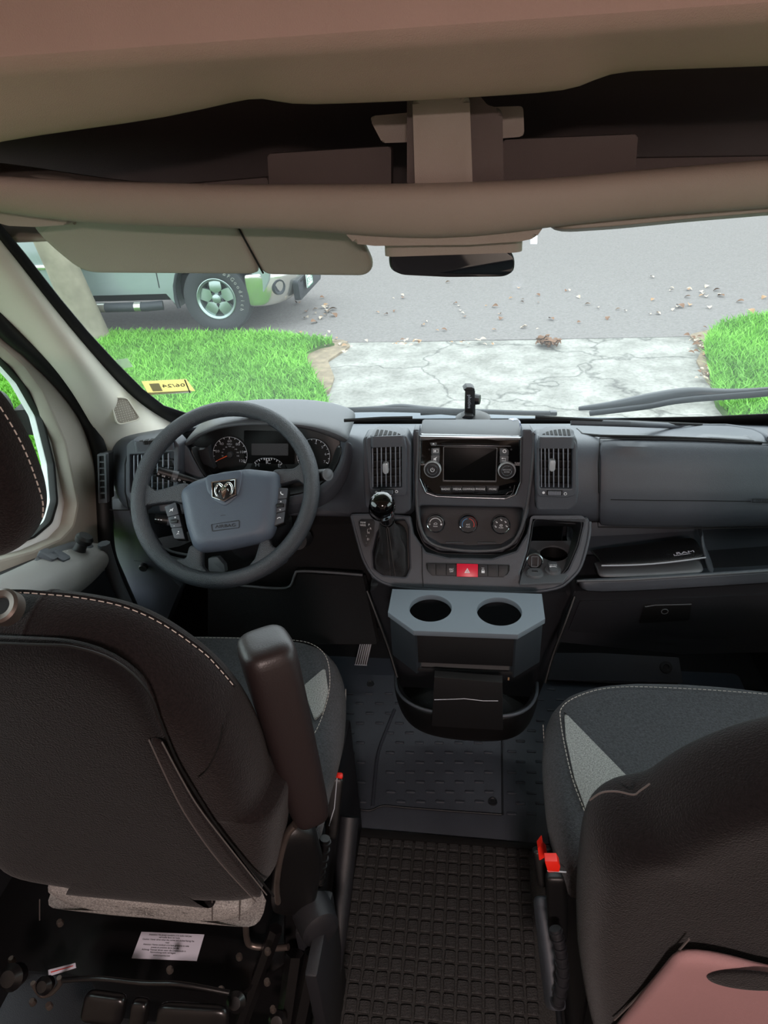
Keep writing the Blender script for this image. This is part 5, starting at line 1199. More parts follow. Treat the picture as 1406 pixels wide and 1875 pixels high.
for a, b, nm in order:
    P0, P1 = T[a], T[b]
    P0 = V((ccx + (P0.x - ccx) * .975, ccy + (P0.y - ccy) * .97, P0.z)); P1 = V((ccx + (P1.x - ccx) * .975, ccy + (P1.y - ccy) * .97, P1.z))
    f = Fr(P0, P1 - P0, (0, 0, 1)); 
    if f.n.dot(V((ccx, ccy, P0.z)) - P0) > 0: f = Fr(P1, P0 - P1, (0, 0, 1))
    L_ = (P1 - P0).length; hh = Hb - (.014 if nm == 'front_panel' else 0)
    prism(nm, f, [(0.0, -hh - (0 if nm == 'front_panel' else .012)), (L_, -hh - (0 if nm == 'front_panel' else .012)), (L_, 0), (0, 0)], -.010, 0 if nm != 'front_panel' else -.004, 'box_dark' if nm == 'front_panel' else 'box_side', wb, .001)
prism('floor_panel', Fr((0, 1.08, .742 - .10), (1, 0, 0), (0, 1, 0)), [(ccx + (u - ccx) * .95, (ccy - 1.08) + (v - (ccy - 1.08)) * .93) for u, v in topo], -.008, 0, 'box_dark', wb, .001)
q = hb.pt(*topo[4], 0); q2 = hb.pt(*topo[3], 0)
tube('batten', [V((q.x + .012, q.y + .012, .742 - .095)), V((q2.x - .012, q2.y + .012, .742 - .095))], .007, 'box_dark', wb, n=4)
for (x, y), m in (((869, 1249), 'paper_white'), ((931, 1243), 'leaf_tan')):
    p = PY(x, y, q.y + .003); box('chip', p, (.003, .003, .006), m, wb, .0005)
# bracket board under the box
f = face_frame(850, 1290, .955, 0); prism('mounting_board', f, f.uvs([(795, 1240), (920, 1250), (921, 1338), (790, 1330)]), -.018, 0, 'box_dark', wb, .002)
tube('board_edge', [f.pt(*f.uv(x, y, .002), .001) for x, y in ((795, 1282), (830, 1281), (850, 1280), (885, 1284), (912, 1284))], .0008, 'print_grey', wb, n=4)

# ---- passenger shelf, glove box, folders ----
ps = thing('passenger_shelf', 'open dashboard shelf above the glove box, passenger side', 'shelf', (.6, 1.4, .7))
lipz = [PY(x, y, 1.245) for x, y in ((1056, 1066), (1150, 1064), (1250, 1058), (1406, 1048), (1560, 1036))]
zl = lipz[2].z
grid('shelf_tray', [[V((p.x, 1.52, .745)) for p in lipz], [V((p.x, 1.50, p.z - .045)) for p in lipz], [V((p.x, 1.30, p.z - .040)) for p in lipz], [V((p.x, 1.268, p.z - .030)) for p in lipz], [V((p.x, 1.255, p.z + .004)) for p in lipz], [V((p.x, 1.245, p.z)) for p in lipz], [V((p.x, 1.247, p.z - .03)) for p in lipz]], 'dash_plastic', ps, .004, 1)
tube('shelf_edge', [p + V((0, -.001, .004)) for p in lipz], .0028, 'dash_light', ps, n=8)
box('back_wall', (.62, 1.50, .72), (.75, .01, .20), 'dash_dark', ps, .002)
g = Fr(PY(1285, 1010, 1.33), (0, 1, 0), (0, 0, 1))
dv = grid('divider', [[PY(x, y, Y) for x, y, Y in ((1282, 978, 1.36), (1284, 1000, 1.34), (1290, 1030, 1.31), (1300, 1052, 1.27))], [PY(x, y, Y) for x, y, Y in ((1292, 978, 1.36), (1294, 1000, 1.34), (1302, 1030, 1.31), (1312, 1050, 1.27))], [PY(x, y, Y) + V((0, .1, 0)) for x, y, Y in ((1294, 978, 1.36), (1298, 1000, 1.34), (1306, 1030, 1.31), (1320, 1050, 1.27))]], 'dash_plastic', ps, .004, 1)
gb = thing('glove_box', 'dark grey glove box with latch below the passenger shelf', 'glove box', (.6, 1.3, .45))
gf = face_frame(1230, 1130, 1.27, -6)
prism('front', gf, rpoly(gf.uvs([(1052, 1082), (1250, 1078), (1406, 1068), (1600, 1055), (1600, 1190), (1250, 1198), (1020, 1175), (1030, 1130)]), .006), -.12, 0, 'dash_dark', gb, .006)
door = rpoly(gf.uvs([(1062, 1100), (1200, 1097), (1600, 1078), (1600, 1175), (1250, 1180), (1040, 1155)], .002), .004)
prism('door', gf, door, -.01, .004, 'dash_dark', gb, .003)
ol = rpoly(gf.uvs([(1180, 1108), (1266, 1105), (1262, 1135), (1170, 1141)], .006), .003)
h_ = prism('latch', gf, ol, 0, .007, 'black_plastic', gb, .002); tube('latch_edge', [gf.pt(*gf.uv(x, y, .008), .008) for x, y in ((1181, 1111), (1200, 1108), (1266, 1106.5))], .0014, 'dash_light', h_, n=6)
u, v = gf.uv(1217, 1120, .008); lathe('lock', [(.006, .001), (.0075, .0015), (.008, 0)], gf.mat(u, v, .007), 'dash_light', h_, 20)
def bent(nm, label, grp, px, Y0, Y1, m, bend, th=.004, zlift=0):
    pass
fa = thing('document_folder', 'thin black document wallet with white logo tag lying on the passenger shelf', 'folder', (.42, 1.33, .70))
A0, B0, A1, B1 = PY(1078, 1009, 1.385), PY(1270, 985, 1.39), PY(1101, 1036, 1.285), PY(1292, 1021, 1.29)
def bil(s, t, lift=0): 
    p = A0.lerp(B0, s).lerp(A1.lerp(B1, s), t); p.z += lift + .006 * math.sin(math.pi * s) * (-1) * t + .004 * math.sin(math.pi * t); return p
grid('cover', [[bil(i / 8, j / 4) for i in range(9)] for j in range(5)], 'folder_black', fa, .004, 1)
tube('edge_piping', [bil(i / 8, 1.0, .0005) for i in range(9)], .0018, 'print_grey', fa, n=6)
ff_ = Fr(bil(.75, .75, .0022), bil(.9, .75) - bil(.6, .75), bil(.75, .4) - bil(.75, .95)); 
if ff_.n.z < 0: ff_ = Fr(ff_.o, -ff_.u, ff_.v)
prism('logo_tag', ff_, rect(-.033, -.008, -.008, .008), -.001, .0012, 'paper_white', fa, .0004); prism('logo_tag', ff_, rect(-.006, -.008, .044, .008), -.001, .0011, 'void_black', fa, .0004)
slab('tag_border', ff_, rect(-.006, -.008, .044, .008), [rect(-.0045, -.0065, .0425, .0065)], .001, .0016, 'paper_white', fa, 0)
text('tag_lettering', ff_, .019, .0, 'RAM', .012, 'paper_white', fa, .0018, sx=1.6); text('tag_lettering', ff_, -.0205, 0, 'OWNER', .0048, 'truck_dark', fa, .0016)
fb_ = thing('document_folder', 'grey booklet lying under the black wallet on the passenger shelf', 'folder', (.42, 1.29, .69))
A0, B0, A1, B1 = PY(1085, 1030, 1.36), PY(1280, 1020, 1.36), PY(1095, 1056, 1.268), PY(1291, 1048, 1.27)
grid('cover', [[bil(i / 8, j / 4, -.006) for i in range(9)] for j in range(5)], 'folder_grey', fb_, .010, 1)

# ---- phone holder and blue bottle cap on the dash ----
ph = thing('phone_holder', 'black phone holder clamp standing on the centre of the dash top', 'phone holder', PY(862, 766, 1.62))
g = face_frame(860, 735, 1.60, 0, 8)
prism('plate', g, g.uvs([(851, 764), (867, 764), (870, 716), (852, 714)]), -.008, 0, 'black_plastic', ph, .001)
c1 = prism('upper_jaw', g, g.uvs([(849, 714), (855, 709), (864, 709), (869, 712), (869, 717), (865, 716), (851, 716)][::-1], .02), -.008, .02, 'black_plastic', ph, .001)
prism('lower_jaw', g, g.uvs([(845, 764), (851, 759), (867, 761), (865, 766), (862, 768), (848, 766)][::-1], .015), -.008, .018, 'black_plastic', ph, .001)
u, v = g.uv(870, 731, -.02); lathe('tightening_knob', [(.0, .012), (.012, .012), (.014, 0), (.012, -.012), (0, -.012)], g.mat(u, v, -.02) @ Matrix.Rotation(math.radians(70), 4, 'Y'), 'black_plastic', ph, 10)
u, v = g.uv(859.5, 735.5, .001); text('lettering', g, u, v, 'photive', .012, 'print_grey', ph, .0006, ang=-math.pi / 2)
foot = Fr(PY(862, 764, 1.63), (1, 0, 0), (0, .93, -.30)); 
lathe('suction_foot', [(0, .012), (.02, .012), (.035, .006), (.045, 0), (.045, -.004)], Matrix.Translation(PY(866, 764, 1.66)), 'black_plastic', ph, 28)
tube('stem', [PY(866, 762, 1.66), PY(866, 742, 1.62)], .006, 'black_plastic', ph, n=8)
bcz = thing('drink_can', 'crushed blue and silver foil drink cap lying on the dash tray above the radio', 'can', PY(940, 790, 1.42))
c0 = PY(940, 778, 1.43); M = Matrix.Translation(c0) @ V((0, 0, 1)).rotation_difference(V((0.05, -.85, .35)).normalized()).to_matrix().to_4x4()
bm = bmesh.new(); bm_lathe(bm, [(.006, .006), (.010, .010), (.0145, .006), (.0165, -.006), (.015, -.022), (0, -.024)], M, 18)
for v_ in bm.verts: v_.co += V((random.uniform(-.0012, .0012), random.uniform(-.0012, .0012), random.uniform(-.0012, .0012)))
mk('body', bm2me(bm, 'body'), mat('foil_blue', (40, 80, 170), .25, metal=.7, var=.6, vscale=90, rgb2=(230, 235, 240)), bcz, 30)
lathe('mouth', [(0, .004), (.007, .005)], M, 'void_black', bcz, 16)
lathe('collar', [(.006, .0065), (.0075, .0095), (.0095, .0095)], M, 'chrome', bcz, 20)

# ======================= STEERING WHEEL =======================
Y0 = 1.204; c_ = PY(410.5, 900.5, Y0)
wfm = Fr(c_, (1, 0, 0), (0, math.sin(math.radians(45)), math.cos(math.radians(45))))
WR = .1875
swt = thing('steering_wheel', 'dark grey steering wheel with four spokes and a chrome ram emblem', 'steering wheel', c_)
P = [wfm.pt(WR * math.cos(2 * math.pi * k / 72), WR * math.sin(2 * math.pi * k / 72), 0) for k in range(72)]
tube('rim', P, .0170, 'wheel_rubber', swt, closed=True, n=16, up=tuple(wfm.n))
def spoke(nm, px, th=.012, d=-.006, m='wheel_rubber', r=.008): return pillow(nm, wfm, rpoly(wfm.uvs(px, d + th), r), th, m, swt, n=40, d=d, prof=[(.4, 1.0), (.8, .95), (.93, .8), (.985, .45), (1, 0), (.97, -.6), (.8, -1), (.4, -1)])
spoke('spoke', [(247, 862), (262, 888), (277, 898), (300, 893), (345, 880), (345, 925), (322, 918), (285, 922), (262, 926), (258, 940), (244, 915)])
spoke('spoke', [(495, 858), (537, 857), (553, 843), (572, 846), (575, 900), (562, 892), (545, 878), (500, 890)])
spoke('spoke', [(345, 995), (340, 1022), (316, 1022), (302, 1042), (345, 1058), (385, 1062), (380, 1046), (369, 1034), (370, 998)])
spoke('spoke', [(476, 985), (465, 1022), (447, 1043), (440, 1060), (490, 1050), (530, 1022), (508, 1003), (495, 998), (494, 980)])
pad = rpoly(wfm.uvs([(321, 894), (345, 876), (400, 858), (450, 852), (508, 858), (508, 900), (501, 955), (493, 978), (476, 988), (410, 1002), (356, 1008), (345, 998), (333, 960)], .03), .012)
pillow('airbag_pad', wfm, pad, .030, 'airbag_cover', swt, n=56, sub=2, prof=[(.35, 1.0), (.70, .98), (.80, .95), (.90, .75), (.965, .5), (.995, .2), (1, -.1), (.97, -.5), (.6, -.6), (.35, -.6)])
ap = pillow('emblem_plinth', wfm, rpoly(wfm.uvs([(373, 870), (445, 858), (440, 890), (434, 910), (412, 928), (395, 920), (378, 900)], .033), .010), .004, 'airbag_cover', swt, d=.0295, n=40, prof=[(.5, 1), (.85, 1), (.95, .7), (1, 0), (1, -1), (.5, -1)])
# emblem: shield with ram head
em = wfm.uvs([(387.5, 883), (433, 877), (433, 906), (411, 919), (389, 911)], .036)
sh_ = prism('shield', wfm, em, .030, .0365, 'metal_black', swt, .001)
cxe = sum(p[0] for p in em) / 5; cye = sum(p[1] for p in em) / 5
slab('shield_border', wfm, em, [[((u - cxe) * .88 + cxe, (v - cye) * .88 + cye) for u, v in em]], .0365, .0395, 'chrome', sh_, .0006)
ef = wfm.sub(cxe, cye, 0, math.radians(6)); k = .00095
def epoly(nm, pts, h): 
    prism(nm, ef, [(x * k, y * k) for x, y in pts], .0362, .0362 + h, 'chrome', sh_, .0009, 2)
epoly('ram_head', [(-5, 6), (-3, 10), (3, 10), (5, 6), (7, 2), (5, -2), (3.2, -12), (1.5, -18), (-1.5, -18), (-3.2, -12), (-5, -2), (-7, 2)], .0045)
for s in (-1, 1):
    hp = [(3, 10), (6, 14), (11, 17), (16, 15), (20, 9), (21, 1), (19, -6), (15, -10), (13.5, -8), (14, -3), (13, 2), (10.5, 4)]
    tube('ram_horn', smooth_path([ef.pt(s * x * k, y * k, .0385) for x, y in ((3, 9), (8, 14.5), (14, 14), (18, 7), (18.5, -1), (16, -8), (13.5, -10.5))], 4), lambda t: .0036 * (1 - .45 * t), 'chrome', sh_, n=10)
    tube('ram_ear', [ef.pt(s * x * k, y * k, .038) for x, y in ((5, 4), (9, 3), (10.5, -2))], lambda t: .0018 * (1 - .5 * t), 'chrome', sh_, n=8)
g0 = wfm.uvs([(386, 960), (438, 952), (438, 966), (388, 973)], .031)
slab('airbag_stamp', wfm, rpoly(g0, .002), [rpoly([((u - sum(p[0] for p in g0) / 4) * .96 + sum(p[0] for p in g0) / 4, (v - sum(p[1] for p in g0) / 4) * .86 + sum(p[1] for p in g0) / 4) for u, v in g0], .002)], .029, .0308, 'dash_dark', swt, 0)
text('airbag_lettering', wfm, sum(p[0] for p in g0) / 4, sum(p[1] for p in g0) / 4, 'AIRBAG', .0095, 'dash_dark', swt, .0300, ang=math.radians(6), sx=1.3, th=.001)
u, v = wfm.uv(408, 944, .031); tube('horn_symbol', [wfm.pt(u - .005, v, .0302), wfm.pt(u, v + .001, .0302), wfm.pt(u + .005, v + .001, .0302)], .0006, 'dash_dark', swt, n=4)
def pod(px, splits, syms):
    """a pod of three keys on the wheel; splits are fractions along its long side"""
    a, b, c, d = [V(q) for q in wfm.uvs(px, .012)]
    prism('button_pod', wfm, [tuple(a), tuple(b), tuple(c), tuple(d)], -.01, .0085, 'black_plastic', swt, .001)
    s = [0] + splits + [1]
    for i in range(3):
        A, B, Cc, Dd = a.lerp(d, s[i] + .012), b.lerp(c, s[i] + .012), b.lerp(c, s[i + 1] - .012), a.lerp(d, s[i + 1] - .012)
        kk = prism('button', wfm, rpoly([tuple(A), tuple(B), tuple(Cc), tuple(Dd)], .0015), .006, .0120, 'dash_plastic', swt, .001)
        m = (A + B + Cc + Dd) / 4; u, v = m.x, m.y; e = .0121; ty = syms[i]
        if ty == 'mute': prism('symbol', wfm, [(u - .003, v - .001), (u, v - .001), (u + .003, v - .0035), (u + .003, v + .0035), (u, v + .001), (u - .003, v + .001)], e, e + .0004, 'print_white', kk, 0); tube('symbol_bar', [wfm.pt(u - .004, v - .004, e + .0004), wfm.pt(u + .004, v + .004, e + .0004)], .0006, 'print_white', kk, n=4)
        elif ty == 'phone': tube('symbol', smooth_path([wfm.pt(u - .003, v + .003, e), wfm.pt(u - .002, v - .001, e), wfm.pt(u + .003, v - .003, e)], 4), lambda t: .0008 + .0006 * abs(t - .5) * 2, 'print_white', kk, n=5)
        elif ty == 'hang': tube('symbol', smooth_path([wfm.pt(u - .004, v - .001, e), wfm.pt(u, v + .002, e), wfm.pt(u + .004, v + .0005, e)], 4), .0009, 'print_white', kk, n=5)
        elif ty == 'voice': lathe('symbol', [(0, .0005), (.0014, .0004), (.0014, -.0002)], wfm.mat(u + .001, v + .003, e), 'print_white', kk, 10); tube('symbol', [wfm.pt(u - .002, v - .003, e), wfm.pt(u, v, e), wfm.pt(u + .003, v - .002, e)], .0008, 'print_white', kk, n=4)
        else:
            prism('rocker', wfm, rpoly([(u - .0075, v - .004), (u + .0075, v - .003), (u + .0075, v + .004), (u - .0075, v + .003)], .001), e - .001, e + .005, 'black_plastic', kk, .0015)
            for q, sg in ((.0085, '+' if ty == 'vol' else '^'), (-.0085, '-' if ty == 'vol' else 'v')):
                if ty == 'vol': text('symbol', wfm, u, v + q, sg, .009, 'print_white', kk, e + .0003)
                else: prism('symbol', wfm, [(u - .002, v + q - .001 * (1 if q > 0 else -1)), (u + .002, v + q - .001 * (1 if q > 0 else -1)), (u, v + q + .002 * (1 if q > 0 else -1))], e, e + .0004, 'print_white', kk, 0)
pod([(301, 927), (321, 919), (338, 987), (319, 986)], [.34, .68], ['mute', 'vol', 'voice'])
pod([(508, 892), (527, 893), (519, 956), (500, 964)], [.32, .68], ['phone', 'arrows', 'hang'])
# column shroud and stalks
sc_t = thing('steering_column', 'dark steering column shroud with control stalks behind the wheel', 'steering column', (-.5, 1.35, .8))
cc0 = wfm.pt(0, 0, -.04)
tube('shroud', [wfm.pt(0, .0, -.035), wfm.pt(0, 0, -.09), wfm.pt(0, -.01, -.16), wfm.pt(0, -.02, -.25)], lambda t: .055 + .03 * t, 'dash_dark', sc_t, n=20, up=tuple(wfm.v))
lower_s = Fr(PY(395, 1035, 1.27), (1, 0, 0), (0, .4, .9))
prism('height_lever', lower_s, rpoly(lower_s.uvs([(381, 1022), (398, 1020), (410, 1034), (412, 1048), (382, 1046)]), .003), -.02, 0, 'dash_light', sc_t, .004)
for k_ in range(2): tube('ledge_trim', smooth_path([PY(x, y + 10 * k_, 1.33) for x, y in ((296, 1000), (315, 1010), (345, 1016), (352, 1015))], 4), .003, 'dash_light', sc_t, n=6)
def stalk(nm, pts, r, rings, marks):
    t = tube(nm, pts, r, 'black_plastic', sc_t, n=20); return t
a, b = PY(289, 863, 1.28), PY(375, 888, 1.30)
k1 = tube('light_stalk', [a, a.lerp(b, .3), a.lerp(b, .34), a.lerp(b, .42), a.lerp(b, .75), b], lambda t: .0125 if t < .5 else .0115 - .010 * (t - .5), 'black_plastic', sc_t, n=20)
tube('stalk_collar', [a.lerp(b, .30), a.lerp(b, .42)], .0132, 'dash_light', k1, n=20)
dirn = (b - a).normalized(); sfm = Fr(a + V((0, -.0128, .0045)), dirn, (0, .35, .94))
for i, s in enumerate(('D', 'OE', '-', 'O', 'ID', '<>')): text('stalk_marking', sfm, .008 + i * .0115, -.002 - .001 * (i % 2), s, .0055, 'print_white', k1, .0014)
a, b = PY(283, 950, 1.28), PY(335, 956, 1.30)
k2 = tube('cruise_stalk', [a, a.lerp(b, .25), b], .0115, 'black_plastic', sc_t, n=20); sfm = Fr(a + V((0.004, -.011, .005)), (b - a), (0, .35, .94))
tube('stalk_collar', [a.lerp(b, .45), a.lerp(b, .55)], .0122, 'dash_plastic', k2, n=20)
for i in range(3): prism('stalk_marking', sfm, rect(.002 + i * .006, .0, .006 + i * .006, .002), 0, .0012, 'print_white', k2, 0)
a, b = PY(600, 869, 1.24), PY(560, 872, 1.30)
k3 = tube('wiper_stalk', [a, b], .0125, 'black_plastic', sc_t, n=20); Mw = Matrix.Translation(a) @ V((0, 0, 1)).rotation_difference((a - b).normalized()).to_matrix().to_4x4()
lathe('stalk_end', [(0, .002), (.008, .002), (.0095, .001), (.0128, .001), (.0128, -.004)], Mw, 'dash_light', k3, 24)
tube('ignition_lock', [PY(545, 990, 1.30), PY(556, 985, 1.34)], .022, 'dash_dark', sc_t, n=20); tube('ignition_ring', [PY(541, 990, 1.285), PY(543, 989, 1.29)], .016, 'dash_light', sc_t, n=20)

# ======================= SEATS =======================
BOXY = [(.4, 1.0), (.75, .99), (.9, .93), (.97, .75), (1.0, .4), (1.0, -.4), (.97, -.75), (.9, -.93), (.5, -1)]
def mirror_uv(pts, uc): return pts + [(2 * uc - u, v) for u, v in reversed(pts)]
# ---- driver seat ----
ds = thing('captain_chair', 'black fabric driver chair with upright folded armrest, seen from behind', 'seat', (-.50, .75, .0))
bf = face_frame(270, 1400, .575, -3)
uc = bf.uv(0, 0)[0] * 0 + (-.50 - bf.o.x)
R1 = bf.uvs([(60, 1083), (150, 1092), (230, 1109), (300, 1141), (370, 1190), (420, 1240), (456, 1290), (482, 1350), (500, 1420)], -.056) + bf.uvs([(512, 1500), (510, 1570), (500, 1640), (470, 1652), (300, 1648), (100, 1638)], .02)
back = pillow('backrest', bf, mirror_uv(R1, uc), .052, 'fabric_back', ds, n=64, d=-.02, prof=[(.35, .70), (.6, .74), (.80, .86), (.90, .80), (.965, .45), (.99, -.1), (1.0, -.7), (.97, -1.15), (.88, -1.5), (.6, -1.6), (.35, -1.6)], sub=2)
R2 = bf.uvs([(60, 1186), (130, 1190), (205, 1216), (262, 1268), (292, 1340), (325, 1415), (385, 1510), (440, 1580), (490, 1640), (470, 1656), (300, 1652), (100, 1642)], .03)
pan = pillow('back_panel', bf, mirror_uv(R2, uc), .016, 'fabric_black', ds, n=64, d=.018, prof=[(.35, .9), (.8, 1.0), (.93, .95), (.98, .6), (1, 0), (1, -1.2), (.5, -1.2)], sub=1)
tube('seam', smooth_path([bf.pt(*bf.uv(x, y, .034), .031) for x, y in ((-40, 1180), (60, 1184), (130, 1188), (208, 1214), (266, 1266), (298, 1340), (330, 1412), (390, 1508), (446, 1578), (500, 1645))], 4), .0016, 'seal_rubber', ds, n=6)
flap = pillow('zip_flap', bf, bf.uvs([(268, 1350), (292, 1352), (330, 1425), (360, 1475), (420, 1560), (485, 1645), (470, 1652), (400, 1575), (345, 1500), (310, 1440)], .036), .005, 'fabric_back', ds, n=40, d=.034, prof=[(.7, 1), (.95, .8), (1, 0), (1, -1), (.5, -1)])
for a in ([(272, 1356), (312, 1442), (345, 1502), (400, 1578), (468, 1652)], [(296, 1360), (340, 1442), (372, 1492), (425, 1560), (488, 1640)]): tube('flap_edge', smooth_path([bf.pt(*bf.uv(x, y, .040), .039) for x, y in a], 4), .0010, 'stitch_dark', flap, n=5)
sp_ = [(-40, 1082), (30, 1081), (70, 1083), (150, 1091), (230, 1108), (300, 1140), (370, 1189), (400, 1219), (430, 1254)]
dashes('stitching', smooth_path([bf.pt(*bf.uv(x + 1, y + 2, -.020), -.018) for x, y in sp_], 5), 'stitch', ds, .0065, .0035, .0008)
tube('piping', smooth_path([bf.pt(*bf.uv(x, y + 2, -.040), -.040) for x, y in sp_], 5), .0028, 'fabric_black', ds, n=6)
tube('side_seam', smooth_path([bf.pt(*bf.uv(x, y, .03), .030) for x, y in ((408, 1325), (398, 1370), (380, 1408), (362, 1425))], 4), .0008, 'seal_rubber', ds, n=5)
rr = Fr(bf.pt(*bf.uv(8, 1106, .0), .004), (1, 0, 0), (0, .8, .6))
lathe('belt_guide', [(.009, .001), (.011, .004), (.0175, .006), (.0205, .003), (.0205, -.012)], rr.mat(0, 0, 0), 'metal_raw', ds, 32); lathe('belt_guide_core', [(0, .002), (.010, .002)], rr.mat(0, 0, 0), 'black_plastic', ds, 20)
hf2 = face_frame(0, 880, .56, -4); uh = -.535 - hf2.o.x
HR = hf2.uvs([(-140, 660), (-60, 680), (-10, 722), (25, 775), (50, 822), (70, 875), (81, 915), (80, 950), (62, 982), (30, 996), (-40, 1003)], -.03)
hd = pillow('headrest', hf2, mirror_uv(HR, uh), .045, 'fabric_back', ds, n=48, sub=2, d=-.03)
dashes('stitching', smooth_path([hf2.pt(*hf2.uv(x + 5, y, -.02), -.016) for x, y in ((-10, 727), (22, 778), (46, 825), (66, 878), (77, 917), (76, 948))], 5), 'stitch', hd, .0055, .003, .0009)
for s in (-1, 1): tube('headrest_post', [V((-.61 + s * .05, .60, 1.12)), V((-.61 + s * .05, .60, 1.24))], .006, 'chrome', ds, n=10)
# cushion
zf = Fr((-.50, .95, .56), (1, 0, 0), (0, 1, 0))
C1 = zf.uvs([(430, 1164), (520, 1169), (578, 1177), (610, 1195), (628, 1225), (633, 1262), (629, 1320), (618, 1370), (604, 1410)], .03)
C1 = [(0, C1[0][1])] + C1 + [(C1[-1][0], -.27), (0, -.27)]
cu = pillow('cushion', zf, mirror_uv(C1, 0), .05, 'fabric_seat', ds, n=64, d=.0, prof=[(.4, .72), (.70, .78), (.84, 1.0), (.94, .86), (.99, .4), (1.0, -.2), (.98, -1.0), (.9, -1.6), (.5, -1.7)], sub=1)
patch_d = .052
prism('light_insert', zf, rpoly(zf.uvs([(595, 1222), (555, 1256), (576, 1318), (592, 1300), (601, 1264)], patch_d), .004), patch_d - .012, patch_d, 'fabric_light', cu, .002)
dashes('stitching', smooth_path([zf.pt(*zf.uv(x, y, .05), .051) for x, y in ((340, 1168), (450, 1169), (540, 1173), (575, 1182), (597, 1203), (604, 1240), (600, 1280), (585, 1325), (572, 1350))], 5), 'stitch', cu, .006, .003, .0008)
tube('insert_seam', [zf.pt(*zf.uv(x, y, .05), .046) for x, y in ((594, 1222), (556, 1255), (545, 1290))], .0009, 'seal_rubber', cu, n=5)
tube('lower_seam', smooth_path([zf.pt(*zf.uv(x, y, -.02), -.02) for x, y in ((633, 1262), (631, 1320), (622, 1362))], 4), .0010, 'stitch', cu, n=5)
# light speckled band under the back
lb = face_frame(270, 1665, .585, 0)
B1 = lb.uvs([(60, 1640), (270, 1655), (440, 1660), (470, 1668), (468, 1682), (440, 1692), (380, 1693), (200, 1680), (60, 1664)], .01)
bandp = pillow('lower_band', lb, mirror_uv(B1, -.50 - lb.o.x), .03, 'fabric_light', ds, n=60, d=-.02, prof=[(.5, 1.0), (.85, 1.0), (.96, .8), (1, .2), (1, -1.5), (.5, -1.5)])
for x in (72, 388, 438): tube('band_seam', [lb.pt(*lb.uv(x, y, .012), .011) for y in (1648, 1660, 1676, 1686)], .0010, 'stitch_dark', bandp, n=5)
# armrest folded up
def squircle_loft(name, p0, p1, w0, w1, yaw, m, parent, cap=.012, n=20, tips=True):
    ax_ = (p1 - p0).normalized(); e1 = V((math.cos(yaw), math.sin(yaw), 0)); e1 = (e1 - ax_ * e1.dot(ax_)).normalized(); e2 = ax_.cross(e1)
    Ln = (p1 - p0).length; rows = []
    for t, s in ((0, .55), (.012, .82), (.04, .97), (.10, 1), (.5, 1), (.9, 1), (.97, .95), (.99, .8), (1, .5)):
        w_ = w0 * (1 - t) + w1 * t; r = []
        for k in range(n):
            a = 2 * math.pi * k / n; c, s_ = math.cos(a), math.sin(a); q = (abs(c) ** 4.5 + abs(s_) ** 4.5) ** (-1 / 4.5)
            r.append(p0 + ax_ * Ln * t + e1 * c * q * w_[0] * s + e2 * s_ * q * w_[1] * s)
        rows.append(r)
    bm = bmesh.new(); rg = [[bm.verts.new(p) for p in r] for r in rows]
    for A, B in zip(rg, rg[1:]):
        for k in range(n): bm.faces.new((A[k], A[(k + 1) % n], B[(k + 1) % n], B[k]))
    bm.faces.new(rg[0]); bm.faces.new(rg[-1][::-1])
    o = mk(name, bm2me(bm, name), m, parent, 80); s2 = o.modifiers.new('smooth', 'SUBSURF'); s2.levels = 1; s2.render_levels = 1; return o
pT = PY(482, 1168, .70); pB = PY(566, 1488, .655)
squircle_loft('armrest', pT, pB, V((.040, .050)), V((.030, .045)), math.radians(30), 'armrest_black', ds)
tube('armrest_pivot', [PY(535, 1490, .66), PY(562, 1500, .70)], .022, 'black_plastic', ds, n=16)
# recliner cover, rail, belt boot
rv = face_frame(530, 1560, .64, 0, 20)
pillow('recliner_cover', rv, rpoly(rv.uvs([(505, 1510), (540, 1495), (575, 1505), (590, 1560), (575, 1640), (535, 1660), (495, 1655), (500, 1590)]), .01), .03, 'black_plastic', ds, n=40)
tube('chrome_rail', smooth_path([rv.pt(*rv.uv(x, y, .03), .028) for x, y in ((540, 1512), (526, 1530), (514, 1570), (507, 1620), (509, 1652))], 5), .0050, 'metal_raw', ds, n=10, sx=1.5)
tube('release_bar', [PY(500, 1462, .66), PY(489, 1498, .63)], .004, 'chrome', ds, n=8)
bm = bmesh.new(); P = [PY(595, 1535, .70), PY(590, 1570, .69), PY(584, 1600, .68), PY(584, 1622, .67)]; Ps = smooth_path(P, 5)
for i, p in enumerate(Ps[:-1]): bm_tube(bm, [p, p.lerp(Ps[i + 1], .5)], .0115 if i % 2 else .009, n=12); bm_tube(bm, [p.lerp(Ps[i + 1], .4), Ps[i + 1]], .009, n=12)
mk('belt_boot', bm2me(bm, 'belt_boot'), 'black_plastic', ds, 40)
kf_ = face_frame(580, 1680, .62, 0, 35)
lathe('adjuster_knob', [(0, .03), (.025, .028), (.032, .022), (.034, .0), (.034, -.02)], kf_.mat(*kf_.uv(578, 1682, .0), 0) @ Matrix.Scale(1.25, 4, (0, 1, 0)), 'dash_dark', ds, 36)
br = smooth_path([PY(x, y, .60) for x, y in ((450, 1690), (452, 1720), (462, 1732), (500, 1736), (528, 1734))], 4); tube('bracket_bar', br, .0055, 'metal_raw', ds, n=8)
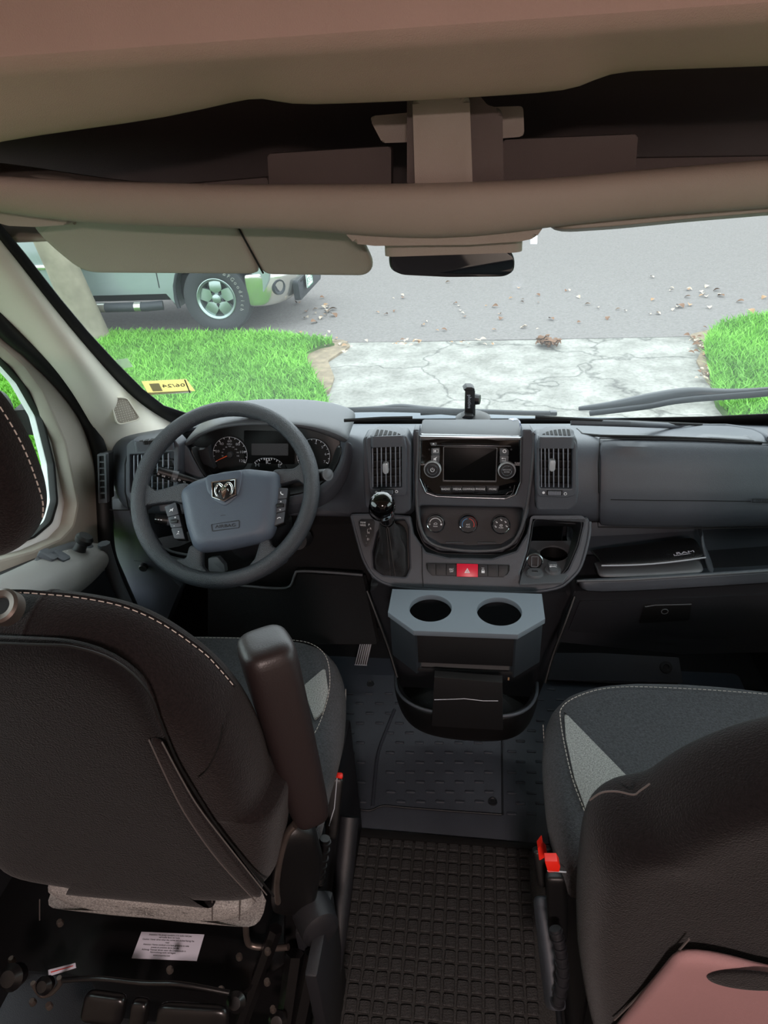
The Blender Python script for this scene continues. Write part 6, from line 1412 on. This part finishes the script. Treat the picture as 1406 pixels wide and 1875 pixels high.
# pedestal: swivel plate and side rails
zp = Fr((-.5, .55, .335), (1, 0, 0), (0, 1, 0))
pl_ = zp.uvs([(455, 1655), (505, 1700), (520, 1760), (478, 1800), (440, 1815), (100, 1782), (-160, 1750), (-160, 1640)], 0)
sb = thing('seat_pedestal', 'black steel swivel pedestal carrying the driver seat', 'seat base', (-.5, .6, 0))
prism('swivel_plate', zp, rpoly(zp.uvs([(520, 1600), (522, 1765), (440, 1818), (100, 1782), (-220, 1750), (-220, 1560)]), .01), -.01, 0, 'metal_black', sb, .002)
box('pedestal_box', (-.5, .86, .16), (.44, .50, .32), 'metal_black', sb, .01)
box('rear_crossbar', (-.5, .50, .20), (.44, .015, .05), 'metal_black', sb, .004)
for x, y, Y in ((350, 1845, .48), (150, 1830, .48)): pass
tube('rear_tube', smooth_path([PY(x, y, .47) for x, y in ((115, 1795), (180, 1792), (260, 1800), (330, 1802), (420, 1818))], 4), .004, 'metal_black', sb, n=8)
zt_ = face_frame(300, 1845, .46, 30)
for q in ([(160, 1812), (235, 1822), (225, 1875), (148, 1865)], [(245, 1826), (275, 1830), (268, 1880), (238, 1878)], [(290, 1834), (420, 1842), (418, 1900), (285, 1890)]): pillow('under_tray', zt_, rpoly(zt_.uvs(q), .006), .012, 'metal_black', sb, n=24)
for x0, y0, x1, y1, r in ((505, 1700, 440, 1880, .012), (540, 1745, 520, 1885, .016), (575, 1745, 545, 1890, .016)):
    tube('seat_rail', [PY(x0, y0, .60), PY(x1, y1, .53)], r, 'metal_black', sb, n=6)
box('side_cover', PY(600, 1790, .60), (.022, .14, .30), 'dash_dark', sb, .006)
tube('side_rail', smooth_path([PY(x, y, Y) for x, y, Y in ((640, 1495, .86), (630, 1600, .78), (615, 1720, .68), (590, 1880, .58))], 4), .020, 'dash_dark', sb, n=10)
box('side_panel', (-.262, .85, .20), (.02, .48, .40), 'dash_dark', sb, .006)
for x, y, Y in ((490, 1742, .56), (489, 1798, .54), (438, 1752, .57), (22, 1758, .5), (110, 1690, .56), (311, 1776, .53), (405, 1813, .50), (500, 1848, .52), (60, 1835, .48), (90, 1842, .47)):
    p = PY(x, y, Y); lathe('bolt', [(0, .006), (.004, .006), (.0055, .003), (.0055, -.004)], Matrix.Translation(p), 'metal_raw', sb, 8)
for x, y, Y, r in ((432, 1835, .50, .016), (508, 1870, .52, .016), (20, 1790, .47, .02), (80, 1805, .48, .014)): 
    p = PY(x, y, Y); lathe('bush', [(0, r * .5), (r * .6, r * .45), (r, 0), (r * .8, -r)], Matrix.Translation(p) @ Matrix.Rotation(.7, 4, 'X'), 'metal_black', sb, 16)
tube('hinge_hoop', smooth_path([PY(x, y, .49) for x, y in ((60, 1800), (75, 1822), (95, 1818), (110, 1800), (108, 1790))], 4), .004, 'metal_raw', sb, n=8)
# label on the swivel plate
lbq = [(259, 1706), (374, 1711), (360, 1759), (241, 1754)]
lab = thing('caution_label', 'white multilingual caution label stuck on the black swivel plate', 'label', zp.pt(*zp.uv(300, 1735), 0))
lu = zp.uvs(lbq, .0015); prism('backing', zp, lu[::-1], 0, .0015, 'paper_white', lab, 0)
lfm = Fr(zp.pt(lu[0][0], lu[0][1], .0017), zp.pt(*lu[1], 0) - zp.pt(*lu[0], 0), zp.pt(*lu[0], 0) - zp.pt(*lu[3], 0)); 
lw_ = (V(lu[1]) - V(lu[0])).length; lh_ = (V(lu[3]) - V(lu[0])).length
lines = [('Attention: Ne jamais conduire si le socle n\'est pas', .10), ('verrouille face a la route', .19), ('Caution: Never drive when the swivel isn\'t locked facing the', .29), ('road', .39), ('Atencion: Nunca conducir si la base giratoria no esta', .49), ('puesta en posicion de la marcha', .59), ('Achtung: Niemals fahren wenn die Drehkonsole in', .69), ('Fahrtrichtung nicht verriegelt', .78), ('www.scopema.com', .89)]
for s, t in lines: text('lettering', lfm, lw_ * .48 - lh_ * t * .12, -lh_ * t * .97, s, lh_ * .088, 'truck_dark', lab, 0)
sm = thing('barcode_sticker', 'narrow white sticker strip at the left rear corner of the swivel plate', 'sticker', zp.pt(*zp.uv(112, 1778), 0))
prism('strip', zp, zp.uvs([(88, 1776), (138, 1763), (139, 1771), (89, 1787)], .002)[::-1], 0, .002, 'paper_white', sm, 0)
prism('strip_line', zp, zp.uvs([(93, 1779), (134, 1767.5), (134, 1769), (93, 1781)], .0025)[::-1], .0018, .0024, 'print_red', sm, 0)
# driver buckle
bk = thing('seat_belt_buckle', 'single black belt buckle with red button beside the driver seat', 'buckle', PY(615, 1520, .80))
b0, b1 = PY(615, 1421, .84), PY(606, 1535, .78)
squircle_loft('housing', b0, b1, V((.0165, .010)), V((.012, .009)), 0.1, 'black_plastic', bk); 
prism('release_button', Fr(b0 + V((0, 0, -.001)), (1, 0, 0), (0, 1, 0)), rect(-.017, -.006, .013, .006, .003), -.004, .004, 'buckle_red', bk, .001)
tube('edge_trim', [PY(617, 1425, .815), PY(612, 1480, .795), PY(602, 1512, .78)], .0010, 'print_grey', bk, n=5)

# ---- passenger seat ----
pz = thing('captain_chair', 'black fabric passenger chair with pale speckled insert, seen from behind', 'seat', (.45, .75, 0))
zf2 = Fr((.45, .95, .56), (1, 0, 0), (0, 1, 0))
Cp = zf2.uvs([(1040, 1600), (1018, 1540), (1002, 1480), (996, 1420), (993, 1370), (996, 1325), (1006, 1296), (1032, 1271), (1080, 1255), (1150, 1249), (1250, 1251), (1330, 1257), (1406, 1266)], .03)
Cp = Cp + [(.27, Cp[-1][1] - .01), (.30, Cp[-1][1] - .08), (.30, -.27), (-.20, -.29)]
cu = pillow('cushion', zf2, Cp, .05, 'fabric_seat', pz, n=72, prof=[(.4, .80), (.70, .86), (.84, 1.0), (.94, .86), (.99, .4), (1.0, -.2), (.98, -1.0), (.9, -1.6), (.5, -1.7)], sub=1)
prism('light_insert', zf2, rpoly(zf2.uvs([(1033, 1303), (1156, 1429), (1110, 1450), (1074, 1486), (1052, 1425), (1036, 1350)], patch_d), .004), patch_d - .015, patch_d, 'fabric_light', cu, .002)
tube('insert_seam', [zf2.pt(*zf2.uv(x, y, .05), .046) for x, y in ((1034, 1302), (1095, 1364), (1158, 1429), (1180, 1430))], .0012, 'seal_rubber', cu, n=5)
dashes('stitching', smooth_path([zf2.pt(*zf2.uv(x, y, .05), .051) for x, y in ((1500, 1282), (1406, 1272), (1284, 1263), (1161, 1258), (1097, 1263), (1050, 1279), (1028, 1297), (1026, 1319), (1035, 1373), (1049, 1430), (1070, 1486))], 5), 'stitch', cu, .006, .003, .0009)
dashes('stitching', smooth_path([zf2.pt(*zf2.uv(x, y, .0), .004) for x, y in ((994, 1330), (1000, 1401), (1017, 1466), (1034, 1520), (1052, 1574))], 5), 'stitch', cu, .006, .003, .0008)
pf2 = face_frame(1250, 1600, .50, -4)
Pb = pf2.uvs([(1052, 1640), (1056, 1560), (1064, 1500), (1076, 1470), (1100, 1453), (1130, 1449), (1162, 1452), (1188, 1437), (1215, 1411), (1262, 1385), (1330, 1356), (1406, 1334), (1500, 1318), (1620, 1312), (1740, 1320), (1850, 1360), (1900, 1450), (1930, 1560), (1930, 1700), (1900, 1900), (1850, 1960), (1180, 1990), (1110, 1940), (1082, 1860), (1064, 1780), (1054, 1710)], -.055)
pb = pillow('backrest', pf2, Pb, .05, 'fabric_black', pz, n=80, d=-.02, center=pf2.uv(1450, 1650), prof=[(.35, .70), (.6, .74), (.80, .86), (.90, .80), (.965, .45), (.99, -.1), (1.0, -.7), (.97, -1.15), (.88, -1.5), (.6, -1.6), (.35, -1.6)], sub=2)
tube('piping', smooth_path([pf2.pt(*pf2.uv(x, y + 2, -.040), -.042) for x, y in ((1080, 1466), (1102, 1452), (1130, 1450), (1160, 1456), (1172, 1449), (1190, 1436))], 4), .0012, 'stitch_dark', pz, n=6)
for a in ([(1262, 1722), (1215, 1775), (1170, 1825), (1125, 1870)],): tube('back_seam', smooth_path([pf2.pt(*pf2.uv(x, y, .03), .0285) for x, y in a], 4), .0014, 'stitch_dark', pz, n=5)
pp = pillow('taupe_patch', pf2, pf2.uvs([(1242, 1762), (1268, 1758), (1340, 1770), (1406, 1790), (1560, 1810), (1560, 1960), (1080, 1960), (1132, 1895), (1190, 1825)], .045), .010, mat('patch_taupe', (160, 122, 122), .9, bump=.3, scale=700, var=.05), pz, n=48, d=.035, prof=[(.6, 1), (.93, 1), (.98, .7), (1, 0), (1, -1), (.5, -1)])  # pinkish taupe patch raised on the lower backrest
pp['label'] = 'pinkish taupe patch on the lower backrest'
pillow('dark_oval', pf2, circ(*pf2.uv(1375, 1802, .05), .050, 28, .024), .003, 'fabric_black', pz, n=28, d=.0455)  # thin dark oval laid on the taupe patch
squircle_loft('side_rail', PY(990, 1640, .70), PY(1018, 1850, .56), V((.012, .022)), V((.014, .03)), .3, 'dash_plastic', pz)
bm = bmesh.new(); Ps = smooth_path([PY(x, y, Y) for x, y, Y in ((1016, 1700, .60), (1026, 1740, .585), (1030, 1790, .57), (1020, 1840, .555))], 6)
for i, p in enumerate(Ps[:-1]): bm_tube(bm, [p, p.lerp(Ps[i + 1], .5)], .011 if i % 2 else .009, n=12); bm_tube(bm, [p.lerp(Ps[i + 1], .4), Ps[i + 1]], .009, n=12)
mk('belt_boot', bm2me(bm, 'belt_boot'), 'dash_dark', pz, 40)
box('seat_base', (.47, .86, .17), (.50, .50, .34), 'metal_black', pz, .01)
box('base_cover', (.45, .56, .30), (.46, .10, .30), 'black_plastic', pz, .02)
for lab_, c0_, c1_, rot_, top_ in (('upright belt buckle with red side button beside the passenger seat, the one further forward', (992, 1552), (1000, 1620), .2, (991, 1556)), ('black belt buckle with broad red top button beside the passenger seat, the nearer one', (1018, 1600), (1022, 1720), 0, (1011, 1583))):
    Yb = .72 if c0_[0] < 1000 else .66
    t = thing('seat_belt_buckle', lab_, 'buckle', PY(c1_[0], c1_[1], Yb)); b0, b1 = PY(*c0_, Yb), PY(*c1_, Yb - .03)
    squircle_loft('housing', b0, b1, V((.017, .011)), V((.015, .010)), rot_, 'black_plastic', t)
    g = face_frame(top_[0], top_[1], Yb - .012, 20)
    if c0_[0] < 1000: prism('release_button', g, rpoly(g.uvs([(984, 1551), (993, 1539), (996, 1552), (1001, 1558), (998, 1566), (987, 1573)]), .001), -.015, .004, 'buckle_red', t, .002)
    else: prism('release_button', g, rpoly(g.uvs([(997, 1574), (1020, 1574), (1025, 1583), (1023, 1593), (1003, 1594)]), .001), -.015, .004, 'buckle_red', t, .002); tube('button_edge', [g.pt(*g.uv(x, y, .004), .003) for x, y in ((1002, 1595), (1037, 1598))], .0012, 'print_grey', t, n=5)

# ======================= FLOOR MATS, PEDAL =======================
ff0 = Fr((0, 1.2, 0), (1, 0, 0), (0, 1, 0))
cm = thing('cab_floor_mat', 'large dark moulded rubber mat covering the cab floor', 'floor mat', (0, 1.3, 0))
prism('mat_body', ff0, rpoly([(-.80, -.12), (.80, -.12), (.86, .0), (.86, .52), (-.80, .52)], .02), .0, .006, 'mat_rubber', cm, .002)
om_ = thing('overlay_mat', 'smaller grey rubber mat with raised tread bars lying over the cab floor mat', 'floor mat', (0, 1.3, .006))
ol = rpoly(ff0.uvs([(560, 1470), (640, 1478), (676, 1483), (700, 1474), (740, 1477), (920, 1491), (919, 1400), (918, 1320), (900, 1240), (700, 1236), (600, 1232), (590, 1350)], .014), .006)
prism('mat_body', ff0, ol, .006, .014, 'mat_rubber', om_, .003)
tube('mat_edge', smooth_path([ff0.pt(*ff0.uv(x, y, .014), .013) for x, y in ((560, 1471), (640, 1479), (676, 1484), (700, 1475), (740, 1478), (830, 1485), (918, 1491))], 3), .0030, 'mat_edge', om_, n=8)
tube('mat_edge', [ff0.pt(*ff0.uv(x, y, .014), .013) for x, y in ((920, 1491), (919.5, 1430), (918.5, 1345))], .0030, 'mat_edge', om_, n=8)
tube('tunnel_fold', smooth_path([ff0.pt(*ff0.uv(x, y, .014), .010) for x, y in ((682, 1478), (686, 1430), (692, 1380), (706, 1340), (722, 1300))], 4), .010, 'mat_rubber', om_, n=10, sx=.6)
tb0 = bmesh.new(); bm_prism(tb0, Fr((0, 0, 0), (1, 0, 0), (0, 1, 0)), rpoly([(-.013, -.0042), (.013, -.0042), (.013, .0042), (-.013, .0042)], .003, 2), -.001, .0022, .0010, 1); tbm = bm2me(tb0, 'tread_bar'); tbm.materials.append(MATS['mat_rubber']); tbm.polygons.foreach_set('use_smooth', [True] * len(tbm.polygons))
def tread(spots, z, parent):
    for x, y in spots:
        o = bpy.data.objects.new('tread_bar', tbm); COL.objects.link(o); o.parent = parent; p = PZ(x, y, z); o.location = V((p.x, p.y, z)) - parent.location
ts = []
for j, y in enumerate(range(1270, 1470, 18)):
    for i in range(9):
        x = 640 + i * 36 + (18 if j % 2 else 0) + (y - 1270) * .02
        if x < 905 and not (y < 1345 and x > 735 + (y - 1270) * .6) and not (675 < x < 712 and y > 1330): ts.append((x, y))
tread(ts, .0142, om_)
ts = []
for j, y in enumerate(range(1262, 1500, 19)):
    for i in range(3):
        x = 937 + i * 36 + (16 if j % 2 else 0)
        if x < (1010 if y > 1300 else 1045): ts.append((x, y))
tread([t for t in ts if not (t[1] < 1330 and t[0] < 985)], .0062, cm)
for x, y in ((678, 1252), (641, 1462), (902, 1468)):
    p = PZ(x, y, .014); k = lathe('fastener', [(0, .002), (.008, .002), (.0095, .0035), (.0115, .0035), (.0125, .0)], Matrix.Translation((p.x, p.y, .014)), 'mat_edge', om_, 24); box('fastener_slot', (p.x, p.y, .0165), (.010, .002, .001), 'void_black', k, 0)
ftr = face_frame(1120, 1225, 1.66, 40)
fr_t = thing('footrest_panel', 'raised grey rubber footrest panel in the passenger footwell', 'floor panel', (.45, 1.68, .01))
prism('panel', ftr, rpoly(ftr.uvs([(998, 1196), (1100, 1196), (1243, 1204), (1250, 1250), (1000, 1244)]), .004), -.012, 0, 'mat_rubber', fr_t, .003)
u, v = ftr.uv(1219, 1222); lathe('fastener', [(0, .002), (.007, .002), (.010, .006), (.017, .005), (.019, 0)], ftr.mat(u, v, 0), 'mat_edge', fr_t, 24)
tube('panel_edge', [PZ(x, y, .012) for x, y in ((1000, 1243), (1100, 1248), (1240, 1252))], .005, 'dash_plastic', fr_t, n=8)
thr = thing('threshold_strip', 'black rubber strip between cab mat and ribbed aisle mat', 'strip', (-.05, 1.07, 0))
prism('strip', ff0, ff0.uvs([(560, 1510), (640, 1516), (985, 1546), (1060, 1552), (1060, 1562), (985, 1556), (640, 1531), (560, 1524)], .012), 0, .014, 'seal_rubber', thr, .003)
# aisle mat of square pads
am_ = thing('aisle_mat', 'black rubber aisle mat of raised square pads between the seats', 'floor mat', (-.045, .8, 0))
prism('mat_body', ff0, [(-.295, -.75), (.205, -.75), (.205, -.137), (-.295, -.137)], 0, .004, 'grid_base', am_, .001)
gp = bmesh.new(); bm_prism(gp, Fr((0, 0, 0), (1, 0, 0), (0, 1, 0)), rect(-.0118, -.0118, .0118, .0118, .004, 2), -.001, .006, .0018, 1); gpm = bm2me(gp, 'rubber_pad'); gpm.materials.append(MATS['grid_rubber'])
PITCH = .0286
for j in range(18):
    for i in range(16):
        o = bpy.data.objects.new('rubber_pad', gpm); COL.objects.link(o); o.parent = am_
        o.location = V((-.275 + PITCH * (i + .1), 1.052 - PITCH * j, .004)) - am_.location; o.rotation_euler = (random.uniform(-.05, .05), random.uniform(-.05, .05), random.uniform(-.05, .05))
tube('side_edge', [V((.208, .45, .006)), V((.208, 1.06, .006))], .006, 'mat_edge', am_, n=8)
# carpeted footwell walls and accelerator
ac = thing('accelerator_pedal', 'ribbed black accelerator pedal in the driver footwell', 'pedal', PY(661, 1218, 1.60))
pfm = face_frame(662, 1200, 1.60, 35)
po = pfm.uvs([(649, 1217), (672, 1218), (681, 1178), (659, 1175)]); prism('pad', pfm, po, -.008, 0, 'black_plastic', ac, .001)
for k in range(6):
    a = V(po[0]).lerp(V(po[1]), .04 + k * .17); b = V(po[0]).lerp(V(po[1]), .11 + k * .17); c = V(po[3]).lerp(V(po[2]), .11 + k * .17); d_ = V(po[3]).lerp(V(po[2]), .04 + k * .17)
    prism('rib', pfm, [tuple(a), tuple(b), tuple(c), tuple(d_)], 0, .003, 'print_grey', ac, .0005)
tube('pedal_arm', [pfm.pt(*pfm.uv(668, 1180), -.008), PY(668, 1180, 1.75), V((PY(668, 1180, 1.75).x, 1.905, .28))], .008, 'black_plastic', ac, n=8)
bar_ = tube('edge_rib', [pfm.pt(*po[0], .002), pfm.pt(*po[1], .002)], .0015, 'print_grey', ac, n=5)
# passenger side door and pillar (beyond the frame)
d2 = thing('door_2', 'passenger door panel', None, (.93, .9, .1)); d2['kind'] = 'structure'
df2 = Fr((.90, 0, 0), (0, -1, 0), (0, 0, 1))
slab('door_trim', df2, rpoly([(-1.50, .05), (-.2, .05), (-.2, 1.66), (-.95, 1.66), (-1.50, .95)], .02), [rpoly([(-1.33, .90), (-.34, .95), (-.34, 1.46), (-1.0, 1.46)], .05)], -.03, 0, 'trim_beige_dark', d2, .004)
prism('window_glass', df2, rpoly([(-1.33, .90), (-.34, .95), (-.34, 1.46), (-1.0, 1.46)], .05), -.02, -.016, 'side_glass', d2, 0)
rows = []
for (a, b) in (((.86, 1.78, .80), (.90, 1.52, .80)), ((.86, 1.60, 1.0), (.90, 1.40, 1.05)), ((.86, 1.33, 1.25), (.90, 1.15, 1.3)), ((.86, 1.12, 1.47), (.90, .95, 1.52)), ((.86, .95, 1.62), (.90, .80, 1.68))): 
    A, B = V(a), V(b); rows.append([A.lerp(B, k / 4) + V((-.02 * math.sin(math.pi * k / 4), 0, 0)) for k in range(5)])
structure(grid('trim_6', rows, 'trim_beige', None, .012, 2), 'beige windscreen pillar trim, passenger side')
for s in (-1, 1): structure(box('wall_left' if s < 0 else 'wall_right', (s * .95, 1.72, .37), (.04, .42, .78), 'dash_dark', None, .01))
# upper side walls over the doors (beyond the frame)
for s in (-1, 1): structure(box('wall_left' if s < 0 else 'wall_right', (s * .965, .55, 1.80), (.05, .95, .32), 'headliner', None, .01))
# headrest of the passenger chair (beyond the frame)
g = Fr((.50, .50, 1.23), (1, 0, 0), (0, -.05, 1))
pillow('headrest', g, rpoly([(-.12, -.10), (.12, -.10), (.105, .10), (-.105, .10)], .05), .045, 'fabric_back', pz, n=40)
for s in (-1, 1): tube('headrest_post', [V((.50 + s * .05, .52, 1.02)), V((.50 + s * .05, .52, 1.16))], .006, 'chrome', pz, n=10)
